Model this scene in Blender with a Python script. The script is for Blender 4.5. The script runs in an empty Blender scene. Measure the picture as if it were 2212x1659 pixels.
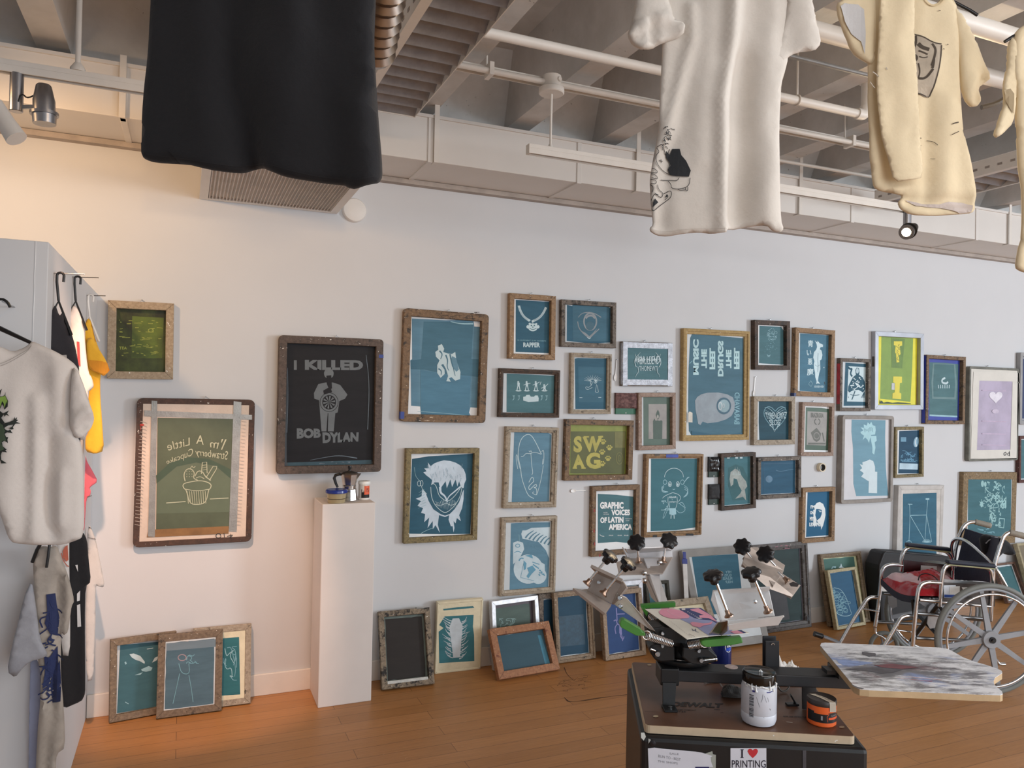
import bpy, math, random
from math import sin, cos, pi, sqrt, atan2
from mathutils import Vector, Matrix, noise, geometry

sc = bpy.context.scene
COL = sc.collection

# ------------------------------------------------------------------ camera
FPX = 1650.0
YAW, PITCH, ROLL = math.radians(23.17), 0.0115, 0.02
CAM = Vector((0, 0, 1.6))
D = 4.18                                   # distance of the long wall
_f = Vector((sin(YAW) * cos(PITCH), cos(YAW) * cos(PITCH), sin(PITCH)))
_r0 = Vector((cos(YAW), -sin(YAW), 0))
_u0 = _r0.cross(_f)
_r = _r0 * cos(ROLL) + _u0 * sin(ROLL)
_u = _u0 * cos(ROLL) - _r0 * sin(ROLL)
cd = bpy.data.cameras.new('camera')
cam = bpy.data.objects.new('camera', cd)
COL.objects.link(cam)
cd.sensor_width = 36.0
cd.lens = 36.0 * FPX / 2212.0
cd.clip_start = 0.05
m = Matrix((_r, _u, -_f)).transposed().to_4x4()
m.translation = CAM
cam.matrix_world = m
sc.camera = cam
FH = Vector((sin(YAW), cos(YAW), 0))       # horizontal forward
RH = Vector((cos(YAW), -sin(YAW), 0))      # horizontal right
Z = Vector((0, 0, 1))

# ------------------------------------------------------------------ world, lights, exposure
sc.view_settings.view_transform = 'Standard'
sc.view_settings.look = 'None'
sc.view_settings.gamma = 1.0
sc.view_settings.use_curve_mapping = False
sc.view_settings.exposure = 0.0
w = bpy.data.worlds.new('world')
sc.world = w
w.use_nodes = True
w.node_tree.nodes['Background'].inputs[0].default_value = (0.90, 0.94, 1.0, 1)
w.node_tree.nodes['Background'].inputs[1].default_value = 0.36


def light(name, kind, loc, target, power, color, size=0.1, size_y=None, spot=None, blend=0.3):
    l = bpy.data.lights.new(name, kind)
    l.energy = power
    l.color = color
    if kind == 'AREA':
        l.shape = 'RECTANGLE'
        l.size = size
        l.size_y = size_y or size
    else:
        l.shadow_soft_size = size
    if kind == 'SPOT':
        l.spot_size = math.radians(spot)
        l.spot_blend = blend
    o = bpy.data.objects.new(name, l)
    COL.objects.link(o)
    o.location = loc
    o.rotation_euler = (Vector(target) - Vector(loc)).to_track_quat('-Z', 'Y').to_euler()
    return o


# daylight through the tall windows of the right-hand side, behind the photographer
light('window_light', 'AREA', (9.6, -2.6, 1.9), (2.2, 4.1, 1.5), 330, (0.84, 0.92, 1.0), 1.6, 2.2)
# broad fill added behind the photographer to light wall and ceiling undersides evenly
light('broad_fill', 'AREA', (4.0, -4.2, 1.5), (3.0, 4.0, 2.0), 175, (0.87, 0.94, 1.0), 7.0, 2.4)
# unseen overhead fill, added to brighten the floor and the tops of things
light('overhead_fill', 'AREA', (2.6, -0.2, 2.85), (2.6, 1.6, 0.0), 38, (1.0, 0.97, 0.95), 3.6, 0.6)
# warm track spots on the left part of the wall, then an added fill
light('warm_spot', 'SPOT', (-0.95, 3.0, 2.62), (-0.25, 4.18, 2.05), 42, (1.0, 0.60, 0.28), 0.05, spot=115, blend=0.8)
light('patch_spot', 'SPOT', (-0.24, 2.35, 2.66), (0.05, 4.18, 0.55), 200, (1.0, 0.60, 0.40), 0.03, spot=34, blend=0.5)
light('warm_fill', 'SPOT', (0.62, 1.75, 2.75), (0.35, 4.18, 1.2), 22, (1.0, 0.62, 0.28), 0.04, spot=100, blend=0.8)  # added fill that warms the left middle of the wall, off the track


# ------------------------------------------------------------------ pixels to places
def ray(x, y):
    return (_f * FPX + _r * (x - 1106) - _u * (y - 829.5)).normalized()


def hit(x, y, P, N):
    d = ray(x, y)
    return CAM + d * ((P - CAM).dot(N) / d.dot(N))


def P3(x, y, d):
    """point seen at x, y whose horizontal distance along the view is d"""
    v = ray(x, y)
    return CAM + v * (d / v.dot(FH))


def onfloor(x, y, z=0.0):
    return hit(x, y, Vector((0, 0, z)), Z)


class Plane:
    def __init__(s, O, U, V):
        s.O, s.U, s.V = Vector(O), Vector(U).normalized(), Vector(V).normalized()
        s.N = s.U.cross(s.V).normalized()
        if s.N.dot(CAM - s.O) < 0:
            s.N = -s.N
        s.n0 = 0.0

    def px(s, x, y, n=0.0):
        p = hit(x, y, s.O + s.N * n, s.N) - s.O
        return Vector((p.dot(s.U), p.dot(s.V), n))

    def mat(s):
        m = Matrix((s.U, s.V, s.N)).transposed().to_4x4()
        m.translation = s.O
        return m


# ------------------------------------------------------------------ materials
GAIN = 1.2


def col(h, g=None):
    g = GAIN if g is None else g
    c = [int(h[i:i + 2], 16) / 255 for i in (0, 2, 4)]
    c = [x / 12.92 if x <= 0.04045 else ((x + 0.055) / 1.055) ** 2.4 for x in c]
    return tuple(min(0.9, x * g) for x in c) + (1,)


_mats = {}


def nt(name):
    m = bpy.data.materials.new(name)
    m.use_nodes = True
    t = m.node_tree
    return m, t, t.nodes['Principled BSDF']


def node(t, k, **kw):
    n = t.nodes.new(k)
    for a, b in kw.items():
        setattr(n, a, b)
    return n


def ramp(t, fac, stops):
    r = t.nodes.new('ShaderNodeValToRGB')
    e = r.color_ramp.elements
    while len(e) < len(stops):
        e.new(0.5)
    for i, (p, c) in enumerate(stops):
        e[i].position = p
        e[i].color = c
    t.links.new(fac, r.inputs[0])
    return r.outputs[0]


def objcoord(t, scale=(1, 1, 1), rand=True):
    tc = node(t, 'ShaderNodeTexCoord')
    mp = node(t, 'ShaderNodeMapping')
    mp.inputs['Scale'].default_value = scale
    t.links.new(tc.outputs['Object'], mp.inputs['Vector'])
    if rand:
        oi = node(t, 'ShaderNodeObjectInfo')
        ml = node(t, 'ShaderNodeMath', operation='MULTIPLY')
        ml.inputs[1].default_value = 40
        t.links.new(oi.outputs['Random'], ml.inputs[0])
        t.links.new(ml.outputs[0], mp.inputs['Location'])
    return mp.outputs[0]


def nz(t, vec, scale, detail=4, rough=0.6):
    n = node(t, 'ShaderNodeTexNoise')
    n.inputs['Scale'].default_value = scale
    n.inputs['Detail'].default_value = detail
    n.inputs['Roughness'].default_value = rough
    t.links.new(vec, n.inputs['Vector'])
    return n.outputs['Fac']


def bump(t, b, h, strength, dist=0.002):
    n = node(t, 'ShaderNodeBump')
    n.inputs['Strength'].default_value = strength
    n.inputs['Distance'].default_value = dist
    t.links.new(h, n.inputs['Height'])
    t.links.new(n.outputs[0], b.inputs['Normal'])


def M(h, rough=0.6, metal=0.0, var=0.12, scale=12, bp=0.0, g=None, stretch=(1, 1, 1), alpha=1.0, h2=None):
    """plain procedural paint, plastic, metal or cloth"""
    key = ('M', h, rough, metal, var, scale, bp, g, stretch, alpha, h2)
    if key in _mats:
        return _mats[key]
    m, t, b = nt('paint_' + h)
    c = col(h, g)
    lo = col(h2, g) if h2 else tuple(x * (1 - var) for x in c[:3]) + (1,)
    hi = c if h2 else tuple(min(0.95, x * (1 + var)) for x in c[:3]) + (1,)
    if var or h2:
        f = nz(t, objcoord(t, stretch), scale)
        t.links.new(ramp(t, f, [(0.35, lo), (0.65, hi)]), b.inputs['Base Color'])
        if bp:
            bump(t, b, nz(t, objcoord(t, stretch), scale * 6), bp)
    else:
        b.inputs['Base Color'].default_value = c
    b.inputs['Roughness'].default_value = rough
    b.inputs['Metallic'].default_value = metal
    if alpha < 1:
        b.inputs['Alpha'].default_value = alpha
    _mats[key] = m
    return m


def WOOD(h, h2, ink='2a2622', inkamt=0.36, speck='d8d4cc'):
    """old pine rails: grain, ink smears, dried specks"""
    key = ('W', h, h2, ink, inkamt, speck)
    if key in _mats:
        return _mats[key]
    m, t, b = nt('wood_' + h)
    v = objcoord(t, (1, 1, 1))
    g = ramp(t, nz(t, objcoord(t, (9, 9, 3)), 7, 6, 0.7), [(0.3, col(h2, 0.82)), (0.7, col(h, 0.95))])
    s = ramp(t, nz(t, v, 20, 6, 0.8), [(inkamt - 0.02, (1, 1, 1, 1)), (inkamt + 0.07, (0, 0, 0, 1))])
    mx = node(t, 'ShaderNodeMix', data_type='RGBA')
    t.links.new(s, mx.inputs['Factor'])
    t.links.new(g, mx.inputs[6])
    mx.inputs[7].default_value = col(ink)
    s2 = ramp(t, nz(t, v, 70, 3, 0.6), [(0.69, (0, 0, 0, 1)), (0.71, (1, 1, 1, 1))])
    m2 = node(t, 'ShaderNodeMix', data_type='RGBA')
    t.links.new(s2, m2.inputs['Factor'])
    t.links.new(mx.outputs[2], m2.inputs[6])
    m2.inputs[7].default_value = col(speck)
    t.links.new(m2.outputs[2], b.inputs['Base Color'])
    b.inputs['Roughness'].default_value = 0.65
    bump(t, b, nz(t, v, 60), 0.3)
    _mats[key] = m
    return m


def EMUL(h, var=0.13, rough=0.42):
    """photo emulsion brushed over mesh: soft horizontal squeegee streaks"""
    key = ('E', h, var, rough)
    if key in _mats:
        return _mats[key]
    m, t, b = nt('emulsion_' + h)
    c = col(h)
    c = (c[0], c[1] * .77, c[2] * .74, 1)
    lo = tuple(x * (1 - var) for x in c[:3]) + (1,)
    hi = tuple(min(0.95, x * (1 + var)) for x in c[:3]) + (1,)
    f = nz(t, objcoord(t, (1.2, 6, 1)), 3.5, 6, 0.65)
    t.links.new(ramp(t, f, [(0.3, lo), (0.7, hi)]), b.inputs['Base Color'])
    b.inputs['Roughness'].default_value = rough + 0.15
    b.inputs['Specular IOR Level'].default_value = 0.25
    bump(t, b, nz(t, objcoord(t), 300, 1), 0.06, 0.0005)
    _mats[key] = m
    return m


def METAL(h='c8c8ca', rough=0.3):
    return M(h, rough, 1.0, 0.06, 30, g=1.1)


CHROME = METAL('dadcde', 0.12)
ALU = METAL('d2d2d2', 0.34)
BLACKP = M('17181a', 0.35, 0, 0.1, g=1.0)
BLACKM = M('141517', 0.45, 0, 0.15, g=1.0, bp=0.1)
STEEL = METAL('9a9c9e', 0.3)


# ------------------------------------------------------------------ mesh builder
class MB:
    def __init__(s):
        s.v, s.f, s.mi = [], [], []
        s.cur = 0

    def face(s, idx):
        s.f.append(tuple(idx))
        s.mi.append(s.cur)

    def add(s, verts, faces):
        k = len(s.v)
        s.v += [tuple(p) for p in verts]
        for f in faces:
            s.face([i + k for i in f])
        return s

    def hexa(s, p):
        """8 points: bottom 4 then top 4, same order"""
        return s.add(p, [(0, 3, 2, 1), (4, 5, 6, 7), (0, 1, 5, 4), (1, 2, 6, 5), (2, 3, 7, 6), (3, 0, 4, 7)])

    def box(s, x0, x1, y0, y1, z0, z1):
        return s.hexa([(x0, y0, z0), (x1, y0, z0), (x1, y1, z0), (x0, y1, z0),
                       (x0, y0, z1), (x1, y0, z1), (x1, y1, z1), (x0, y1, z1)])

    def obox(s, c, ax, ay, az):
        """box by centre and three half-axis vectors"""
        c, ax, ay, az = Vector(c), Vector(ax), Vector(ay), Vector(az)
        return s.hexa([c - ax - ay - az, c + ax - ay - az, c + ax + ay - az, c - ax + ay - az,
                       c - ax - ay + az, c + ax - ay + az, c + ax + ay + az, c - ax + ay + az])

    def bar(s, a, b, wd, hd, up=Z):
        a, b = Vector(a), Vector(b)
        d = (b - a) / 2
        sd = d.cross(Vector(up)).normalized()
        u = sd.cross(d).normalized()
        return s.obox((a + b) / 2, d, sd * wd / 2, u * hd / 2)

    def tube(s, pts, r, seg=12, cap=True):
        pts = [Vector(p) for p in pts]
        n = len(pts)
        rs = r if isinstance(r, (list, tuple)) else [r] * n
        ref = None
        rings = []
        for i, p in enumerate(pts):
            t = (pts[min(i + 1, n - 1)] - pts[max(i - 1, 0)]).normalized()
            if ref is None:
                ref = t.orthogonal().normalized()
            ref = (ref - t * ref.dot(t))
            ref = ref.normalized() if ref.length > 1e-6 else t.orthogonal().normalized()
            b = t.cross(ref)
            k = len(s.v)
            for j in range(seg):
                a = 2 * pi * j / seg
                s.v.append(tuple(p + (ref * cos(a) + b * sin(a)) * rs[i]))
            rings.append(k)
        for i in range(n - 1):
            for j in range(seg):
                s.face((rings[i] + j, rings[i] + (j + 1) % seg, rings[i + 1] + (j + 1) % seg, rings[i + 1] + j))
        if cap:
            s.face([rings[0] + j for j in range(seg)][::-1])
            s.face([rings[-1] + j for j in range(seg)])
        return s

    def lathe(s, prof, O=(0, 0, 0), ax=Z, seg=28):
        """profile of (radius, height) about an axis"""
        O, ax = Vector(O), Vector(ax).normalized()
        u = ax.orthogonal().normalized()
        b = ax.cross(u)
        k = len(s.v)
        for (r, h) in prof:
            for j in range(seg):
                a = 2 * pi * j / seg
                s.v.append(tuple(O + ax * h + (u * cos(a) + b * sin(a)) * max(r, 1e-5)))
        for i in range(len(prof) - 1):
            for j in range(seg):
                a, c = k + i * seg, k + (i + 1) * seg
                s.face((a + j, a + (j + 1) % seg, c + (j + 1) % seg, c + j))
        s.face([k + j for j in range(seg)][::-1])
        s.face([k + (len(prof) - 1) * seg + j for j in range(seg)])
        return s

    def poly(s, pts):
        """flat polygon, possibly concave"""
        pts = [Vector(p) for p in pts]
        tr = geometry.tessellate_polygon([pts])
        k = len(s.v)
        s.v += [tuple(p) for p in pts]
        for t3 in tr:
            a, b, c = [pts[i] for i in t3]
            if (b - a).cross(c - a).z < 0:
                t3 = t3[::-1]
            s.face([k + i for i in t3])
        return s

    def ribbon(s, pts, wd):
        """flat stroke in the local xy plane"""
        pts = [Vector(p) for p in pts]
        n = len(pts)
        ws = wd if isinstance(wd, (list, tuple)) else [wd] * n
        k = len(s.v)
        for i, p in enumerate(pts):
            t = pts[min(i + 1, n - 1)] - pts[max(i - 1, 0)]
            t.z = 0
            t = t.normalized() if t.length > 1e-9 else Vector((1, 0, 0))
            q = Vector((-t.y, t.x, 0)) * ws[i] / 2
            s.v += [tuple(p + q), tuple(p - q)]
        for i in range(n - 1):
            s.face((k + 2 * i + 1, k + 2 * i + 3, k + 2 * i + 2, k + 2 * i))
        return s

    def slab(s, pts, a, b):
        """outline in xy extruded from z=a to z=b"""
        n = len(pts)
        k = len(s.v)
        s.v += [(p[0], p[1], a) for p in pts] + [(p[0], p[1], b) for p in pts]
        vv = [Vector((p[0], p[1], 0)) for p in pts]
        for t3 in geometry.tessellate_polygon([vv]):
            q = (vv[t3[1]] - vv[t3[0]]).cross(vv[t3[2]] - vv[t3[0]]).z
            if q < 0:
                t3 = t3[::-1]
            s.face([k + n + i for i in t3])
            s.face([k + i for i in t3][::-1])
        ar = sum(vv[i].x * vv[(i + 1) % n].y - vv[(i + 1) % n].x * vv[i].y for i in range(n))
        for i in range(n):
            j = (i + 1) % n
            q = (k + i, k + j, k + n + j, k + n + i)
            s.face(q if ar > 0 else q[::-1])
        return s

    def build(s, name, mats, parent=None, smooth=None, bevel=0.0, label=None):
        me = bpy.data.meshes.new(name)
        me.from_pydata(s.v, [], s.f)
        if not isinstance(mats, (list, tuple)):
            mats = [mats]
        for m_ in mats:
            me.materials.append(m_)
        if len(mats) > 1:
            me.polygons.foreach_set('material_index', s.mi)
        if smooth:
            me.polygons.foreach_set('use_smooth', [True] * len(me.polygons))
            me.update()
            me.set_sharp_from_angle(angle=math.radians(smooth))
        me.validate()
        me.update()
        o = bpy.data.objects.new(name, me)
        COL.objects.link(o)
        if parent:
            o.parent = parent
        if bevel:
            bm = o.modifiers.new('bevel', 'BEVEL')
            bm.width = bevel
            bm.segments = 2
            bm.limit_method = 'ANGLE'
        if label:
            o['label'] = label
        return o


def thing(name, label, cat, mat=None, group=None):
    o = bpy.data.objects.new(name, None)
    COL.objects.link(o)
    o.empty_display_size = 0.05
    if mat is not None:
        o.matrix_world = mat
    o['label'] = label
    o['category'] = cat
    if group:
        o['group'] = group
    return o


def tag(o, label, cat, group=None):
    o['label'] = label
    o['category'] = cat
    if group:
        o['group'] = group
    return o


def struct(o):
    o['kind'] = 'structure'
    return o


def at(p):
    return Matrix.Translation(Vector(p))


def arc(c, r, a0, a1, n=10, u=Vector((1, 0, 0)), v=Vector((0, 0, 1))):
    return [Vector(c) + (Vector(u) * cos(a0 + (a1 - a0) * i / n) + Vector(v) * sin(a0 + (a1 - a0) * i / n)) * r for i in range(n + 1)]


def smoothpath(p, it=2):
    p = [Vector(q) for q in p]
    for _ in range(it):
        q = [p[0]]
        for a, b in zip(p, p[1:]):
            q += [a * 0.75 + b * 0.25, a * 0.25 + b * 0.75]
        p = q + [p[-1]]
    return p


# ------------------------------------------------------------------ lettering
_tc = {}


def textmesh(s, bold=0.0):
    """glyph outlines scaled to the unit square"""
    if (s, bold) in _tc:
        return _tc[(s, bold)]
    c = bpy.data.curves.new('t', 'FONT')
    c.body = s
    c.offset = bold
    c.resolution_u = 3
    o = bpy.data.objects.new('t', c)
    COL.objects.link(o)
    dg = bpy.context.evaluated_depsgraph_get()
    me = bpy.data.meshes.new_from_object(o.evaluated_get(dg))
    vs = [v.co.copy() for v in me.vertices]
    fs = [tuple(p.vertices) for p in me.polygons]
    bpy.data.objects.remove(o)
    bpy.data.curves.remove(c)
    bpy.data.meshes.remove(me)
    x0, x1 = min(v.x for v in vs), max(v.x for v in vs)
    y0, y1 = min(v.y for v in vs), max(v.y for v in vs)
    out = ([((v.x - x0) / (x1 - x0), (v.y - y0) / (y1 - y0)) for v in vs], fs)
    _tc[(s, bold)] = out
    return out


class Art:
    """flat drawing on a plane; coordinates are read in a crop (ox, oy, scale) of the photo"""

    def __init__(s, plane, crop, n, step=0.0004):
        s.p, s.c, s.n, s.step = plane, crop, n, step
        s.layers = []

    def q(s, x, y, n=None):
        ox, oy, k = s.c
        return s.p.px(ox + x / k, oy + y / k, s.n if n is None else n)

    def mb(s, mat):
        s.k += 1
        e = (s.k % 110) * 2.5e-6
        for m_, b, n in s.layers:
            if m_ is mat:
                s.n = n + e
                return b
        b = MB()
        s.n = s.base + s.step * len(s.layers)
        s.layers.append((mat, b, s.n))
        return b

    base = 0.0
    k = 0

    def start(s, n):
        s.base = n
        s.n = n
        s.layers = []
        return s

    def poly(s, mat, pts):
        b = s.mb(mat)
        b.poly([s.q(*p) for p in pts])
        return s

    def rect(s, mat, x0, y0, x1, y1):
        return s.poly(mat, [(x0, y0), (x1, y0), (x1, y1), (x0, y1)])

    def line(s, mat, pts, w=8, sm=True):
        b = s.mb(mat)
        P = [Vector((p[0], p[1], 0)) for p in pts]
        if sm and len(P) > 2:
            P = smoothpath(P, 2)
        P = [s.q(p.x, p.y, s.n + i * 4e-7) for i, p in enumerate(P)]
        k = s.scale()
        if isinstance(w, tuple):
            ws = [(w[0] + (w[1] - w[0]) * i / (len(P) - 1)) * k for i in range(len(P))]
        else:
            ws = w * k
        b.ribbon(P, ws)
        return s

    def scale(s):
        p0 = s.ref
        return (s.q(p0[0] + 10, p0[1]) - s.q(p0[0], p0[1])).length / 10

    ref = (500, 500)

    def ell(s, mat, cx, cy, rx, ry, n=20, rot=0):
        return s.poly(mat, [(cx + rx * cos(2 * pi * i / n) * cos(rot) - ry * sin(2 * pi * i / n) * sin(rot),
                             cy + rx * cos(2 * pi * i / n) * sin(rot) + ry * sin(2 * pi * i / n) * cos(rot)) for i in range(n)])

    def ring(s, mat, cx, cy, rx, ry, w, n=20, a0=0, a1=2 * pi):
        return s.line(mat, [(cx + rx * cos(a0 + (a1 - a0) * i / n), cy + ry * sin(a0 + (a1 - a0) * i / n)) for i in range(n + 1)], w, False)

    def text(s, mat, t, quad, bold=0.02):
        """quad: text's TL, TR, BR, BL in crop pixels, or x0,y0,x1,y1"""
        if not isinstance(quad[0], (tuple, list)):
            x0, y0, x1, y1 = quad
            quad = [(x0, y0), (x1, y0), (x1, y1), (x0, y1)]
        b = s.mb(mat)
        TL, TR, BR, BL = [s.q(*p) for p in quad]
        vs, fs = textmesh(t, bold)
        out = []
        for (u, v) in vs:
            out.append(BL * (1 - u) * (1 - v) + BR * u * (1 - v) + TL * (1 - u) * v + TR * u * v)
        if (TR - TL).cross(TL - BL).z < 0:
            fs = [f[::-1] for f in fs]
        b.add(out, fs)
        return s

    def scrib(s, mat, box, n, w=5, seed=0, seg=6, size=0.25):
        """n loose pen loops inside a box"""
        r = random.Random(seed)
        x0, y0, x1, y1 = box
        for _ in range(n):
            x, y = r.uniform(x0, x1), r.uniform(y0, y1)
            pts = []
            for _k in range(seg):
                pts.append((min(max(x, x0), x1), min(max(y, y0), y1)))
                x += r.uniform(-1, 1) * size * (x1 - x0)
                y += r.uniform(-1, 1) * size * (y1 - y0)
            s.line(mat, pts, w)
        return s

    def done(s, parent, name='stencil', label=None):
        mb, mats = MB(), []
        for m_, b, n in s.layers:
            if b.f:
                k = len(mb.v)
                mb.v += b.v
                for f in b.f:
                    mb.f.append(tuple(j + k for j in f))
                    mb.mi.append(len(mats))
                mats.append(m_)
        s.layers = []
        if mats:
            o = mb.build(name, mats, parent, label=label)
            if parent:
                o.matrix_local = parent.matrix_world.inverted() @ s.p.mat()
            return o
# ------------------------------------------------------------------ room shell
def floormat():
    m, t, b = nt('floor_boards')
    tc = node(t, 'ShaderNodeTexCoord')
    br = node(t, 'ShaderNodeTexBrick')
    br.offset = 0.37
    br.inputs['Scale'].default_value = 1.0
    br.inputs['Brick Width'].default_value = 1.15
    br.inputs['Row Height'].default_value = 0.092
    br.inputs['Mortar Size'].default_value = 0.0011
    br.inputs['Mortar Smooth'].default_value = 0.2
    br.inputs['Color1'].default_value = col('9c6e42', 1.6)
    br.inputs['Color2'].default_value = col('906439', 1.6)
    br.inputs['Mortar'].default_value = col('5a3c22', 1.3)
    t.links.new(tc.outputs['Object'], br.inputs['Vector'])
    g = nz(t, objcoord(t, (1.2, 26, 1), False), 4, 7, 0.7)
    gr = ramp(t, g, [(0.25, (0.78, 0.76, 0.74, 1)), (0.75, (1.1, 1.1, 1.1, 1))])
    mx = node(t, 'ShaderNodeMix', data_type='RGBA', blend_type='MULTIPLY')
    mx.inputs['Factor'].default_value = 1.0
    t.links.new(br.outputs['Color'], mx.inputs[6])
    t.links.new(gr, mx.inputs[7])
    t.links.new(mx.outputs[2], b.inputs['Base Color'])
    b.inputs['Roughness'].default_value = 0.36
    rr = node(t, 'ShaderNodeMapRange')
    rr.inputs['To Min'].default_value = 0.3
    rr.inputs['To Max'].default_value = 0.5
    t.links.new(nz(t, objcoord(t, (1, 3, 1), False), 3), rr.inputs['Value'])
    t.links.new(rr.outputs[0], b.inputs['Roughness'])
    return m


WALLM = M('d1d2d4', 0.7, 0, 0.012, 2.5, bp=0.1, g=1.02)
CEILM = M('b2b0ae', 0.75, 0, 0.07, 5, bp=0.6, g=1.5, h2='a5a3a0')
ct, cbs = CEILM.node_tree, CEILM.node_tree.nodes['Principled BSDF']
lk = cbs.inputs['Base Color'].links[0]
mxc = node(ct, 'ShaderNodeMix', data_type='RGBA')
ct.links.new(lk.from_socket, mxc.inputs[6])
mxc.inputs[7].default_value = (.09, .08, .07, 1)
mm = node(ct, 'ShaderNodeMath', operation='MULTIPLY')
ct.links.new(ramp(ct, nz(ct, objcoord(ct, (1, 1, 1), False), 34, 5, .7), [(.66, (0, 0, 0, 1)), (.68, (1, 1, 1, 1))]), mm.inputs[0])
ct.links.new(ramp(ct, nz(ct, objcoord(ct, (1, 1, 1), False), 2.2, 2), [(.5, (0, 0, 0, 1)), (.62, (1, 1, 1, 1))]), mm.inputs[1])
ct.links.new(mm.outputs[0], mxc.inputs['Factor'])
ct.links.new(mxc.outputs[2], cbs.inputs['Base Color'])
TRIMW = M('d4d0cb', 0.5, 0, 0.02, g=1.2)
PIPEW = M('d0cac2', 0.45, 0, 0.03, g=1.2)

fl = struct(MB().box(-3, 11, -4, 4.3, -0.05, 0).build('floor', floormat()))
struct(MB().box(-3, 11, D, D + 0.15, 0, 3.6).build('wall_back', WALLM))
struct(MB().box(-0.398, 11, D - 0.014, D, 0, 0.11).build('baseboard_back', TRIMW, bevel=0.003))
struct(MB().box(-3, 11, D - 0.05, D, 2.752, 2.778).build('trim_1', M('9d938b', 0.7)))
# free-standing display wall at the left
pw = MB().box(-1.9, -0.4, 2.75, D - 0.001, 0, 2.04)
struct(pw.build('wall_left', WALLM, bevel=0.002))
# crack in the filler of the display wall
cp = Plane((-0.6, 2.749, 0), (1, 0, 0), (0, 0, 1))
ca = Art(cp, (0, 480, 2.764), 0.001).start(0.001)
ca.ref = (200, 600)
ca.line(M('e2e2e4', 0.7), [(215, 110), (212, 240), (206, 330), (208, 390), (200, 560), (196, 720)], 5)
o = ca.done(None, 'trim_2')
o.matrix_world = cp.mat()
struct(o)

# joist slab
cb = MB()
cb.box(-3, 11, -4, 4.18, 3.42, 3.6)
x = -0.5 - 0.56 * 4
while x < 10.5:
    cb.add([(x - .13, -4, 3.07), (x, -4, 3.07), (x + .05, -4, 3.43), (x - .18, -4, 3.43),
            (x - .13, 4.18, 3.07), (x, 4.18, 3.07), (x + .05, 4.18, 3.43), (x - .18, 4.18, 3.43)],
           [(0, 1, 2, 3), (7, 6, 5, 4), (0, 4, 5, 1), (1, 5, 6, 2), (3, 7, 4, 0)])
    x += 0.56
cb.add([(-3, 3.97, 3.04), (11, 3.97, 3.04), (11, 3.72, 3.43), (-3, 3.72, 3.43),
        (-3, 4.18, 3.04), (11, 4.18, 3.04), (11, 4.18, 3.43), (-3, 4.18, 3.43)],
       [(0, 1, 2, 3), (4, 5, 1, 0), (0, 3, 7, 4), (1, 5, 6, 2)])
struct(cb.build('ceiling', CEILM))

# paint chips and cracks on the joists
# ------------------------------------------------------------------ duct along the wall
DUCTM = M('cdc8c2', 0.5, 0, 0.02, 3, g=1.2)
# (duct in pieces)
dt = thing('air_duct', 'long white rectangular sheet-metal duct running under the joists along the top of the wall', 'duct', at((4, 3.97, 2.78)))
MB().box(-6.5, 6.5, -0.2, 0.2, 0, 0.232).build('duct_body', DUCTM, dt, bevel=0.003)
MB().box(-6.5, 6.5, -0.212, -0.19, 0.222, 0.238).build('flange', DUCTM, dt)
for px_ in (265, 930, 1252, 1560, 1843, 2112):
    X = hit(px_, 300, Vector((0, 3.77, 0)), Vector((0, 1, 0))).x - 4
    MB().box(X - 0.014, X + 0.014, -0.206, 0.2, -0.006, 0.236).build('seam', DUCTM, dt, bevel=0.002)
for px_, top in ((944, 3.2), (1381, 3.2), (1733, 3.25), (2186, 3.2), (262, 3.05)):
    X = hit(px_, 300, Vector((0, 3.75, 0)), Vector((0, 1, 0))).x
    s_ = MB().box(-0.013, 0.013, -0.003, 0, 0, 3.1 - 2.775 + (top - 3.1)).box(-0.013, 0.013, 0, 0.05, 0, 0.004)
    o = s_.build('hanging_strap', PIPEW)
    o.location = (X, 3.755, 2.774)
    tag(o, {944: 'white metal strap holding the duct, beside the louvred light', 1381: 'white metal strap on the duct left of the cream tee shirt',
            1733: 'white metal strap on the duct right of the cream tee shirt', 2186: 'white strap on the duct near the right edge',
            262: 'white strap joint on the duct left of the black cloth'}[px_], 'strap', 'straps of the duct')

# supply box with its grille
gb = thing('ceiling_vent', 'white square air vent box with fine louvres underneath, hanging below the duct', 'vent', at((0.39, 3.975, 2.557)))
MB().box(-0.34, 0.34, -0.555, 0.2, 0.004, 0.222).build('vent_box', TRIMW, gb)
fr = MB()
for a in ((-0.345, 0.345, -0.56, -0.53), (-0.345, 0.345, 0.165, 0.2), (-0.345, -0.305, -0.53, 0.165), (0.305, 0.345, -0.53, 0.165)):
    fr.box(a[0], a[1], a[2], a[3], -0.008, 0.004)
fr.build('vent_frame', TRIMW, gb)
lv = MB()
for i in range(38):
    X = -0.302 + i * 0.0162
    lv.add([(X, -0.53, -0.006), (X + 0.011, -0.53, 0.003), (X + 0.011, 0.165, 0.003), (X, 0.165, -0.006),
            (X, -0.53, -0.008), (X + 0.011, -0.53, 0.001), (X + 0.011, 0.165, 0.001), (X, 0.165, -0.008)],
           [(0, 1, 2, 3), (7, 6, 5, 4), (0, 4, 5, 1), (3, 2, 6, 7), (0, 3, 7, 4)])
lv.build('louvre', M('c9bfb6', 0.5), gb)
# round alarm cover on the wall
wp = Plane((0, D, 0), (1, 0, 0), (0, 0, 1))
c_ = wp.px(765, 455)
o = MB().lathe([(0.066, 0), (0.066, 0.012), (0.06, 0.022), (0.04, 0.028), (0, 0.03)], (0, 0, 0), (0, -1, 0), 40).build('alarm_cover', TRIMW, smooth=40)
o.location = (c_.x, D, c_.y)
tag(o, 'round white disc cover on the wall beside the vent', 'wall disc')

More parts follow.
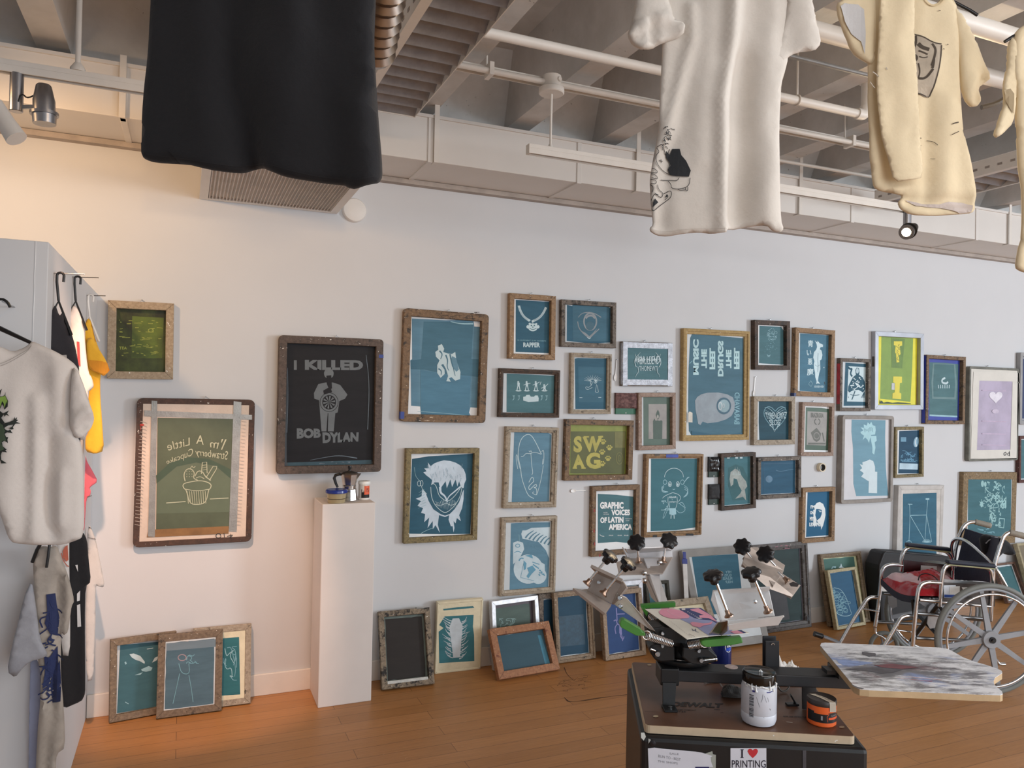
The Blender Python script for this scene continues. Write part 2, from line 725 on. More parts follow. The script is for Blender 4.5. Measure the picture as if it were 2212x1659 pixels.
# ------------------------------------------------------------------ pipes and track
def run(name, label, cat, Y, z, x0, x1, r, mat, group=None, extra=None):
    """pipe parallel to the wall between two picture columns"""
    X0 = hit(x0, 200, Vector((0, Y, 0)), Vector((0, 1, 0))).x
    X1 = hit(x1, 200, Vector((0, Y, 0)), Vector((0, 1, 0))).x
    t = thing(name, label, cat, at((X0, Y, z)), group)
    MB().tube([(0, 0, 0), (X1 - X0, 0, 0)], r, 16).build('pipe', mat, t, smooth=40)
    return t, X0, X1


def rod(t, x, y, z0, z1, r=0.005, mat=None, name='rod'):
    MB().tube([(x, y, z0), (x, y, z1)], r, 8).build(name, mat or PIPEW, t, smooth=40)


t, X0, X1 = run('sprinkler_pipe', 'white sprinkler pipe running across behind the cream tee shirts, capped by an upright sprinkler', 'pipe', 2.68, 2.955, 700, 1858, 0.0195, PIPEW)
hx = X1 - X0
sp = MB().tube(smoothpath([(hx - 0.02, 0, 0), (hx + 0.03, 0, 0), (hx + 0.035, 0, 0.04)], 2), 0.026, 14)
sp.build('elbow', PIPEW, t, smooth=40)
MB().tube([(hx + 0.035, 0, 0.0), (hx + 0.035, 0, 0.17)], 0.02, 14).lathe([(0.028, 0.15), (0.028, 0.175)], (hx + 0.035, 0, 0)).build('riser', PIPEW, t, smooth=40)
s2 = MB().lathe([(0.019, 0.175), (0.02, 0.2), (0.016, 0.225)], (hx + 0.035, 0, 0), seg=14)
for a in (-1, 1):
    s2.tube([(hx + 0.035 + a * 0.013, 0, 0.22), (hx + 0.035 + a * 0.013, 0, 0.25), (hx + 0.035, 0, 0.262)], 0.003, 6)
s2.lathe([(0.016, 0.262), (0.016, 0.265)], (hx + 0.035, 0, 0), seg=12)
s2.build('sprinkler_head', STEEL, t, smooth=40)
hX = hit(1722, 210, Vector((0, 2.68, 0)), Vector((0, 1, 0))).x - X0
MB().tube(arc((hX, 0, 0), 0.023, 0, 2 * pi, 16, Vector((0, 1, 0))), 0.004, 6).build('pipe_clip', PIPEW, t, smooth=40)
rod(t, hX, 0, 0.02, 0.46)
hX = hit(1100, 90, Vector((0, 2.68, 0)), Vector((0, 1, 0))).x - X0
rod(t, hX - 0.6, 0, 0.02, 0.46)

YT = 3.06
t, X0, X1 = run('conduit', 'pair of white conduit and slotted channel crossing behind the cream tee shirts', 'conduit', YT, 2.985, 560, 2000, 0.013, PIPEW)
ch = MB()
L = X1 - X0
ch.box(0, L, 0.03, 0.034, 0.004, 0.03).box(0, L, 0.066, 0.07, 0.004, 0.03).box(0, L, 0.03, 0.07, 0.03, 0.034)
ch.build('channel', PIPEW, t)
for px_ in (1060, 1843):
    bx = hit(px_, 150, Vector((0, YT, 0)), Vector((0, 1, 0))).x - X0
    MB().box(bx - 0.01, bx + 0.01, -0.018, 0.05, -0.02, 0.035).build('bracket', PIPEW, t)
    rod(t, bx, 0.05, 0.03, 0.43)
jx = hit(1192, 168, Vector((0, YT, 0)), Vector((0, 1, 0))).x
jb = thing('junction_box', 'round white junction box under the conduit with a thin drop rod', 'junction box', at((jx, YT, 2.985)))
MB().lathe([(0.04, -0.028), (0.042, 0.03), (0.036, 0.034)], seg=24).lathe([(0.053, -0.05), (0.057, -0.046), (0.057, -0.026), (0.05, -0.022)], seg=28).build('box_body', PIPEW, jb, smooth=40)
MB().lathe([(0.012, 0), (0.01, 0.006)], (0.02, -0.037, 0.008), (0.3, -1, 0), 12).build('knockout', PIPEW, jb, smooth=40)
MB().tube([(0, 0, -0.05), (0, 0, -0.305)], 0.0055, 10).lathe([(0.014, -0.30), (0.008, -0.275)], seg=12).build('drop_rod', PIPEW, jb, smooth=40)


def track(name, label, x0, x1):
    X0 = hit(x0, 300, Vector((0, YT, 0)), Vector((0, 1, 0))).x
    X1 = hit(x1, 300, Vector((0, YT, 0)), Vector((0, 1, 0))).x
    t = thing(name, label, 'light track', at((X0, YT, 2.665)), 'ceiling light tracks')
    L = X1 - X0
    b = MB().box(0, L, -0.018, 0.018, 0.012, 0.03).box(0, L, -0.018, -0.012, -0.012, 0.012).box(0, L, 0.012, 0.018, -0.012, 0.012)
    b.box(0, 0.012, -0.012, 0.012, -0.012, 0.012)
    b.build('track_rail', PIPEW, t, bevel=0.001)
    MB().box(0.03, L, -0.011, 0.011, 0.004, 0.011).build('contact_slot', BLACKM, t)
    return t, X0, X1


track('light_track', 'long white track rail hanging in front of the duct behind the cream tee shirts', 1140, 1990)
t, X0, X1 = track('light_track', 'white track rail left of the black cloth carrying the grey spot lamp', -330, 560)
rx = hit(170, 80, Vector((0, YT, 0)), Vector((0, 1, 0))).x - X0
MB().tube([(rx, 0, 0.03), (rx, 0, 0.41)], 0.009, 10).lathe([(0.025, 0.03), (0.025, 0.04), (0.012, 0.06)], (rx, 0, 0), seg=14).build('drop_rod', PIPEW, t, smooth=40)


def spot(name, label, px_, body, aim, glow=None, length=0.115, stem=0.13):
    """can light: cylinder arm below the track, lamp head hinged to its end"""
    X = hit(px_, 300, Vector((0, YT, 0)), Vector((0, 1, 0))).x
    t = thing(name, label, 'spotlight', at((X, YT, 2.655)), 'spotlights on the tracks')
    MB().lathe([(0.019, -stem), (0.021, -stem + 0.002), (0.021, 0)], seg=24).build('stem', METAL('a0a0a4', 0.32), t, smooth=40)
    B, A = Vector(body), Vector(aim).normalized()
    h = MB().lathe([(0.020, -0.075), (0.024, -0.07), (0.034, -0.02), (0.034, 0.02), (0.044, 0.02), (0.044, 0.03), (0.037, 0.03), (0.035, 0.06), (0.030, 0.06)], B, A, 28)
    h.build('lamp_head', METAL('98989c', 0.35) if not glow else METAL('5a5650', 0.4), t, smooth=35)
    if glow:
        m, tr, b = nt('lamp_glow')
        b.inputs['Emission Color'].default_value = (1, 0.80, 0.5, 1)
        b.inputs['Emission Strength'].default_value = 40
        MB().lathe([(0.030, 0.058), (0.030, 0.061), (0.015, 0.068), (0, 0.07)], B, A, 24).build('bulb', m, t, smooth=60)
        MB().lathe([(0.037, 0.055), (0.040, 0.055), (0.040, 0.064), (0.037, 0.064)], B, A, 24).build('lens_ring', STEEL, t, smooth=40)
    else:
        MB().lathe([(0.030, 0.055), (0.0, 0.056)], B, A, 24).build('lens', M('6c6a68', 0.15), t, smooth=40)
    MB().bar((0, 0, -stem + 0.015), B - A * 0.0, 0.008, 0.012).build('hinge', STEEL, t)
    MB().tube(smoothpath([(0.01, -0.02, -stem + 0.03), (0.02, -0.022, -stem + 0.06), (0.035, -0.01, -stem + 0.045), B - A * 0.06], 2), 0.0025, 6).build('lamp_wire', BLACKM, t)
    return t


spot('track_spotlight', 'grey metal spot lamp pointing down from the left track, unlit', 33, (0.085, -0.02, -0.105), (0.04, 0, -1))
sx = hit(1962, 480, Vector((0, YT, 0)), Vector((0, 1, 0))).x
spot('track_spotlight', 'lit spot lamp glowing on its grey stem at the right', 1962, (-0.05, -0.06, -0.115), (-0.86, -0.36, -0.36), glow=1)
light('glow_lamp', 'SPOT', (sx - 0.12, YT - 0.13, 2.50), tuple(P3(1990, 230, 2.35)), 62, (1.0, 0.76, 0.48), 0.03, spot=75, blend=0.5)
# stub of white plastic pipe at the left edge
a, b = P3(-14, 225, 2.3), P3(36, 300, 2.3)
t = thing('wall_lamp', 'white round lamp body at the left edge behind the grey spot', 'lamp', at(a))
MB().tube([(0, 0, 0), (b - a) * 0.5, b - a], [0.026, 0.026, 0.03], 18).build('lamp_body', PIPEW, t, smooth=40)
MB().tube([Vector((0, 0, 0)), P3(-14, 140, 2.5) - a], 0.012, 10).build('stem', PIPEW, t, smooth=40)

# big white pipes at the top right
t, X0, X1 = run('water_pipe', 'thick white pipe seen between the two cream tee shirts', 'pipe', 2.21, 3.0, 1500, 2330, 0.034, PIPEW, 'thick white pipes')
rod(t, 0.9, 0, 0.03, 0.42)
t, X0, X1 = run('water_pipe', 'thick white pipe at the top right above the yellowed shirts', 'pipe', 1.93, 3.0, 1950, 2420, 0.034, PIPEW, 'thick white pipes')
rod(t, 0.25, 0, 0.03, 0.42)
t, X0, X1 = run('grey_conduit', 'thin dark grey conduit under the thick white pipe', 'conduit', 2.3, 2.93, 1640, 1885, 0.009, M('6e6c6a', 0.4))
rod(t, .02, 0, 0, 0.49)
rod(t, X1 - X0 - .02, 0, 0, 0.49)
a = [P3(2120, 232, 2.5), P3(2160, 222, 2.5), P3(2190, 195, 2.5), P3(2230, 178, 2.5)]
o = MB().tube(smoothpath([p - a[0] for p in a], 2), 0.008, 8).build('flexible_conduit', M('6e6c6a', 0.4), smooth=40)
o.location = a[0]
tag(o, 'dark grey flexible conduit curving behind the right-hand shirts', 'conduit')
t, X0, X1 = run('white_rail', 'thin white bar above the duct between the cream tee shirts', 'pipe', 3.6, 3.035, 1670, 1920, 0.01, PIPEW)


# ------------------------------------------------------------------ louvred light fixtures
def louvre_light(x0, x1, y0, y1, z, label):
    t = thing('louvred_light', label, 'ceiling light', at(((x0 + x1) / 2, y1, z)), 'louvred ceiling lights')
    w = (x1 - x0) / 2
    L = y1 - y0
    hs = MB()
    hs.box(-w - 0.035, -w, -L, 0, 0.0, 0.075).box(w, w + 0.004, -L, 0, 0.0, 0.075)
    hs.box(-w - 0.035, w + 0.004, -L, 0.004, 0.075, 0.082).box(-w - 0.035, w + 0.004, 0, 0.006, 0, 0.082)
    hs.build('housing', PIPEW, t)
    sl = MB()
    k = 0
    while k * 0.098 < L - 0.05:
        Y = -0.01 - k * 0.098
        sl.hexa([(-w, Y - 0.08, 0.058), (w, Y - 0.08, 0.058), (w, Y, 0.002), (-w, Y, 0.002),
                 (-w, Y - 0.08, 0.061), (w, Y - 0.08, 0.061), (w, Y + 0.001, 0.005), (-w, Y + 0.001, 0.005)])
        k += 1
    sl.build('louvre_blade', M('8f949c', .4, .5, .1, 20), t)
    MB().box(-w, w, -L, 0, 0.062, 0.066).build('reflector', METAL('b4b2b0', 0.45), t)
    so = MB()
    for i in range(int(L / 0.07)):
        so.box(-w - 0.037, -w - 0.0345, -0.05 - i * 0.07, -0.025 - i * 0.07, 0.03, 0.042)
    so.build('slot', M('8a8078', 0.6), t)
    for Y in (-0.35, -1.6):
        MB().tube([(-w - 0.02, Y, 0.08), (-w - 0.02, Y, 0.6)], 0.006, 8).build('drop_rod', PIPEW, t, smooth=40)


louvre_light(0.70, 0.935, 0.9, 3.38, 2.85, 'louvred metal ceiling light pointing at the wall, beside the black cloth')
p = P3(2110, 415, 4.2)
louvre_light(p.x + 0.05, p.x + 0.33, 1.6, 3.55, 2.85, 'louvred metal ceiling light far right between the hanging shirts')
# foil duct above the black cloth
a, b = P3(832, -40, 2.25), P3(806, 120, 2.5)
fo = MB()
path = [a + (b - a) * i / 14 for i in range(15)]
fo.tube(path, [0.06 + 0.012 * (i % 2) for i in range(15)], 18)
o = fo.build('foil_duct', METAL('8a8078', 0.3), smooth=30)
tag(o, 'crumpled foil duct between the black cloth and the louvred light', 'duct')

# floor scuffs
fa = Art(Plane((1.5, 3.3, 0.0005), (1, 0, 0), (0, 1, 0)), (560, 1400, 2.633), 0).start(0.0004)
fa.ref = (1700, 150)
SC = M('3c2a1e', 0.6, g=1.0)
rr = random.Random(4)
for i in range(26):
    x, y = rr.uniform(1690, 1860), rr.gauss(195, 28)
    fa.line(SC, [(x, y), (x + rr.uniform(-20, 40), y + rr.uniform(-8, 8)), (x + rr.uniform(20, 60), y + rr.uniform(-16, 10))], (rr.uniform(1, 4), 0.3))
for k in range(4):
    fa.line(SC, [(1735 + k * 5, 280 + k * 7), (1760, 305), (1820, 302), (1900, 292 - k * 2), (1990, 275), (2140, 258 + k)], (3, 0.6))
fa.line(SC, [(1735, 110), (1750, 150), (1790, 185)], (4, 1))
LS = M('c0a27e', 0.6)
for i in range(26):
    x, y = rr.uniform(250, 2100), rr.uniform(300, 660)
    fa.line(LS, [(x, y), (x + rr.uniform(5, 26), y - rr.uniform(0, 8))], (2.0, 0.5))
o = fa.done(None, 'floor_scuff')
o.matrix_world = fa.p.mat()
o.parent = fl
o['kind'] = 'structure'
# ------------------------------------------------------------------ printing screens
PINE = WOOD('a98a66', '84664a')
OLD = WOOD('8f7355', '6a523c', inkamt=0.40)
DARKW = WOOD('5e4a3c', '3e322b', inkamt=0.42)
GREYW = WOOD('84786c', '5e554d', inkamt=0.42)
PALE = WOOD('b8ab98', '998b78', inkamt=0.36)
YEL = WOOD('c4a873', 'a98c5a', inkamt=0.30)
GREENY = WOOD('9a8a60', '6f6446', inkamt=0.38)
PINKY = WOOD('b09a8a', '8e7466', inkamt=0.34)
ORW = WOOD('b07e58', '8e5c40', ink='5c2c22', inkamt=0.36)
CREAM = M('cfc7ac', 0.6, 0, 0.07, 20, bp=0.3)
GREYFR = M('8f8e8e', 0.5, 0.2, 0.1, 8)
ALUF = M('9c9fa6', 0.4, 0.3, 0.08, 8)

TEAL = EMUL('4b7f94')
TEALG = EMUL('487b86')
TEALD = EMUL('30647c')
BLUE = EMUL('5a8fa8')
DEEP = EMUL('24506c')
INKT = EMUL('2c4a5a')
SHEET = M('bdc3c6', 0.5, 0, 0.05, 9)          # bare mesh
SHEETW = M('d9dbdc', 0.5, 0, 0.03, 9)
LINEW = M('b2c6cb', 0.5, 0, 0.05)
LINEF = M('8fb4be', 0.5, 0, 0.1)
LINEX = M('6b99a6', 0.5, 0, 0.1)
DUCT_T = M('9c9ea2', 0.3, 0.5, 0.12, 25, bp=0.5)
INKK = M('1d1f22', 0.5, g=1.0)
NAIL = STEEL


def rrect(w, h, ins, R, n=4):
    x0, x1, y0, y1 = -w / 2 + ins, w / 2 - ins, ins, h - ins
    r = max(R - ins, 0.0006)
    pts = []
    for cx, cy, a in ((x1 - r, y1 - r, 0), (x0 + r, y1 - r, pi / 2), (x0 + r, y0 + r, pi), (x1 - r, y0 + r, 3 * pi / 2)):
        for i in range(n + 1):
            q = a + pi / 2 * i / n
            pts.append((cx + r * cos(q), cy + r * sin(q)))
    return pts


def profile_frame(w, h, prof, R=0.0):
    b = MB()
    n = 4 if R > 0.004 else 1
    loops = [rrect(w, h, i, R, n) for i, _ in prof]
    m_ = len(loops[0])
    for lp, (_, z) in zip(loops, prof):
        b.v += [(x, y, z) for x, y in lp]
    for k in range(len(prof)):
        k2 = (k + 1) % len(prof)
        for j in range(m_):
            j2 = (j + 1) % m_
            b.face((k * m_ + j, k2 * m_ + j, k2 * m_ + j2, k * m_ + j2)[::-1])
    return b


class Screen:
    pass


def screen(label, crop, c, rail=0.03, depth=0.034, wood=PINE, R=0.0, rec='back', mould=False, sheet=None,
           em=TEAL, inset=(0.008, 0.012, 0.012, 0.010), empoly=None, lean=None, foot=None, hook=True, seed=None, mitre=True, z0=None):
    ox, oy, k = crop
    P = [(ox + x / k, oy + y / k) for x, y in c]            # TL TR BR BL
    if lean is None:
        pl = Plane((0, D - depth - 0.002, 0), (1, 0, 0), (0, 0, 1))
        q = [pl.O + pl.U * v.x + pl.V * v.y for v in (pl.px(*p) for p in P)]
    else:
        yt = min(lean, D - depth - 0.004)
        q = [hit(P[0][0], P[0][1], Vector((0, yt, 0)), Vector((0, 1, 0))), hit(P[1][0], P[1][1], Vector((0, yt, 0)), Vector((0, 1, 0))),
             onfloor(*P[2], z=z0 or 0.0), onfloor(*P[3], z=z0 or 0.0)]
    if foot is not None:
        q[2], q[3] = Vector((q[1].x, foot, 0)), Vector((q[0].x, foot, 0))
    U = ((q[1] - q[0]).normalized() + (q[2] - q[3]).normalized())
    if lean is not None:
        U = (q[2] - q[3]).normalized()
        U.z = 0
    U.normalize()
    V = ((q[0] - q[3]) + (q[1] - q[2]))
    V = (V - U * V.dot(U)).normalized()
    w = ((q[1] - q[0]).length + (q[2] - q[3]).length) / 2
    h = ((q[0] - q[3]).length + (q[1] - q[2]).length) / 2
    if lean is not None:
        w = (q[2] - q[3]).length
    pl = Plane(((q[2] + q[3]) / 2 if lean is not None else (q[0] + q[1] + q[2] + q[3]) / 4 - V * h / 2), U, V)
    pl.O = pl.O - pl.N * depth
    if lean is not None:
        pl.O.z = max(pl.N.z * 0, 0) + 0.001 + (z0 or 0)
    else:
        pl.O.y = D - 0.002 if abs(pl.N.y) > 0.999 else pl.O.y
    t = thing('silkscreen_frame', label, 'printing screen', pl.mat())
    S = Screen()
    S.t, S.p, S.w, S.h, S.d, S.rail, S.crop = t, pl, w, h, depth, rail, crop
    S.ref = (sum(a[0] for a in c) / 4, sum(a[1] for a in c) / 4)
    d = depth
    if mould:
        prof = [(0, 0), (0, d * .85), (.003, d * .9), (rail * .35, d), (rail * .5, d), (rail * .56, d * .8), (rail * .8, d * .74), (rail, d * .6), (rail, 0)]
    else:
        prof = [(0, 0), (0, d - .002), (.002, d), (rail - .002, d), (rail, d - .002), (rail, 0)]
    profile_frame(w, h, prof, R).build('frame', wood, t, smooth=30)
    pn = 0.004 if rec == 'back' else (d - 0.004 if rec == 'front' else rec)
    x0, x1, y0, y1 = -w / 2 + rail, w / 2 - rail, rail, h - rail
    e = 0.002
    MB().box(x0 - e, x1 + e, y0 - e, y1 + e, pn, pn + 0.0015).build('mesh_panel', sheet or SHEET, t)
    S.pn = pn + 0.0015
    rr = random.Random(seed if seed is not None else hash(label) % 1000 if False else int(abs(P[0][0] * 7 + P[0][1])))
    if em is not None:
        if empoly:
            pts = [pl.px(ox + x / k, oy + y / k, S.pn) for x, y in empoly]
        else:
            l, tt, r_, b_ = inset
            X0, X1, Y0, Y1 = x0 + l, x1 - r_, y0 + b_, y1 - tt
            pts = []
            for (ax, ay), (bx, by) in (((X0, Y0), (X1, Y0)), ((X1, Y0), (X1, Y1)), ((X1, Y1), (X0, Y1)), ((X0, Y1), (X0, Y0))):
                for i in range(7):
                    f = i / 7
                    pts.append(Vector((ax + (bx - ax) * f + rr.gauss(0, .0012), ay + (by - ay) * f + rr.gauss(0, .0012), 0)))
        for p in pts:
            p.z = 0
            p.x = min(max(p.x, x0 - e), x1 + e)
            p.y = min(max(p.y, y0 - e), y1 + e)
            p.z = S.pn + 0.0004
        MB().poly(pts).build('emulsion', em, t)
    if mitre and R < 0.004:
        jm = MB()
        for sx in (-1, 1):
            for (ya, yb) in ((0.001, rail), (h - 0.001, h - rail)):
                jm.ribbon([(sx * (w / 2 - .001), ya, d + .0003), (sx * (w / 2 - rail), yb, d + .0003)], 0.0012)
        if not mould:
            jm.build('corner_joint', M('3c3028', 0.8), t)
    if hook:
        xh = rr.uniform(-0.04, 0.04) * w / 0.4
        hk = MB().tube([(xh - .02, h - 0.004, 0.012), (xh - 0.008, h + 0.012, 0.01), (xh + 0.012, h - 0.002, 0.014)], 0.0011, 6)
        hk.tube([(xh - 0.008, h + 0.010, -0.001), (xh - 0.008, h + 0.013, 0.02)], 0.0016, 6)
        hk.build('hanging_wire', NAIL, t, smooth=40)

    def art(n=None):
        a = Art(pl, crop, 0).start((S.pn + 0.0008) if n is None else n)
        a.ref = S.ref
        return a
    S.art = art
    S.fart = lambda: art(depth + 0.0006)
    return S


A_ = (850, 620, 4.424)
B_ = (850, 890, 3.949)
C_ = (1320, 680, 5.183)
D_ = (1600, 680, 5.183)
E_ = (1980, 560, 3.318)
F_ = (1370, 960, 4.514)
G_ = (1780, 880, 4.609)
L_ = (200, 620, 2.861)
M_ = (200, 1180, 2.765)
N_ = (800, 1230, 3.16)
P_ = (1220, 1130, 3.95)
Q_ = (1700, 1100, 3.949)
K_ = (1080, 1240, 5.53)

# --- 1 large screen with the crumpled sculpture
s = screen('large rounded wood screen with a pale crumpled figure on blue, left of the necklace screen', A_, [(100, 200), (912, 262), (880, 1302), (72, 1285)],
           0.042, 0.04, OLD, R=0.022, sheet=SHEETW, em=BLUE,
           empoly=[(175, 300), (500, 318), (640, 308), (765, 322), (772, 378), (842, 382), (820, 860), (808, 1155), (735, 1150), (722, 1200), (738, 1235), (262, 1232), (255, 1142), (168, 1135), (165, 900), (160, 700), (178, 690)])
a = s.art()
a.poly(EMUL('44788f'), [(290, 330), (762, 335), (745, 690), (815, 690), (815, 860), (740, 850), (480, 830), (300, 790), (165, 785), (165, 700), (265, 690)])
a.poly(EMUL('4d86a2'), [(258, 790), (480, 832), (740, 852), (720, 1228), (262, 1228)])
a.poly(LINEW, [(425, 560), (462, 545), (485, 590), (475, 620), (520, 636), (560, 640), (590, 620), (600, 690), (620, 760), (640, 812), (636, 880), (590, 895), (555, 862), (530, 872), (548, 905), (505, 900), (522, 850), (500, 780), (475, 735), (455, 745), (488, 790), (490, 830), (450, 868), (418, 822), (418, 745), (440, 700), (405, 665), (400, 620), (428, 600)])
a.poly(EMUL('5f94ab'), [(560, 660), (600, 680), (625, 790), (600, 810), (560, 760), (545, 700)])
for pts in ([(440, 610), (470, 640), (450, 690)], [(500, 650), (520, 700), (510, 760), (530, 800)], [(430, 780), (460, 800), (455, 840)], [(540, 640), (550, 700), (570, 760), (590, 850)]):
    a.line(EMUL('447a92'), pts, (14, 4))
a.line(LINEF, [(230, 1188), (480, 1205), (720, 1230)], 4)
a.line(LINEF, [(545, 330), (640, 352), (760, 350)], (5, 16))
a.done(s.t)
a = s.fart()
a.scrib(M('33281f', 0.7), (420, 240, 850, 298), 9, 4, 3, 5, 0.12)
a.scrib(M('c9b8a0', 0.7), (180, 1240, 400, 1282), 7, 3, 5, 4, 0.1)
a.done(s.t, 'handwriting')
a = s.art(0.0)
MB().box(-s.w / 2 - 0.001, -s.w / 2 + 0.02, 0.015, 0.055, 0.005, s.d + 0.001).build('blue_tape', M('2c3f86', 0.5), s.t)

# --- 2 necklace
s = screen('wood screen with a white chain necklace drawing and the word RAPPER', A_, [(1118, 57), (1555, 86), (1545, 697), (1100, 682)], 0.03, 0.036, PINE, sheet=SHEETW,
           em=TEALD, empoly=[(1168, 122), (1300, 130), (1490, 142), (1488, 632), (1166, 620)])
a = s.art()
n = 17
for sd in (0, 1):
    pth = [(1198, 178), (1212, 230), (1245, 285), (1300, 322)] if not sd else [(1458, 195), (1435, 245), (1390, 300), (1325, 330)]
    pp = smoothpath([Vector((p[0], p[1], 0)) for p in pth], 3)
    for i in range(0, len(pp) - 1, 1):
        v = (pp[i + 1] - pp[i]).normalized()
        nn = Vector((-v.y, v.x, 0))
        a.line(LINEW, [pp[i] + nn * 11, pp[i] - nn * 11 + v * 4], 5, False)
    a.line(LINEW, [(p.x + 9, p.y) for p in pp], 2.5, False)
a.ell(LINEW, 1332, 385, 46, 38)
a.ell(LINEW, 1284, 380, 14, 16)
a.ell(LINEW, 1382, 380, 14, 16)
a.ell(LINEW, 1302, 352, 11, 11)
a.ell(LINEW, 1364, 355, 11, 11)
for e in ((1318, 368, 7), (1346, 368, 7), (1332, 383, 6)):
    a.ell(TEALG, e[0], e[1], e[2], e[2], 10)
a.line(TEALG, [(1300, 392), (1318, 405), (1350, 404), (1366, 392)], 5)
a.text(LINEW, 'RAPPER', [(1240, 530), (1400, 530), (1400, 577), (1240, 574)], 0.04)
a.text(LINEX, 'DJ QUESNBAIT IS MY FAVORITE', [(1185, 500), (1458, 510), (1458, 528), (1185, 516)], 0.02)
a.done(s.t)
a = s.fart()
a.scrib(M('2c241e', 0.7), (1292, 655, 1440, 682), 6, 4, 3, 5, 0.15)
a.done(s.t, 'handwriting')

# --- 3 faded red heart
s = screen('small landscape screen with a faded reddish heart, right of the necklace screen', A_, [(1608, 117), (2133, 149), (2127, 584), (1604, 568)], 0.027, 0.034, GREYW,
           em=TEALD, empoly=[(1657, 170), (1700, 180), (1960, 185), (2000, 195), (2078, 200), (2092, 530), (1900, 545), (1655, 515)])
a = s.art()
a.poly(EMUL('3f7288'), [(1710, 168), (2060, 190), (2050, 520), (1715, 512)])
RB = M('7d8488', 0.5, 0, 0.1)
a.ring(RB, 1880, 330, 60, 80, 14, 24)
a.poly(RB, [(1800, 420), (1838, 440), (1872, 470), (1905, 440), (1945, 395), (1915, 455), (1872, 498), (1830, 462)])
a.line(RB, [(1760, 330), (1770, 390), (1810, 440), (1868, 490), (1925, 440), (1965, 400)], 8)
a.line(RB, [(1765, 290), (1800, 250), (1860, 240), (1920, 250), (1985, 290)], (4, 8))
a.line(RB, [(1838, 300), (1860, 275), (1900, 270), (1925, 300)], 16)
a.ell(EMUL('4a7688'), 1878, 372, 40, 42)
a.line(LINEW, [(1850, 478), (1870, 496), (1885, 485)], 5)
a.done(s.t)

# --- 4 toy soldiers
s = screen('dark-framed landscape screen with a row of four toy soldiers over a jeep', A_, [(1022, 775), (1598, 797), (1587, 1250), (1010, 1243)], 0.027, 0.036, DARKW, mould=True,
           em=TEALG, empoly=[(1082, 828), (1300, 835), (1545, 850), (1530, 1208), (1080, 1195)])
a = s.art()
for cx, lean_ in ((1195, 0), (1275, 1), (1362, 2), (1443, 3)):
    y0 = 905 if lean_ < 3 else 935
    a.ell(LINEW, cx - 3, y0 + 2, 9, 9, 10)
    a.poly(LINEW, [(cx - 12, y0 + 10), (cx + 12, y0 + 10), (cx + 10, y0 + 45), (cx - 10, y0 + 45)])
    a.line(LINEW, [(cx - 6, y0 + 40), (cx - 16, 990)], 8)
    a.line(LINEW, [(cx + 6, y0 + 40), (cx + 14, 985)], 8)
    a.ell(LINEW, cx, 992, 30, 6, 12)
    if lean_:
        a.line(LINEW, [(cx - 32, y0 + 32), (cx, y0 + 22), (cx + 34, y0 + 26 - 12 * lean_)], 5)
a.line(LINEW, [(1400, 935), (1410, 905)], 5)
a.poly(LINEW, [(1240, 1050), (1262, 1046), (1270, 1032), (1300, 1030), (1312, 1048), (1345, 1048), (1352, 1036), (1378, 1036), (1388, 1062), (1386, 1092), (1345, 1096), (1290, 1100), (1262, 1090), (1240, 1085)])
for x in (1150, 1200, 1418, 1465):
    a.line(LINEF, [(x - 12, 1040), (x + 10, 1040)], 5)
    a.line(LINEF, [(x, 1042), (x + 2, 1070), (x - 12, 1082)], 5)
a.done(s.t)

# --- 5 spiky eye creature
s = screen('pale-framed screen with a small spiky scribbled creature, under the faded heart screen', A_, [(1703, 628), (2090, 640), (2084, 1215), (1696, 1210)], 0.026, 0.034, PALE, mould=True,
           em=TEALD, empoly=[(1732, 685), (1760, 678), (2055, 685), (2060, 1165), (1738, 1165)])
a = s.art()
a.poly(EMUL('3c7087'), [(1765, 760), (2018, 765), (2010, 1100), (1770, 1100)])
for i in range(11):
    g = pi + i * pi / 10
    a.line(LINEW, [(1905 + 22 * cos(g), 900 + 14 * sin(g)), (1905 + 85 * cos(g), 890 + 50 * sin(g))], (4, 1))
a.ring(LINEW, 1930, 905, 14, 15, 4)
a.ell(LINEW, 1932, 907, 6, 6, 10)
a.ring(LINEW, 1890, 915, 8, 16, 4)
a.line(LINEW, [(1895, 935), (1860, 965), (1850, 950), (1832, 960), (1850, 985), (1900, 960)], 3)
a.line(LINEW, [(1940, 930), (1935, 975), (1925, 1005), (1960, 1008), (1955, 985), (1950, 940)], 3)
a.line(LINEW, [(1778, 1057), (1805, 1057)], 4)
a.line(LINEW, [(1958, 1055), (1985, 1055)], 4)
a.done(s.t)

# --- 6 face with white hair
s = screen('wood screen with a white-haired grinning face on blue, right of the pedestal', B_, [(112, 312), (735, 308), (715, 1092), (86, 1125)], 0.03, 0.036, GREENY, sheet=SHEETW,
           em=TEALD, empoly=[(158, 400), (300, 378), (688, 355), (672, 700), (655, 1040), (400, 1042), (134, 1038)])
a = s.art()
H = [(270, 530), (255, 515), (282, 505), (262, 480), (300, 480), (292, 430), (318, 462), (345, 440), (380, 425), (430, 412), (485, 418), (530, 432), (570, 455), (600, 490), (615, 530), (620, 575), (605, 610), (598, 650), (575, 640), (560, 590), (545, 635), (530, 575), (500, 640), (485, 575), (455, 650), (445, 590), (420, 625), (398, 655), (385, 600), (350, 600), (322, 625), (330, 580), (300, 555), (285, 545)]
a.poly(M('b9c9d6', 0.5, 0, 0.1), H)
a.line(M('b9c9d6', 0.5, 0, 0.1), [(398, 640), (400, 690), (440, 715), (460, 770)], (22, 8))
a.line(M('b9c9d6', 0.5, 0, 0.1), [(590, 620), (520, 680), (470, 720), (455, 760)], (14, 6))
a.line(LINEW, [(318, 640), (322, 720), (350, 790), (400, 840), (440, 862), (480, 840), (530, 790), (570, 720), (585, 640)], 5)
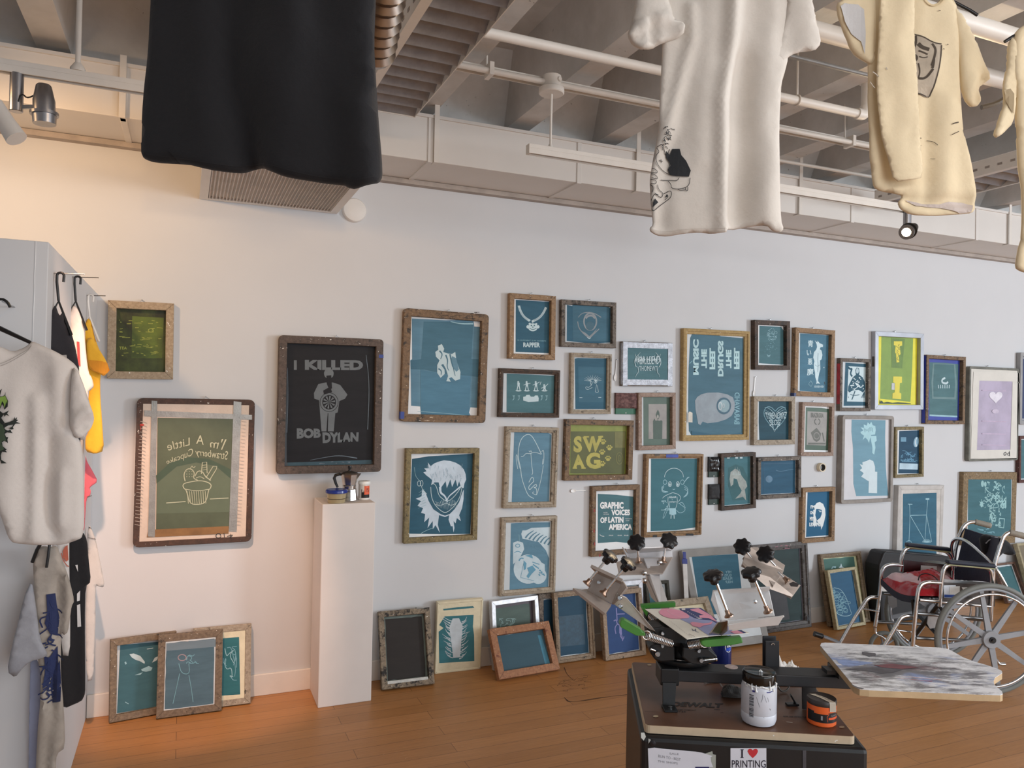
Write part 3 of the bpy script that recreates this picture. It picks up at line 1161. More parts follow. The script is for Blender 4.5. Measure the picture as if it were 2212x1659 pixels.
a.line(LINEW, [(322, 615), (350, 610), (372, 650), (385, 710), (420, 742), (458, 765), (500, 740), (545, 690), (590, 615)], 5)
a.line(LINEW, [(360, 790), (400, 800), (450, 775), (490, 800), (530, 780)], 4)
for i in range(14):
    a.line(LINEW, [(360 + i * 13, 760 + 12 * sin(i)), (378 + i * 12, 835 - abs(i - 7) * 4)], (3, 1))
BE = [(245, 655), (270, 680), (300, 760), (340, 830), (400, 870), (440, 885), (480, 870), (520, 830), (560, 770), (585, 690), (600, 660), (598, 740), (585, 820), (560, 880), (575, 930), (540, 905), (530, 950), (512, 930), (520, 990), (512, 1028), (505, 975), (490, 975), (470, 920), (475, 880), (440, 895), (388, 880), (378, 960), (395, 1030), (358, 965), (345, 985), (335, 1000), (335, 930), (290, 990), (305, 900), (262, 940), (270, 870), (235, 860), (252, 820), (205, 800), (235, 760), (190, 740), (240, 720)]
a.poly(M('b9c9d6', 0.5, 0, 0.1), BE)
for i in range(34):
    rr = random.Random(i)
    x = 285 + rr.random() * 310
    y = 440 + rr.random() * 130
    a.line(M('8daabb', 0.5), [(x, y), (x + rr.uniform(-8, 8), y + 12), (x + rr.uniform(-10, 10), y + 30)], (3, 1))
a.line(LINEF, [(178, 470), (185, 540), (210, 575), (235, 598)], 3)
a.ring(LINEW, 218, 610, 14, 22, 4)
a.ring(LINEW, 240, 608, 12, 24, 4)
a.line(LINEW, [(238, 635), (250, 665), (285, 700)], 3)
a.line(LINEF, [(235, 1035), (290, 1005), (350, 985)], (5, 2))
for k in range(7):
    a.line(LINEF, [(260 + k * 3, 660 + k * 22), (215 - k, 690 + k * 22)], (4, 1))
a.done(s.t)
a = s.fart()
a.scrib(INKK, (395, 318, 480, 335), 6, 3, 3, 4, 0.2)
a.done(s.t, 'handwriting')

# --- 7 line face
s = screen('tall pale-wood screen with a long one-line face, above the skull screen', B_, [(962, 126), (1415, 132), (1393, 816), (945, 822)], 0.033, 0.036, PALE, mould=True,
           em=BLUE, empoly=[(1030, 172), (1318, 176), (1348, 196), (1325, 770), (1008, 770)])
a = s.art()
a.line(LINEW, [(1066, 405), (1062, 330), (1085, 230), (1135, 188), (1175, 195), (1215, 260), (1262, 360)], 5)
a.line(LINEW, [(1066, 400), (1085, 480), (1092, 560), (1122, 650), (1150, 715), (1198, 738)], 5)
a.line(LINEW, [(1060, 485), (1048, 420), (1045, 370), (1055, 360), (1062, 420), (1080, 485)], 4)
a.line(LINEW, [(1265, 340), (1275, 322), (1284, 340), (1282, 440), (1268, 450), (1275, 400)], 4)
a.line(LINEW, [(1278, 455), (1262, 560), (1240, 650), (1222, 710), (1195, 700), (1182, 688), (1200, 680)], 4)
a.line(LINEW, [(1088, 380), (1110, 378), (1130, 350), (1165, 358), (1200, 340), (1260, 360)], 4)
a.line(LINEW, [(1172, 350), (1178, 450), (1190, 520), (1180, 535)], 4)
a.line(LINEW, [(1155, 330), (1165, 345), (1172, 325), (1178, 345)], 4)
a.line(LINEW, [(1155, 600), (1175, 560), (1190, 555), (1200, 590), (1175, 612), (1150, 640), (1160, 668), (1185, 640), (1218, 610), (1222, 640), (1190, 645), (1222, 648), (1222, 708)], 5)
a.done(s.t)

# --- 8 skull
s = screen('pale-wood screen with a skull and rib cage, lowest screen left of the press', B_, [(925, 908), (1395, 886), (1389, 1540), (912, 1575)], 0.03, 0.034, PALE, mould=True,
           em=BLUE, empoly=[(1002, 950), (1150, 942), (1335, 940), (1332, 1200), (1318, 1502), (990, 1518)])
a = s.art()
a.poly(M('b4c6ce', 0.5, 0, 0.08), [(1178, 988), (1334, 982), (1328, 1250), (1300, 1180), (1240, 1110), (1100, 1080), (1090, 1040), (1100, 1010), (1130, 1010)])
for k in range(7):
    a.line(BLUE, [(1125 + k * 32, 1075 + k * 10), (1150 + k * 32, 1042 + k * 9), (1195 + k * 28, 1012 + k * 12)], (16, 5))
for k in range(6):
    a.line(BLUE, [(1150 + k * 28, 1118 + k * 16), (1168 + k * 28, 1140 + k * 14)], 10)
a.ell(M('b4c6ce', 0.5, 0, 0.08), 1150, 1340, 125, 125, 30)
a.ell(M('b4c6ce', 0.5, 0, 0.08), 1235, 1395, 70, 72, 24)
a.poly(M('b4c6ce', 0.5, 0, 0.08), [(1020, 1180), (1020, 1115), (1060, 1100), (1105, 1115), (1115, 1170), (1080, 1240), (1020, 1300)])
a.poly(M('b4c6ce', 0.5, 0, 0.08), [(1240, 1270), (1290, 1300), (1292, 1360), (1305, 1385), (1295, 1425), (1260, 1420)])
S2 = M('5a92ac', 0.5, 0, 0.1)
a.poly(S2, [(1110, 1265), (1135, 1290), (1130, 1340), (1112, 1350)])
a.poly(S2, [(1140, 1330), (1185, 1310), (1215, 1345), (1180, 1380), (1150, 1420), (1135, 1400), (1155, 1370)])
a.poly(S2, [(1120, 1225), (1180, 1215), (1190, 1250), (1150, 1235)])
a.line(S2, [(1070, 1270), (1085, 1245), (1110, 1250)], 10)
a.line(S2, [(1185, 1280), (1245, 1300)], 6)
a.line(S2, [(1190, 1300), (1240, 1335)], 9)
a.line(S2, [(1085, 1412), (1200, 1440)], 3)
a.line(S2, [(1115, 1270), (1085, 1410)], 3)
for i in range(12):
    rr = random.Random(i)
    a.ell(S2, 1235 + rr.random() * 55, 1345 + rr.random() * 50, 6, 6, 8)
a.ring(S2, 1060, 1140, 18, 14, 5)
a.line(S2, [(1030, 1200), (1060, 1185), (1090, 1200)], 5)
a.line(LINEF, [(1070, 1045), (1072, 1110)], 3)
a.done(s.t)

# --- 9 SWAG
s = screen('landscape screen on yellow-green mesh lettered SWAG with paw prints', B_, [(1468, 62), (2050, 73), (2040, 578), (1464, 586)], 0.033, 0.036, OLD,
           sheet=M('7c8433', 0.5, 0, 0.1), em=M('4e5220', 0.5, 0, 0.15, 5), empoly=[(1512, 165), (1980, 165), (1970, 528), (1508, 522)])
a = s.art()
YG = M('a49c48', 0.5, 0, 0.12)
a.text(YG, 'S', [(1538, 208), (1606, 202), (1610, 345), (1534, 345)], 0.05)
a.text(YG, 'W', [(1612, 212), (1785, 202), (1760, 340), (1635, 340)], 0.05)
a.text(YG, 'A', [(1548, 362), (1605, 362), (1636, 482), (1528, 484)], 0.05)
a.text(YG, 'G', [(1645, 345), (1762, 345), (1768, 485), (1640, 485)], 0.05)
for x0, x1, y in ((1528, 1566, 478), (1602, 1640, 478), (1622, 1668, 212), (1745, 1788, 212)):
    a.rect(YG, x0, y - 6, x1, y + 6)
for cx, cy in ((1788, 258), (1842, 308), (1780, 345), (1830, 400), (1782, 445)):
    a.ell(YG, cx, cy + 6, 17, 13, 12)
    for dx, dy in ((-20, -8), (-8, -20), (8, -20), (20, -8)):
        a.ell(YG, cx + dx, cy + dy, 7, 8, 8)
a.rect(M('6c6a34', 0.5), 1888, 170, 1974, 305)
a.ring(M('6c6a34', 0.5), 1928, 395, 28, 50, 5)
a.ring(M('6c6a34', 0.5), 1928, 395, 12, 24, 4)
a.done(s.t)

# --- 10 graphic voices
s = screen('wood screen lettered GRAPHIC VOICES OF LATIN AMERICA', B_, [(1694, 634), (2106, 622), (2093, 1204), (1690, 1240)], 0.03, 0.036, OLD, sheet=SHEETW,
           em=TEALG, empoly=[(1742, 698), (1900, 706), (2058, 722), (2058, 1120), (1900, 1108), (1742, 1118)])
a = s.art()
WW = M('e4e6e4', 0.5, 0, 0.03)
for tx, x0, x1, y0, y1 in (('GRAPHIC', 1762, 1962, 768, 825), ('VOICES', 1858, 2018, 832, 882), ('OF', 1764, 1820, 898, 948), ('LATIN', 1832, 1962, 895, 945), ('AMERICA', 1836, 2035, 955, 1006)):
    a.text(WW, tx, (x0, y0, x1, y1), 0.05)
for x0, x1, y in ((1792, 1826, 853), (1792, 1838, 868), (1978, 2034, 906), (1982, 2012, 922)):
    a.text(WW, 'MULTI CENTER', (x0, y, x1, y + 9), 0.0)
a.line(WW, [(1760, 1045), (1772, 1058), (1798, 1060)], 3)
for x in (1838, 1912, 1968):
    a.text(WW, 'ISSUES', (x, 1048, x + 36, 1058), 0.0)
a.done(s.t)
a = s.fart()
for x, y in ((1714, 840), (1712, 1015), (1716, 1125), (1760, 1222)):
    a.ell(M('8c3a34', 0.6), x, y, 7, 16, 8)
a.done(s.t, 'ink_stain')

# --- 11 foil-taped logo
s = screen('screen taped all round with shiny foil, a spiky white logo on teal', C_, [(135, 296), (690, 316), (688, 800), (112, 798)], 0.036, 0.03, GREYW, rec='front', em=TEALG, inset=(0, 0, 0, 0), mitre=False)
x0, x1 = -s.w / 2, s.w / 2
FOIL = M('9a9ca2', 0.35, 0.6, 0.22, 40, bp=1.0)
b = MB()
b.box(x0 + .006, x0 + .04, .002, s.h - .002, s.d - .001, s.d + .0012).box(x1 - .036, x1 - .001, .002, s.h - .002, s.d - .001, s.d + .0012)
b.box(x0 + .006, x1 - .001, s.h - .04, s.h - .004, s.d - .001, s.d + .0018).box(x0 + .006, x1 - .001, .006, .042, s.d - .001, s.d + .0018)
b.box(x0 - .001, x0 + .001, .01, s.h - .01, .012, s.d)
b.build('foil_tape', FOIL, s.t)
a = s.art(s.d + 0.0012)


def thorn(a, mat, cx, cy, wd, ht, n, seed, lower=True):
    r = random.Random(seed)
    for i in range(n):
        f = i / (n - 1) * 2 - 1
        x = cx + f * wd
        up = ht * (0.55 + 0.5 * abs(f))
        a.line(mat, [(x + f * 12, cy - up), (x - f * 4, cy - up * .3), (x, cy + ht * .15)], (1.5, 10))
        a.line(mat, [(x, cy - ht * .3), (x + r.uniform(-24, 24), cy + r.uniform(-20, 20)), (x + f * -6, cy + ht * .35)], (9, 2))
        if i % 2:
            a.line(mat, [(x - 16, cy - ht * r.uniform(-.1, .3)), (x + 16, cy - ht * r.uniform(-.1, .3))], 6)


a.text(LINEW, 'ABKULEIEND', [(282, 468), (548, 462), (535, 552), (298, 556)], 0.0)
thorn(a, LINEW, 412, 510, 130, 70, 10, 3)
a.text(LINEW, 'THOMEWT', [(312, 572), (520, 572), (512, 628), (318, 628)], 0.0)
a.line(LINEW, [(330, 420), (272, 480), (262, 530), (282, 585)], (2, 8))
a.line(LINEW, [(498, 420), (548, 480), (562, 535), (540, 585)], (2, 8))
a.line(LINEW, [(300, 580), (310, 640), (282, 670), (276, 700)], (7, 1))
a.line(LINEW, [(525, 580), (512, 640), (540, 670), (545, 700)], (7, 1))
a.done(s.t)

# --- 12 ink-caked sponge blocks
def pad_block(label, crop, c, top, base, topmat, basemat, gloss):
    ox, oy, k = crop
    P = [wp.px(ox + x / k, oy + y / k, 0) for x, y in c]
    x0, x1 = (P[0].x + P[3].x) / 2, (P[1].x + P[2].x) / 2
    y1, y0 = (P[0].y + P[1].y) / 2, (P[2].y + P[3].y) / 2
    t = thing('scrub_pad', label, 'pad', at(((x0 + x1) / 2, D - 0.001, y0)), 'ink-caked pads on the wall')
    w_ = (x1 - x0) / 2
    h_ = y1 - y0
    MB().box(-w_ * .95, w_ * .92, -0.012, 0, 0, h_ * 0.55).build('green_base', basemat, t, bevel=0.002)
    b = MB()
    n = 9
    r = random.Random(7)
    zs = [h_ * .28 + (h_ * .72) * i / n for i in range(n + 1)]
    g = {}
    for i, z_ in enumerate(zs):
        for j in range(n + 1):
            x = -w_ + 2 * w_ * j / n
            e = 0 if i in (0, n) or j in (0, n) else 1
            g[i, j] = len(b.v)
            b.v.append((x, -0.02 - e * r.uniform(0.004, 0.014), z_))
    for i in range(n):
        for j in range(n):
            b.face((g[i, j], g[i, j + 1], g[i + 1, j + 1], g[i + 1, j]))
    b.box(-w_, w_, -0.021, -0.001, zs[0], zs[-1])
    b.build('caked_pad', topmat, t, smooth=50)
    MB().lathe([(0.004, 0), (0.003, 0.002)], (0.0, -0.0125, h_ * .06), (0, -1, 0), 10).build('pin_head', M('e6e8e6', 0.4), t)
    return t


pad_block('reddish-brown ink-caked pad with a green foot, left of the candle screen', C_, [(38, 875), (275, 878), (272, 1115), (32, 1110)], .7, .3, M('7a5a56', 0.7, 0, 0.3, 60, bp=1, h2='4a2f2e'), M('1d5c42', 0.5), 0)
pad_block('glossy black ink-caked pad, upper of the two black pads beside the fish screen', F_, [(712, 118), (816, 120), (818, 316), (714, 320)], .8, .2, M('1a1b1e', 0.15, 0, 0.4, 60, g=1.0), M('12291f', 0.5), 1)
pad_block('dull black ink-caked pad, lower of the two black pads beside the fish screen', F_, [(712, 385), (816, 386), (820, 582), (716, 588)], .8, .2, M('232326', 0.55, 0, 0.4, 60, bp=1, g=1.0), M('12291f', 0.5), 0)

# --- 13 candle
s = screen('pinkish-wood screen with a green candle on a grey ground', C_, [(307, 872), (722, 874), (730, 1500), (307, 1520)], 0.027, 0.034, PINKY,
           em=M('465a4e', 0.5, 0, 0.15, 6), empoly=[(360, 915), (500, 908), (690, 925), (682, 1452), (400, 1462), (362, 1468)])
a = s.art()
a.rect(M('8c8884', 0.5, 0, 0.12, 10), 420, 1000, 622, 1388)
CG = M('3a4d42', 0.5, 0, 0.12, 10)
a.poly(CG, [(472, 1388), (470, 1190), (485, 1160), (500, 1188), (520, 1180), (545, 1188), (560, 1180), (575, 1190), (572, 1388)])
a.poly(CG, [(520, 1175), (502, 1120), (512, 1085), (526, 1062), (540, 1095), (544, 1130), (532, 1170)])
a.ell(M('a6a29c', 0.5), 524, 1140, 8, 22)
a.done(s.t)

# --- 14 music
s = screen('largest yellow-wood screen, lettered sideways FEEL THE DRUGS FEEL THE MUSIC', C_, [(822, 152), (1568, 182), (1545, 1404), (806, 1410)], 0.036, 0.042, YEL, mould=True, rec=0.012,
           em=EMUL('47788c'), empoly=[(905, 215), (940, 200), (960, 218), (1150, 225), (1200, 212), (1230, 240), (1480, 262), (1488, 600), (1478, 900), (1475, 1330), (1200, 1355), (900, 1360), (870, 1300), (862, 1000), (868, 600), (885, 260)])
a = s.art()
BLW = M('a3c4c8', 0.5, 0, 0.08)
for tx, x0, x1, y0, y1 in (('MUSIC', 918, 982, 275, 672), ('THE', 1010, 1072, 385, 598), ('FEEL', 1102, 1166, 372, 610), ('DRUGS', 1195, 1258, 290, 690), ('THE', 1286, 1348, 392, 598), ('FEEL', 1376, 1438, 370, 608)):
    a.text(BLW, tx, [(x1, y1), (x1, y0), (x0, y0), (x0, y1)], 0.055)
a.text(LINEX, 'BARAVAHD', [(1440, 1225), (1440, 870), (1382, 870), (1378, 1225)], 0.02)
a.poly(M('7f8a92', 0.5, 0, 0.08, 20), [(945, 1060), (940, 960), (965, 920), (1010, 890), (1080, 872), (1200, 870), (1300, 890), (1365, 925), (1385, 990), (1380, 1070), (1350, 1130), (1290, 1170), (1200, 1200), (1080, 1215), (1025, 1195), (1000, 1235), (975, 1220)])
a.ell(EMUL('4a7488'), 1262, 1020, 82, 95, 24)
a.ell(M('7f9aa2', 0.5), 1265, 1020, 62, 72, 20)
a.ring(M('a9b4b8', 0.5), 1222, 1022, 18, 42, 10)
a.ring(M('a9b4b8', 0.5), 1260, 1018, 10, 22, 6)
a.poly(EMUL('3b6e86'), [(900, 1300), (1100, 1330), (1300, 1345), (1470, 1320), (1480, 1345), (1180, 1358), (905, 1352)])
a.line(LINEX, [(880, 545), (910, 515)], 7)
a.done(s.t)
a = s.fart()
a.poly(M('c8c4b8', 0.6), [(866, 1100), (880, 1082), (912, 1098), (912, 1205), (866, 1202)])
a.done(s.t, 'masking_tape')

# --- 15 moth
s = screen('small dark-framed screen with a faint lacy moth, right of the sideways-lettered screen', C_, [(1614, 57), (2010, 72), (2004, 618), (1606, 612)], 0.031, 0.04, DARKW, sheet=SHEETW,
           em=TEALG, empoly=[(1660, 122), (1905, 135), (1955, 180), (1945, 545), (1920, 560), (1655, 542)])
a = s.art()
for i in range(90):
    rr = random.Random(i)
    g, q_ = rr.random() * 6.28, sqrt(rr.random())
    a.ell(LINEF, 1803 + 60 * q_ * cos(g), 222 + 72 * q_ * sin(g), 4, 3, 6)
for i in range(30):
    rr = random.Random(i + 200)
    a.ell(LINEX, 1790 + rr.gauss(0, 30), 350 + rr.gauss(0, 38), 4, 3, 6)
a.line(LINEF, [(1745, 445), (1765, 465), (1785, 448)], 4)
a.line(LINEF, [(1750, 470), (1780, 470)], 3)
a.done(s.t)

# --- 16 thorn heart
s = screen('wood screen with a heart made of thorny white lettering on dark teal', C_, [(1604, 915), (2085, 917), (2040, 1450), (1598, 1460)], 0.033, 0.036, PALE, sheet=SHEET,
           em=EMUL('234f60', 0.2), empoly=[(1655, 950), (2005, 958), (2000, 1200), (1988, 1402), (1660, 1408), (1652, 1200)])
a = s.art()
for sd in (-1, 1):
    a.line(LINEX, [(1838, 1080), (1838 + sd * 45, 1030), (1838 + sd * 100, 1030), (1838 + sd * 130, 1080), (1838 + sd * 120, 1150), (1838 + sd * 60, 1230), (1830, 1290)], 5)
    for i in range(9):
        rr = random.Random(i * 3 + sd)
        y = 1050 + i * 24
        w2 = 125 * (1 - max(0, (y - 1120)) / 175.0) if y > 1120 else 120
        a.line(LINEF, [(1838 + sd * 20, y + 40), (1838 + sd * w2 * .6, y + rr.uniform(-10, 20)), (1838 + sd * w2, y - 14)], (5, 1))
a.text(LINEW, 'TYRENCMYZ', [(1725, 1095), (1972, 1088), (1955, 1160), (1740, 1165)], 0.0)
a.text(LINEW, 'SLOG', [(1768, 1175), (1905, 1172), (1888, 1235), (1782, 1238)], 0.0)
a.line(LINEW, [(1775, 1235), (1810, 1260), (1830, 1310)], (5, 1))
a.line(LINEW, [(1890, 1235), (1855, 1260), (1830, 1310)], (5, 1))
a.done(s.t)

# --- 18 blue demon
s = screen('pine screen with a tall white horned figure and vertical Japanese writing', D_, [(613, 142), (1060, 173), (1045, 924), (604, 905)], 0.033, 0.036, PINE,
           em=EMUL('47809a'), empoly=[(665, 208), (800, 215), (985, 232), (992, 300), (980, 880), (900, 868), (660, 850)])
a = s.art()
FG = M('bcd2d8', 0.5, 0, 0.06)
a.poly(FG, [(850, 330), (832, 288), (860, 312), (858, 290), (885, 318), (922, 335), (920, 360), (895, 362), (885, 385), (905, 400), (915, 450), (905, 500), (888, 510), (890, 560), (892, 610), (880, 650), (870, 700), (865, 740), (890, 772), (860, 768), (845, 775), (850, 745), (835, 700), (832, 650), (822, 600), (818, 555), (825, 520), (812, 480), (820, 420), (845, 390), (855, 360)])
a.line(EMUL('5c92a8'), [(868, 430), (862, 500), (868, 560), (862, 640)], 4)
a.line(EMUL('5c92a8'), [(830, 560), (860, 580), (885, 560)], 3)
for g_, y0, y1, x0, x1 in (('\u9752', 285, 360, 752, 812), ('\u3044', 395, 455, 740, 790), ('\u60aa', 490, 560, 750, 805), ('\u9b54', 600, 680, 742, 815)):
    a.text(FG, g_, (x0, y0, x1, y1), 0.015)
a.line(LINEF, [(785, 738), (805, 770), (788, 805), (760, 775), (785, 738)], 3, False)
a.text(FG, 'HHHHHHH', (825, 790, 930, 818), 0.0)
a.ell(FG, 932, 590, 5, 7, 8)
a.line(INKK, [(938, 750), (942, 780)], 6)
a.done(s.t)
MB().box(-s.w / 2 - 0.004, -s.w / 2 + 0.014, -0.002, 0.02, 0.004, s.d + 0.003).build('blue_tape', M('22305e', 0.5), s.t)

# --- 19 tower woman
s = screen('small red-sided screen with a white picture of a woman in a patterned dress', D_, [(1124, 484), (1470, 497), (1446, 1080), (1106, 1076)], 0.024, 0.034, GREYW,
           em=TEALD, empoly=[(1172, 535), (1300, 545), (1445, 552), (1425, 1018), (1152, 1020)])
MB().box(-s.w / 2 - 0.0012, -s.w / 2 - 0.0002, 0.05, s.h - 0.04, 0.003, s.d - .003).build('red_ink', M('9c3038', 0.6, 0, 0.3, 20), s.t)
a = s.art()
a.poly(M('bccfd4', 0.5, 0, 0.05), [(1208, 575), (1413, 588), (1396, 975), (1190, 970)])
DK = EMUL('2d6076')
a.poly(DK, [(1255, 700), (1290, 672), (1282, 620), (1300, 590), (1325, 600), (1330, 650), (1325, 670), (1365, 700), (1390, 750), (1395, 830), (1370, 870), (1320, 840), (1260, 845), (1215, 870), (1200, 850), (1205, 800)])
a.line(DK, [(1205, 590), (1230, 610), (1250, 600), (1225, 660), (1250, 690)], 16)
a.line(DK, [(1245, 950), (1262, 905), (1280, 855)], 10)
a.line(DK, [(1225, 890), (1270, 905), (1330, 895)], 5)
for k in range(4):
    a.line(DK, [(1350 + k * 12, 930), (1370 + k * 5, 890), (1388, 860)], 5)
a.poly(DK, [(1200, 905), (1215, 935), (1203, 925)])
for i in range(46):
    rr = random.Random(i)
    x, y = rr.uniform(1222, 1385), rr.uniform(695, 835)
    a.ell(M('c4d4d8', 0.5), x, y, rr.uniform(4, 11), rr.uniform(4, 8), 8, rr.random() * 3)
a.ell(M('9fb4bc', 0.5), 1306, 628, 17, 30, 14)
a.done(s.t)

# --- 20 aluminium frame
s = screen('silver aluminium screen with yellow and green mesh and a yellow letter I', D_, [(1512, 182), (2065, 214), (2038, 1060), (1498, 1064)], 0.036, 0.036, ALUF,
           sheet=M('d8d034', 0.5, 0, 0.06), em=M('77943a', 0.5, 0, 0.06), empoly=[(1575, 238), (1930, 265), (1920, 600), (1900, 975), (1560, 940), (1572, 500)])
a = s.art()
BR_ = M('8e7a3a', 0.5, 0, 0.15)
a.poly(BR_, [(1978, 262), (2028, 268), (2012, 1010), (1962, 1006)])
YL = M('d3c63c', 0.5, 0, 0.05)
DG = M('5c7a30', 0.5, 0, 0.15)
a.poly(DG, [(1688, 262), (1838, 270), (1808, 600), (1690, 590)])
a.poly(YL, [(1715, 296), (1808, 296), (1808, 345), (1782, 352), (1790, 440), (1770, 460), (1775, 530), (1745, 535), (1740, 440), (1728, 420), (1735, 345), (1715, 340)])
for i in range(9):
    rr = random.Random(i)
    a.line(M('6a7630', 0.5), [(1735 + rr.random() * 50, 330 + i * 20), (1760, 345 + i * 20), (1740 + rr.random() * 50, 352 + i * 20)], 4)
a.poly(YL, [(1708, 690), (1806, 692), (1806, 760), (1782, 765), (1778, 870), (1798, 882), (1796, 945), (1698, 938), (1700, 880), (1724, 868), (1728, 765), (1706, 755)])
a.poly(M('b9bcc0', 0.5), [(1690, 765), (1724, 765), (1724, 840), (1688, 838)])
a.poly(M('1f3a20', 0.5), [(1560, 945), (1566, 975), (1580, 960), (1600, 985), (1640, 975), (1700, 985), (1760, 980), (1850, 985), (1905, 992), (1905, 1000), (1555, 995)])
a.done(s.t)
MB().box(-s.w / 2 - 0.001, -s.w / 2 + 0.001, s.h * .55, s.h * .68, 0.008, 0.028).build('side_label', M('4a4640', 0.6), s.t)

# --- 21 war poster
s = screen('small screen with a grey-and-green bull and warrior poster, above the roll of tape', D_, [(690, 977), (1055, 990), (1040, 1580), (682, 1580)], 0.026, 0.034, PINKY, sheet=SHEETW,
           em=M('3d5646', 0.5, 0, 0.15, 6), empoly=[(728, 1035), (900, 1042), (1005, 1055), (995, 1518), (720, 1512)])
a = s.art()
a.poly(M('8f8c88', 0.5, 0, 0.1, 12), [(748, 1080), (970, 1092), (955, 1465), (738, 1455)])
GD = M('55574f', 0.5, 0, 0.12, 12)
a.text(GD, 'BRAZIRGRA', [(785, 1095), (930, 1102), (928, 1155), (785, 1150)], 0.04)
a.line(GD, [(845, 1165), (825, 1185), (830, 1215), (850, 1230)], 10)
a.line(GD, [(870, 1165), (890, 1185), (885, 1215), (868, 1230)], 10)
a.poly(GD, [(785, 1320), (850, 1265), (900, 1330), (885, 1400), (850, 1425), (815, 1400)])
a.ring(M('7e7c78', 0.5), 850, 1355, 30, 36, 8)
a.line(GD, [(915, 1320), (935, 1420)], 12)
a.rect(GD, 755, 1432, 950, 1452)
a.done(s.t)

# --- roll of tape on its nail
c_ = wp.px(1770.5, 1009, 0.0)
t = thing('masking_tape_roll', 'nearly finished cream roll of masking tape hung on the wall under the poster screen', 'tape roll', at((c_.x, D, c_.y)))
MB().lathe([(0.024, 0.002), (0.024, 0.03), (0.031, 0.03), (0.031, 0.002), (0.024, 0.002)], (0, 0, 0), (0, -1, 0), 36).build('tape', M('cfc2a8', 0.6), t, smooth=30)
MB().lathe([(0.0225, 0.0025), (0.0225, 0.0295), (0.024, 0.0295), (0.024, 0.0025), (0.0225, 0.0025)], (0, 0, 0), (0, -1, 0), 36).build('core', M('3a342e', 0.6), t, smooth=30)
for o_ in list(t.children):
    me = o_.data
    bm_ = [p for p in me.polygons if len(p.vertices) > 4]
    import bmesh as _b
    q = _b.new()
    q.from_mesh(me)
    _b.ops.delete(q, geom=[f for f in q.faces if len(f.verts) > 4], context='FACES_ONLY')
    q.to_mesh(me)
    q.free()
MB().tube([(0, 0, 0.0225), (0, -0.034, 0.0215)], 0.0013, 6).build('nail', NAIL, t)

# --- 22 blue taped
s = screen('screen edged in dark blue tape with a ghostly crescent print', E_, [(78, 684), (358, 701), (345, 1182), (62, 1180)], 0.028, 0.04, OLD,
           sheet=M('2b3a94', 0.5, 0, 0.08), em=EMUL('4c7c84'), empoly=[(92, 738), (200, 742), (300, 752), (292, 1128), (90, 1115)])
MB().box(-s.w / 2 - 0.0012, -s.w / 2, 0.006, s.h - 0.006, 0.003, s.d - .006).build('blue_tape', M('2b3a94', 0.5), s.t)
a = s.art()
a.poly(EMUL('6a969c'), [(118, 745), (278, 750), (290, 900), (282, 1005), (112, 1000), (106, 880)])
a.poly(EMUL('4c7c84'), [(128, 752), (268, 757), (276, 900), (270, 990), (122, 986), (120, 880)])
a.line(LINEW, [(205, 850), (182, 862), (182, 885), (215, 892), (225, 878)], 10)
for i in range(6):
    a.line(LINEW, [(155 + i * 16, 900), (158 + i * 15, 925)], 5)
a.line(LINEF, [(92, 1118), (292, 1128)], 8)
a.done(s.t)

# --- 23 lilac heart
s = screen('large grey-framed screen of lilac mesh taped in cream, with a small white heart', E_, [(386, 768), (742, 782), (722, 1442), (368, 1448)], 0.02, 0.036, M('66665e', 0.6, 0, 0.2, 20, bp=.4), R=0.02, rec='front', sheet=M('c9c6be', 0.6, 0, 0.03),
           em=M('a79db2', 0.5, 0, 0.1, 6), empoly=[(450, 870), (685, 876), (672, 1365), (432, 1368)])
a = s.art(s.d)
a.poly(M('cbc8c0', 0.6, 0, 0.03), [(408, 806), (738, 815), (735, 880), (680, 876), (450, 870), (432, 1368), (672, 1365), (688, 880), (738, 890), (716, 1432), (388, 1430)])
HW = M('d6d2dc', 0.5)


def heart(a, mat, cx, cy, r):
    pts = []
    for i in range(24):
        g = 2 * pi * i / 24
        pts.append((cx + r * 1.0 * (16 * sin(g) ** 3) / 16, cy - r * (13 * cos(g) - 5 * cos(2 * g) - 2 * cos(3 * g) - cos(4 * g)) / 16))
    a.poly(mat, pts)


heart(a, HW, 568, 985, 48)
a.ell(M('bdb2c4', 0.5), 565, 1090, 24, 16)
a.line(INKK, [(640, 1382), (624, 1392), (628, 1406), (642, 1402), (642, 1385)], 4)
a.line(INKK, [(650, 1390), (652, 1406)], 4)
a.line(INKK, [(668, 1380), (658, 1390), (670, 1398), (660, 1408)], 4)
a.line(INKK, [(666, 1374), (668, 1412)], 3)
for yy in (940, 1160, 1250, 1330):
    a.line(M('b3a3b8', 0.5), [(470, yy), (640, yy + 4)], 5)
a.done(s.t, 'tape_and_heart')

# --- 24, 25 at the right edge
s = screen('grey metal screen with dark tape cut off by the right edge of the photo', E_, [(742, 672), (1080, 684), (1068, 1190), (744, 1180)], 0.03, 0.036, GREYFR, R=0.012, sheet=M('8e8e94', 0.5), em=M('26345c', 0.5), inset=(0.005, 0.02, 0.3, 0.02))
s = screen('reddish-wood teal screen cut off by the right edge, below the grey metal screen', E_, [(742, 1268), (1040, 1264), (1032, 1590), (734, 1604)], 0.022, 0.034, WOOD('6c4038', '4a2a26'), em=TEALG)

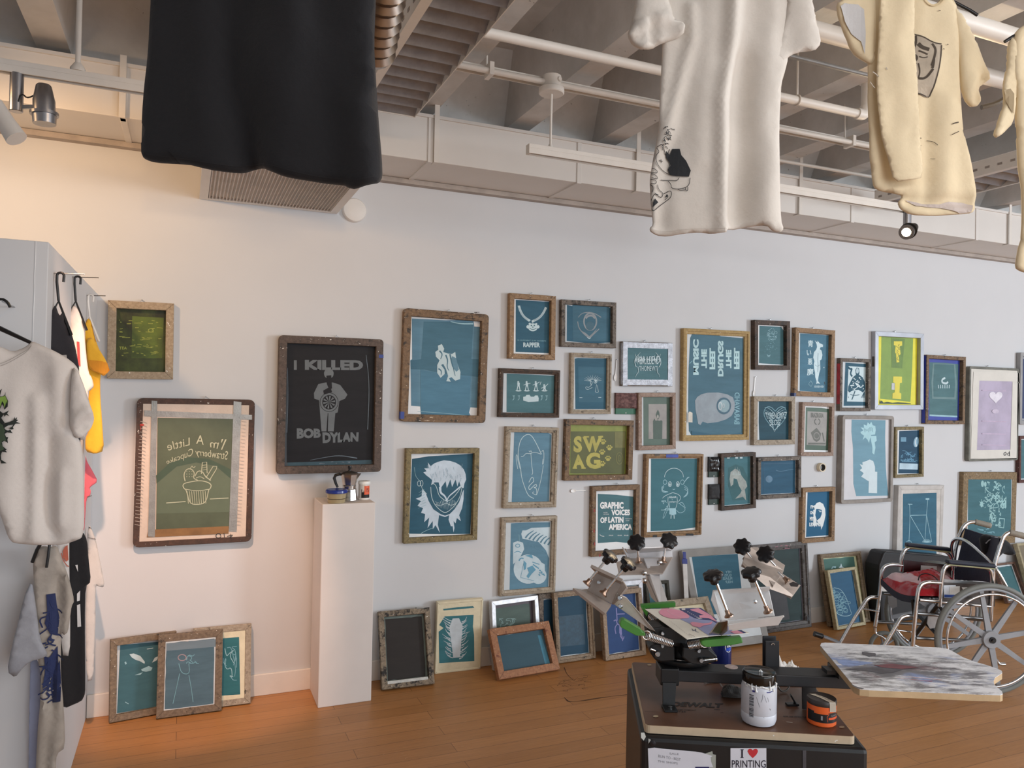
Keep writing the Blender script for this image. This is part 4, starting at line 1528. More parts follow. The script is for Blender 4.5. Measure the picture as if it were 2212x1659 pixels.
# --- 26 pale leaves
s = screen('large grey-framed screen with two clusters of pale leaf shapes on light blue', G_, [(182, 78), (700, 88), (684, 938), (176, 964)], 0.026, 0.05, M('86807a', 0.6, 0, 0.15, 14, bp=.3), R=0.02, rec=0.03, sheet=M('c4c3c6', 0.5, 0, 0.03),
           em=EMUL('6ea7bd', 0.07), empoly=[(275, 122), (612, 128), (608, 300), (615, 600), (628, 760), (645, 878), (320, 884), (292, 760), (288, 400), (272, 240)])
a = s.art()
P1 = M('9cc4cc', 0.5, 0, 0.05)
P2 = M('c0cfd4', 0.5, 0, 0.03)
a.poly(P1, [(365, 200), (398, 202), (395, 170), (425, 182), (435, 148), (455, 168), (470, 142), (485, 178), (510, 185), (515, 225), (508, 270), (470, 275), (455, 320), (448, 355), (432, 320), (410, 300), (385, 325), (398, 280), (372, 265), (362, 245), (392, 230)])
a.poly(P1, [(460, 285), (520, 285), (525, 330), (505, 350), (512, 400), (500, 470), (480, 455), (482, 400), (470, 340)])
a.poly(P2, [(355, 565), (385, 575), (382, 545), (420, 535), (455, 518), (490, 535), (508, 590), (508, 640), (530, 642), (528, 855), (443, 852), (446, 735), (425, 725), (405, 710), (370, 690), (395, 655), (355, 625), (380, 605)])
for pts in ([(425, 560), (428, 700)], [(400, 655), (520, 665)], [(395, 702), (525, 706)]):
    a.line(P1, pts, 3)
for i in range(7):
    a.line(EMUL('6ea7bd', 0.07), [(400 + i * 14, 205 + 10 * sin(i)), (410 + i * 12, 240 + 8 * cos(i * 2))], 3)
a.done(s.t)

# --- 27 small blue with label block
s = screen('small dark-blue screen with an oval head and white text block beside the pale leaf screen', G_, [(716, 197), (1003, 193), (990, 690), (708, 704)], 0.022, 0.034, GREENY,
           em=DEEP, empoly=[(748, 236), (850, 232), (970, 228), (965, 440), (950, 655), (738, 658)], sheet=SHEETW)
a = s.art()
a.rect(M('5d8ba4', 0.5), 765, 296, 818, 342)
a.ell(M('7fa6bc', 0.5), 918, 345, 26, 52, 18, 0.15)
a.line(M('c4d4dc', 0.5), [(925, 300), (905, 340), (920, 390)], (4, 16))
a.scrib(M('4d82a0', 0.5), (765, 430, 935, 540), 26, 4, 5, 5, 0.2)
a.poly(M('a9c2d0', 0.5), [(752, 555), (938, 562), (935, 620), (750, 615)])
a.done(s.t)

# --- 28 H lines
s = screen('tall white-painted screen with thin white lines like a bed frame, behind the wheelchair', G_, [(740, 783), (1192, 771), (1178, 1580), (722, 1600)], 0.034, 0.04, M('b3afab', 0.6, 0, 0.1, 12, bp=.3), rec='front',
           em=EMUL('336b84'), empoly=[(786, 860), (1120, 850), (1118, 1570), (780, 1575)], sheet=M('b9b5b0', 0.6))
a = s.art()
for pts in ([(852, 962), (856, 1100), (846, 1340)], [(836, 963), (880, 965)], [(1032, 915), (1020, 1080), (1005, 1330)], [(860, 1075), (1022, 1072)], [(860, 1080), (930, 1200), (1005, 1330)], [(1022, 1078), (1045, 1200), (1072, 1340)]):
    a.line(LINEF, pts, 4)
a.rect(LINEF, 1012, 905, 1048, 920)
for i in range(12):
    g = i * pi / 12 + .1
    a.line(LINEF, [(1022 + 45 * cos(g), 1345 - 35 * sin(g)), (1022, 1345)], 3)
    a.line(LINEF, [(846 + 25 * cos(g), 1350 - 25 * sin(g)), (846 + 25 * cos(g + .3), 1350 - 25 * sin(g + .3))], 3)
a.done(s.t)

# --- 29 (right lower) collage
s = screen('wide-railed knotty wood screen with a busy white collage, behind the push handles of the wheelchair', G_, [(1384, 652), (1912, 641), (1915, 1355), (1376, 1368)], 0.058, 0.036, WOOD('9c8562', '6f5a3e', inkamt=0.33), rec='front',
           em=EMUL('3f7480'), empoly=[(1430, 716), (1866, 712), (1868, 1290), (1430, 1300)])
a = s.art()
CW = M('8fb6b8', 0.5, 0, 0.08)
a.ell(CW, 1578, 760, 15, 32)
a.ell(CW, 1606, 765, 12, 25)
a.ring(CW, 1735, 1150 + 0, 0.1, 0.1, 0.1)
a.line(CW, [(1745, 1105), (1798, 1110), (1788, 1200), (1740, 1190), (1745, 1105)], 8, False)
a.ell(CW, 1570, 965, 16, 28)
for i in range(7):
    g = i * .9
    a.line(CW, [(1572, 960), (1572 + 28 * cos(g), 955 + 42 * sin(g))], (9, 3))
a.scrib(CW, (1600, 740, 1800, 1000), 34, 5, 11, 5, 0.16)
a.scrib(CW, (1650, 960, 1760, 1180), 20, 5, 13, 5, 0.22)
a.scrib(CW, (1740, 880, 1812, 1040), 12, 7, 17, 4, 0.3)
a.line(CW, [(1665, 930), (1680, 880), (1705, 880), (1712, 930)], 9)
a.scrib(LINEX, (1530, 1205, 1700, 1250), 10, 4, 19, 4, 0.2)
a.done(s.t)

# --- 30 (F) headphones girl
s = screen('large layered-wood screen with a faint drawing of a big-eyed girl, above the press', F_, [(116, 99), (678, 93), (666, 884), (108, 908)], 0.028, 0.042, PINE, mould=True, sheet=SHEETW,
           em=EMUL('3f7a88', 0.08), empoly=[(163, 140), (400, 138), (612, 140), (612, 500), (608, 808), (400, 838), (160, 845), (162, 400)])
a = s.art()
a.ring(LINEW, 388, 320, 92, 88, 4, 24, pi, 2 * pi)
for x in (348, 425):
    a.ring(LINEW, x, 388, 15, 24, 5)
    a.ell(LINEW, x, 392, 7, 13, 10)
a.ring(LINEF, 300, 368, 18, 22, 4)
a.ring(LINEF, 470, 368, 18, 22, 4)
a.line(LINEF, [(375, 435), (385, 442), (398, 434)], 4)
for k in range(3):
    a.line(LINEF, [(290, 400 + k * 10), (262, 420 + k * 12), (285, 455 + k * 8), (330, 462)], 4)
    a.line(LINEF, [(480, 380), (520, 330 - k * 6), (538, 318)], 3)
    a.line(LINEF, [(490, 400 + k * 18), (528, 430 + k * 15), (515, 480 + k * 10), (480, 515)], 4)
a.line(LINEW, [(375, 470), (300, 500), (275, 525)], 4)
a.line(LINEW, [(375, 470), (430, 485), (460, 520), (430, 560)], 4)
a.line(LINEW, [(330, 510), (328, 570), (345, 620)], 4)
a.line(LINEW, [(418, 510), (422, 570), (405, 620)], 4)
a.text(LINEW, 'About', [(338, 505), (410, 498), (410, 522), (338, 526)], 0.03)
a.text(LINEF, 'IT', (366, 532, 378, 546), 0.02)
a.text(LINEW, 'TAPPERTY', (338, 554, 414, 568), 0.02)
a.poly(LINEF, [(345, 622), (405, 622), (410, 680), (375, 692), (342, 680)])
a.line(LINEW, [(360, 690), (358, 725)], 7)
a.line(LINEW, [(388, 690), (390, 725)], 7)
a.scrib(LINEF, (262, 550, 345, 640), 10, 4, 23, 5, 0.35)
a.line(LINEF, [(330, 625), (290, 720), (275, 722), (310, 620)], 4)
a.line(LINEF, [(430, 570), (500, 620), (490, 655), (440, 672), (412, 640)], 4)
a.line(LINEF, [(440, 575), (470, 560), (500, 620)], 4)
a.done(s.t)
a = s.fart()
a.rect(M('2a429a', 0.5), 312, 97, 430, 128)
a.rect(INKK, 505, 870, 578, 890)
a.rect(INKK, 183, 885, 222, 905)
a.rect(INKK, 200, 97, 250, 108)
a.done(s.t, 'tape_strip')

# --- 31 fish
s = screen('screen with a pale brown koi fish on teal, right of the black pads', F_, [(848, 92), (1188, 76), (1190, 620), (853, 648)], 0.026, 0.034, DARKW,
           em=EMUL('417a86'), inset=(0.003, 0.003, 0.003, 0.003))
a = s.art()
FB = M('8c938e', 0.5, 0, 0.2, 20)
a.poly(EMUL('3a6c74'), [(915, 230), (990, 195), (1060, 220), (1110, 330), (1112, 540), (960, 545), (915, 400)])
a.poly(FB, [(940, 270), (985, 235), (1025, 262), (1050, 310), (1090, 360), (1102, 410), (1078, 440), (1085, 480), (1092, 548), (1060, 510), (985, 530), (1035, 478), (1048, 450), (1020, 400), (1002, 340), (970, 330), (965, 390), (942, 410), (930, 340)])
for i in range(8):
    a.line(M('a9b8b8', 0.5), [(968 + i * 8, 255 - (i % 3) * 18), (962 + i * 11, 300)], (1, 5))
for x in (905, 985, 1030):
    a.rect(LINEW, x, 122, x + 26, 138)
a.done(s.t)

# --- 32 plain
s = screen('landscape screen of plain dark blue with a faint smudge, right of the fish screen', F_, [(1212, 130), (1632, 115), (1630, 514), (1206, 538)], 0.026, 0.036, GREYW, em=EMUL('2c5f7c'), inset=(0.002, 0.004, 0.004, 0.003))
a = s.art()
a.ell(M('4a6f88', 0.5, 0, 0.15, 20), 1315, 338, 34, 34)
a.line(M('3c6a84', 0.5), [(1380, 250), (1420, 265), (1500, 250), (1560, 240)], (6, 2))
a.line(M('204e6a', 0.5), [(1262, 190), (1590, 180), (1585, 470), (1262, 480), (1262, 190)], 4, False)
a.done(s.t)

# --- 33 hooded
s = screen('screen with a white long-haired head and block letters ending LEXAPRO', F_, [(1645, 426), (1968, 416), (1952, 942), (1636, 966)], 0.03, 0.036, PINE, sheet=SHEETW,
           em=EMUL('276a92', 0.06), empoly=[(1690, 468), (1800, 462), (1918, 458), (1905, 885), (1800, 892), (1675, 902)])
a = s.art()
WH = M('dbe4e8', 0.5, 0, 0.03)
a.poly(WH, [(1762, 640), (1758, 600), (1780, 570), (1810, 562), (1842, 580), (1862, 630), (1865, 690), (1855, 740), (1842, 790), (1822, 832), (1822, 790), (1800, 770), (1780, 745), (1790, 735), (1815, 715), (1828, 680), (1830, 640), (1800, 630), (1775, 628)])
a.poly(WH, [(1745, 640), (1775, 628), (1765, 690), (1778, 735), (1775, 780), (1755, 808), (1745, 770), (1748, 700)])
a.poly(M('bcd0d8', 0.5), [(1795, 640), (1830, 650), (1812, 664)])
for tx, x0, x1, y0, y1 in (("I'M", 1720, 1758, 592, 625), ('ON', 1716, 1750, 650, 682), ('MY', 1712, 1752, 705, 745), ('LEXAPRO', 1708, 1830, 762, 800)):
    a.text(WH, tx, (x0, y0, x1, y1), 0.05)
a.done(s.t)

# --- 35 green at left
s = screen('pale-wood screen of olive-green mesh with smeared handwriting, beside the yellow shirt', L_, [(97, 82), (510, 101), (490, 572), (86, 564)], 0.036, 0.036, WOOD('c0ac92', '9c866c', inkamt=0.3),
           sheet=M('a89a2c', 0.5, 0, 0.1), em=M('465020', 0.5, 0, 0.35, 9, h2='23260e'), empoly=[(138, 125), (200, 118), (470, 128), (468, 300), (460, 525), (135, 528)])
a = s.art()
a.poly(M('5a6a22', 0.5, 0, 0.2, 9, h2='3a461a'), [(245, 180), (440, 190), (430, 440), (240, 440)])
YG2 = M('8f9440', 0.5)
for i, y in enumerate((215, 265, 318, 362, 412)):
    a.scrib(YG2, (165, y - 14, 440, y + 14), 10, 4, 31 + i, 5, 0.06)
a.text(YG2, 'TEA', (165, 368, 212, 386), 0.02)
a.ring(YG2, 360, 268, 16, 10, 4)
a.done(s.t)

# --- 36 cupcake
s = screen('large taped screen with mirrored writing and a cupcake drawing, left wall', L_, [(278, 686), (1012, 697), (974, 1574), (244, 1612)], 0.028, 0.04, WOOD('5c4236', '40302a'), R=0.028, rec='front', sheet=M('c4b4a6', 0.5, 0, 0.06, 12, bp=.3),
           em=None)
a = s.art(s.d - 0.001)
a.poly(M('4c5542', .5, 0, .15, 5), [(402, 808), (868, 815), (842, 1492), (392, 1500)])
a.poly(M('56624f', .5, 0, .1, 5), [(400, 1160), (520, 1092), (660, 1070), (760, 1090), (858, 1150), (848, 1390), (395, 1400)])
a.poly(M('3c4e3e', .5, 0, .1, 5), [(392, 1165), (480, 1085), (600, 1052), (720, 1062), (862, 1130), (860, 1190), (760, 1105), (640, 1085), (520, 1110), (395, 1215)])
a.poly(M('7a5a36', 0.5, 0, 0.2), [(345, 1500), (842, 1478), (840, 1525), (335, 1548)])
SILT = M('95938f', 0.35, 0.4, 0.12, 20, bp=.4)
a.poly(SILT, [(318, 762), (985, 790), (985, 820), (318, 798)])
SIL2 = M('8f8f8c', 0.35, 0.4, 0.12, 20, bp=.4)
a.poly(SIL2, [(365, 702), (400, 705), (385, 1545), (342, 1542)])
a.poly(SIL2, [(872, 705), (920, 712), (890, 1512), (842, 1510)])
CK = M('a3a890', 0.5)
a.text(CK, "I'm", [(830, 938), (722, 942), (728, 990), (800, 1006)], 0.0)
a.text(CK, 'A', [(690, 912), (640, 920), (640, 968), (686, 975)], 0.0)
a.text(CK, 'Little', [(600, 930), (452, 962), (468, 1012), (600, 978)], 0.0)
a.text(CK, 'Strawberry', [(838, 1015), (632, 1000), (640, 1050), (830, 1085)], 0.0)
a.text(CK, 'Cupcake', [(622, 992), (450, 1070), (462, 1102), (618, 1056)], 0.0)
a.line(CK, [(558, 1230), (562, 1215), (600, 1205), (660, 1195), (710, 1205), (735, 1222), (728, 1245), (718, 1252)], 6)
a.line(CK, [(558, 1230), (565, 1245), (580, 1255), (600, 1340), (650, 1345), (700, 1335), (718, 1252)], 6)
for i in range(9):
    x = 590 + i * 14
    a.line(CK, [(x - 6, 1262), (x + 2 + i * -0.5, 1338)], 4)
a.line(CK, [(575, 1250), (650, 1262), (718, 1250)], 5)
a.line(CK, [(572, 1200), (562, 1160), (580, 1125), (610, 1122), (632, 1150), (620, 1180), (650, 1195)], 6)
a.line(CK, [(632, 1170), (650, 1135), (680, 1140), (695, 1170), (730, 1195)], 6)
a.line(CK, [(640, 1180), (665, 1170), (690, 1185)], 5)
a.line(CK, [(672, 1155), (678, 1085), (705, 1082), (708, 1150)], 5, False)
a.line(CK, [(700, 1180), (745, 1108), (768, 1108), (765, 1125), (722, 1195)], 5, False)
a.line(CK, [(605, 1120), (615, 1102), (622, 1120), (635, 1108)], 4)
for i in range(9):
    a.ell(CK, 582 + (i % 3) * 16, 1140 + (i // 3) * 16, 2.5, 3, 6)
for y in (1098, 1112, 1126):
    a.line(CK, [(678, y + 6), (706, y)], 3)
a.line(CK, [(455, 1335), (575, 1326)], 6)
a.line(CK, [(725, 1310), (840, 1304)], 6)
a.line(INKK, [(775, 1522), (760, 1535), (768, 1552), (795, 1548), (790, 1526), (775, 1522)], 4)
a.line(INKK, [(812, 1520), (815, 1548)], 4)
a.line(INKK, [(832, 1542), (872, 1528), (845, 1552)], 4)
a.line(INKK, [(852, 1525), (855, 1558)], 3)
TP = M('a89c92', 0.6)
for i in range(30):
    y = 830 + i * 22
    x = 345 - (y - 830) * .055
    a.line(TP, [(x - 50, y), (x - 20, y + 4), (x - 8, y + 12)], 3)
    a.line(TP, [(925 + (800 - y) * .05, y), (950 + (800 - y) * .05, y + 3)], 3)
a.ell(M('a8382e', 0.6), 305, 852, 14, 7)
a.line(M('a8382e', 0.6), [(298, 855), (296, 885)], 3)
a.done(s.t, 'taped_stencil')

# --- 37 Bob Dylan
s = screen('large dark wood screen lettered I KILLED BOB DYLAN, above the pedestal', L_, [(1153, 294), (1798, 326), (1784, 1140), (1139, 1160)], 0.04, 0.045, WOOD('6a5a50', '4a3e38', inkamt=0.38), R=0.02, rec=0.012, sheet=M('3a3f44', 0.5), em=EMUL('191c20', 0.25, 0.4),
           empoly=[(1200, 342), (1745, 365), (1730, 1078), (1600, 1075), (1500, 1088), (1200, 1085)])
a = s.art()
KG = M('5a5f62', 0.5, 0, 0.08)
a.poly(M('2b4752', 0.5, 0, 0.2), [(1205, 1085), (1725, 1068), (1722, 1095), (1205, 1112)])
a.text(KG, 'I', (1244, 452, 1262, 512), 0.05)
a.text(KG, 'KILLED', [(1312, 450), (1672, 452), (1672, 514), (1312, 512)], 0.06)
a.text(KG, 'BOB', [(1262, 872), (1410, 875), (1410, 932), (1262, 938)], 0.06)
a.text(KG, 'DYLAN', [(1420, 898), (1645, 898), (1642, 955), (1422, 965)], 0.06)
a.ell(KG, 1460, 535, 30, 32)
a.poly(KG, [(1440, 590), (1485, 590), (1530, 605), (1575, 665), (1560, 690), (1525, 705), (1515, 775), (1500, 780), (1490, 892), (1455, 892), (1452, 790), (1445, 892), (1415, 892), (1405, 770), (1400, 700), (1370, 690), (1368, 655), (1395, 600)])
DKK = EMUL('191c20', 0.2)
a.poly(DKK, [(1445, 548), (1475, 545), (1480, 625), (1465, 640), (1448, 600)])
a.poly(DKK, [(1425, 640), (1470, 615), (1480, 650), (1430, 665)])
a.ell(KG, 1462, 712, 50, 52, 28)
a.ring(DKK, 1462, 712, 56, 58, 3, 28)
a.ring(DKK, 1462, 712, 40, 42, 5, 28)
for i in range(10):
    g = i * pi / 10 * 2
    a.poly(DKK, [(1462, 712), (1462 + 38 * cos(g), 712 + 40 * sin(g)), (1462 + 38 * cos(g + .31), 712 + 40 * sin(g + .31))])
a.line(DKK, [(1455, 780), (1452, 890)], 4)
LG = M('54606a', 0.4, 0, 0.2)
a.line(LG, [(1345, 1070), (1450, 1050), (1530, 1040), (1635, 1058)], (2, 7))
a.line(LG, [(1205, 500), (1208, 700), (1200, 900)], (2, 5))
a.line(LG, [(1690, 420), (1712, 600), (1700, 880)], (3, 5))
a.scrib(LG, (1400, 1075, 1630, 1092), 8, 4, 41, 4, 0.1)
a.done(s.t)
MB().box(s.w / 2 - 0.025, s.w / 2 + .001, s.h * .86, s.h * .885, s.d, s.d + .0012).build('blue_tape', M('2c3f86', 0.5), s.t)


# ------------------------------------------------------------------ screens leaning on the floor
YW = D - 0.012
# left group
s = screen('cream-taped teal screen, rightmost of the three leaning by the display wall', M_, [(578, 505), (938, 470), (943, 945), (590, 990)], 0.03, 0.03, PALE, lean=YW - .03, hook=False, rec='front', sheet=CREAM,
           em=EMUL('2f727c'), empoly=[(600, 565), (875, 542), (882, 885), (600, 905)])
a = s.art()
a.line(LINEF, [(790, 610), (800, 660), (815, 640), (850, 615), (815, 650), (845, 700)], 4)
a.line(LINEF, [(785, 690), (800, 740), (830, 720), (835, 790), (815, 770), (840, 780)], 4)
a.scrib(LINEX, (780, 600, 860, 800), 6, 4, 3, 5, 0.4)
a.done(s.t)
s = screen('teal screen with feather-like white marks, leftmost of the three leaning by the display wall', M_, [(125, 557), (520, 522), (500, 988), (99, 1064)], 0.03, 0.034, WOOD('93816a', '6a5a4a'), lean=YW - .036, hook=False,
           em=EMUL('3d6f7c'), empoly=[(165, 590), (400, 570), (500, 565), (480, 980), (145, 998)])
a = s.art()
a.poly(LINEW, [(220, 645), (245, 640), (285, 655), (312, 690), (310, 702), (280, 685), (260, 680), (235, 665)])
a.poly(LINEW, [(355, 695), (372, 665), (395, 655), (385, 680)])
a.poly(LINEF, [(290, 735), (335, 715), (358, 725), (350, 742), (320, 750), (295, 745)])
a.poly(LINEF, [(250, 770), (300, 752), (285, 768)])
a.line(LINEW, [(325, 614), (362, 608)], 4)
a.line(LINEF, [(195, 690), (200, 705)], 9)
a.line(LINEF, [(195, 930), (215, 942)], 4)
a.done(s.t)
s = screen('cloudy blue wood screen, middle and front of the three leaning by the display wall', M_, [(390, 540), (775, 508), (770, 988), (378, 1040)], 0.033, 0.034, WOOD('8c7a66', '645444'), lean=YW - .078, hook=False, rec='front',
           em=EMUL('4b7080', 0.16, 0.25), inset=(0.004, 0.006, 0.006, 0.004))
a = s.art()
a.poly(EMUL('6a8a98', 0.1, 0.3), [(440, 580), (735, 555), (735, 600), (440, 625)])
a.rect(M('c8c4c0', 0.5), 525, 550, 573, 568)
a.line(LINEX, [(520, 760), (500, 850), (480, 940)], 4)
a.line(LINEX, [(575, 770), (590, 850), (600, 930)], 4)
a.line(LINEX, [(515, 700), (530, 760), (580, 765), (575, 700)], 4)
a.ring(M('8c7f86', 0.5), 535, 665, 24, 18, 6)
a.scrib(LINEX, (560, 640, 640, 700), 6, 4, 5, 5, .3)
a.done(s.t)

# group right of the pedestal
s = screen('scorched-looking screen with a near-black panel, leaning beside the pedestal', N_, [(55, 305), (385, 275), (440, 795), (80, 840)], 0.03, 0.034, WOOD('a3937c', '6c5c4c', ink='1e1a18', inkamt=0.44), lean=YW - .04, hook=False,
           em=EMUL('2b2d2c', 0.15), inset=(0.010, 0.012, 0.010, 0.012), sheet=M('5c6862', 0.5, 0, 0.2))
MB().box(-s.w / 2 + 0.03, s.w / 2 - 0.035, s.rail - .006, s.rail + 0.01, 0.006, s.d + .001).build('white_ink', M('b9bab6', 0.4, 0, 0.2, 20), s.t, bevel=.003)
MB().box(s.w / 2 - 0.075, s.w / 2 - 0.03, s.h - .004, s.h + 0.006, 0.006, s.d).build('clip', M('8b8b88', 0.5), s.t)
s = screen('cream-taped screen with a white coffin in flames on teal, leaning right of the pedestal', N_, [(412, 232), (745, 202), (752, 679), (440, 715)], 0.012, 0.03, CREAM, lean=YW - .05, hook=False, rec='front', sheet=CREAM,
           em=EMUL('3a7c88'), empoly=[(508, 320), (705, 310), (700, 390), (708, 450), (710, 625), (470, 640), (466, 425), (500, 400), (470, 380)])
a = s.art()
a.poly(EMUL('3a7c88'), [(497, 270), (600, 258), (700, 250), (710, 262), (600, 272), (500, 280)])
LW2 = M('b8c2c8', 0.5, 0, 0.1)
a.poly(LW2, [(562, 335), (605, 332), (630, 385), (612, 600), (566, 604), (540, 395)])
for i in range(44):
    rr = random.Random(i)
    sd = 1 if i % 2 else -1
    y = 340 + i * 6
    x = 585 + sd * (30 + 10 * sin(i))
    a.line(LW2, [(x, y + 12), (x + sd * 22, y + 6), (x + sd * rr.uniform(30, 70 - i * .6), y - rr.uniform(5, 26))], (7, 1))
a.line(EMUL('3a7c88'), [(580, 450), (576, 570)], 6)
a.ring(EMUL('3a7c88'), 585, 380, 14, 20, 4)
a.line(EMUL('3a7c88'), [(560, 345), (548, 395), (570, 596), (608, 592), (622, 388), (602, 342)], 3, False)
a.scrib(EMUL('3a7c88'), (565, 400, 610, 470), 8, 3, 7, 5, .5)
a.done(s.t)
s = screen('silver aluminium screen leaning behind the orange-wood screen', N_, [(745, 243), (1098, 196), (1170, 640), (848, 700)], 0.027, 0.034, M('c6c8cc', 0.3, 0.6, 0.15, 30), lean=YW - .04, hook=False,
           em=EMUL('4e6a66'), inset=(0.004, 0.02, 0.02, 0.01), sheet=M('3a2f36', 0.4))
a = s.art()
a.scrib(M('6c8682', 0.5), (880, 335, 1010, 420), 12, 4, 9, 5, .3)
a.done(s.t)
s = screen('orange-stained wood screen lying lowest and nearest of the leaning row, landscape, blue panel', N_, [(805, 428), (1202, 376), (1296, 702), (880, 775)], 0.04, 0.034, ORW, lean=YW - 0.115, hook=False,
           em=EMUL('365c6c', 0.08), inset=(0.0, 0.0, 0.0, 0.0))
a = s.art()
a.poly(EMUL('4486a0'), [(1142, 450), (1165, 448), (1235, 665), (1200, 672)])
a.done(s.t)
s = screen('dark screen edge showing behind the left of the large blue leaning screen', N_, [(1152, 180), (1430, 140), (1500, 600), (1215, 648)], 0.03, 0.03, GREYW, foot=D - .06, lean=YW, hook=False, em=DEEP)
s = screen('portrait wood screen of plain dark blue, leaning right of the orange-wood screen', K_, [(535, 268), (985, 215), (1152, 1018), (690, 1085)], 0.03, 0.036, WOOD('a4917a', '7c6854'), lean=YW - .062, hook=False, mould=True,
           em=EMUL('224a62', 0.1), inset=(0.002, 0.002, 0.003, 0.003))
a = s.art()
a.poly(M('1f3f52', 0.5, 0, 0.2, 40), [(665, 510), (1000, 480), (1020, 840), (715, 870)])
a.line(LINEX, [(660, 490), (690, 485)], 4)
a.done(s.t)
s = screen('silver-edged screen with a white-specked frame, leaning at the back left of the press', K_, [(1400, 95), (1705, 78), (1745, 560), (1420, 600)], 0.03, 0.03, M('b9bac0', 0.4, 0.5, 0.15, 30), foot=D - .08, lean=D - .04, hook=False, em=EMUL('3d6a70'))
s = screen('thin dark screen edge standing between the silver-edged screen and the press arm', K_, [(1740, 105), (2018, 92), (2030, 520), (1770, 560)], 0.02, 0.03, WOOD('4c4a40', '33322c'), foot=D - .12, lean=YW, hook=False, em=EMUL('4c8498'))
s = screen('second wood screen edge behind the purple-figure screen', K_, [(1300, 190), (1655, 160), (1790, 955), (1400, 1010)], 0.02, 0.03, PINKY, foot=D - .14, lean=D - .075, hook=False, em=DEEP)
s = screen('wood screen of deep blue with a purple hanging figure, leaning left of the press', K_, [(1130, 235), (1600, 205), (1750, 975), (1265, 1052)], 0.028, 0.034, WOOD('a8937c', '806a56'), lean=YW - .115, hook=False,
           em=EMUL('284a7c', 0.08), inset=(0.002, 0.002, 0.003, 0.003))
a = s.art()
PU = M('6d6a9a', 0.5)
a.line(PU, [(1390, 405), (1400, 560)], 12)
a.line(PU, [(1395, 480), (1490, 475)], 10)
a.line(PU, [(1358, 560), (1390, 545), (1400, 600), (1440, 610)], 12)
a.line(PU, [(1400, 600), (1370, 640), (1385, 715)], 10)
a.poly(PU, [(1425, 600), (1450, 600), (1458, 720), (1440, 740), (1425, 700)])
a.line(PU, [(1435, 735), (1470, 790), (1482, 745)], 10)
a.line(PU, [(1455, 730), (1466, 800)], 10)
a.done(s.t)
# behind the press
s = screen('large grey screen with small mirrored writing on teal, behind the press', P_, [(995, 248), (1560, 204), (1690, 850), (1065, 905)], 0.05, 0.036, M('83817e', 0.55, 0, 0.1, 10, bp=.2), R=0.01, foot=D - .27, lean=YW - .02, hook=False, rec='front',
           em=EMUL('386e86'), empoly=[(1080, 275), (1475, 262), (1508, 560), (1520, 640), (1530, 760), (1130, 790)])
a = s.art()
for i, (tx, y) in enumerate((('HEY', 405), ('GUYS', 433), ('PLEASE', 461), ('HELP', 490))):
    wd = {3: 48, 4: 60, 6: 80}[len(tx)]
    a.text(LINEF, tx, [(1420 + i * 4, y), (1420 - wd + i * 4, y + 2), (1420 - wd + i * 4, y + 24), (1420 + i * 4, y + 22)], 0.0)
a.done(s.t)
s = screen('cream-taped screen top showing just above the printed flyer', P_, [(870, 672), (1222, 655), (1280, 880), (900, 900)], 0.04, 0.03, PALE, foot=D - .42, lean=D - .22, hook=False, sheet=CREAM, em=CREAM)
s = screen('large grey-wood screen with a blackish green panel, leaning right of the press', P_, [(1560, 212), (2022, 166), (2112, 890), (1640, 960)], 0.045, 0.04, WOOD('74706e', '55514f', inkamt=.38), lean=YW - .02, hook=False, mould=True,
           em=EMUL('2e4648', 0.2), inset=(0.004, 0.004, 0.01, 0.004), sheet=M('6c6c78', 0.5, 0, 0.2))
a = s.art()
a.poly(M('2c2b2e', 0.5, 0, 0.2), [(1750, 560), (1880, 545), (1920, 820), (1700, 850)])
a.done(s.t)
a = s.fart()
a.scrib(M('8e5a66', 0.5), (1790, 190, 1920, 215), 8, 4, 3, 4, .2)
a.scrib(INKK, (2068, 640, 2088, 830), 9, 4, 5, 4, .5)
a.done(s.t, 'handwriting')
# right pair
s = screen('green screen with a four-point star, back of the pair leaning left of the wheelchair', Q_, [(246, 402), (583, 375), (720, 968), (372, 1012)], 0.03, 0.034, WOOD('9c8a70', '74634e'), lean=YW - .03, hook=False, mould=True, sheet=M('c3c8a0', 0.5),
           em=EMUL('477a72'), inset=(0.002, 0.006, 0.02, 0.004))
a = s.art()
a.poly(LINEW, [(462, 462), (470, 488), (490, 498), (472, 508), (464, 525), (456, 505), (440, 495), (455, 486)])
a.scrib(LINEF, (358, 492, 420, 530), 7, 5, 5, 4, .3)
a.done(s.t)
s = screen('cream-wood screen with a scribbled ball on blue, front of the pair left of the wheelchair', Q_, [(258, 563), (500, 534), (676, 994), (430, 1041)], 0.021, 0.03, WOOD('cabf9c', 'b3a680', inkamt=.2), lean=YW - .115, hook=False,
           em=EMUL('2d6488', .08), inset=(0.0, 0.003, 0.003, 0.002))
a = s.art()
for i in range(26):
    rr = random.Random(i + 9)
    cx, cy = 455 + rr.gauss(0, 28) + (i - 13) * 3.0, 790 + (i - 13) * 7.5
    a.ring(LINEX, cx, cy, rr.uniform(12, 26), rr.uniform(10, 20), 3, 14)
a.line(LINEF, [(385, 690), (400, 760), (400, 830), (430, 900), (500, 915), (555, 900), (540, 860), (510, 760), (460, 680), (400, 670)], 3)
a.done(s.t)
s = screen('thin-framed teal screen leaning at the far right behind the wheelchair', Q_, [(1770, 478), (1945, 462), (2015, 742), (1830, 775)], 0.015, 0.03, WOOD('7c5c4c', '5c4338'), foot=D - .16, lean=YW - .03, hook=False, em=EMUL('3a6c74'))
s = screen('bare cream wooden frame standing at the far right edge', Q_, [(1966, 302), (2150, 290), (2190, 740), (2015, 775)], 0.02, 0.04, WOOD('c9bf9f', 'ab9f80', inkamt=.2), foot=D - .2, lean=YW - .05, hook=False, sheet=M('6c6250', 0.6), em=None, mould=True)

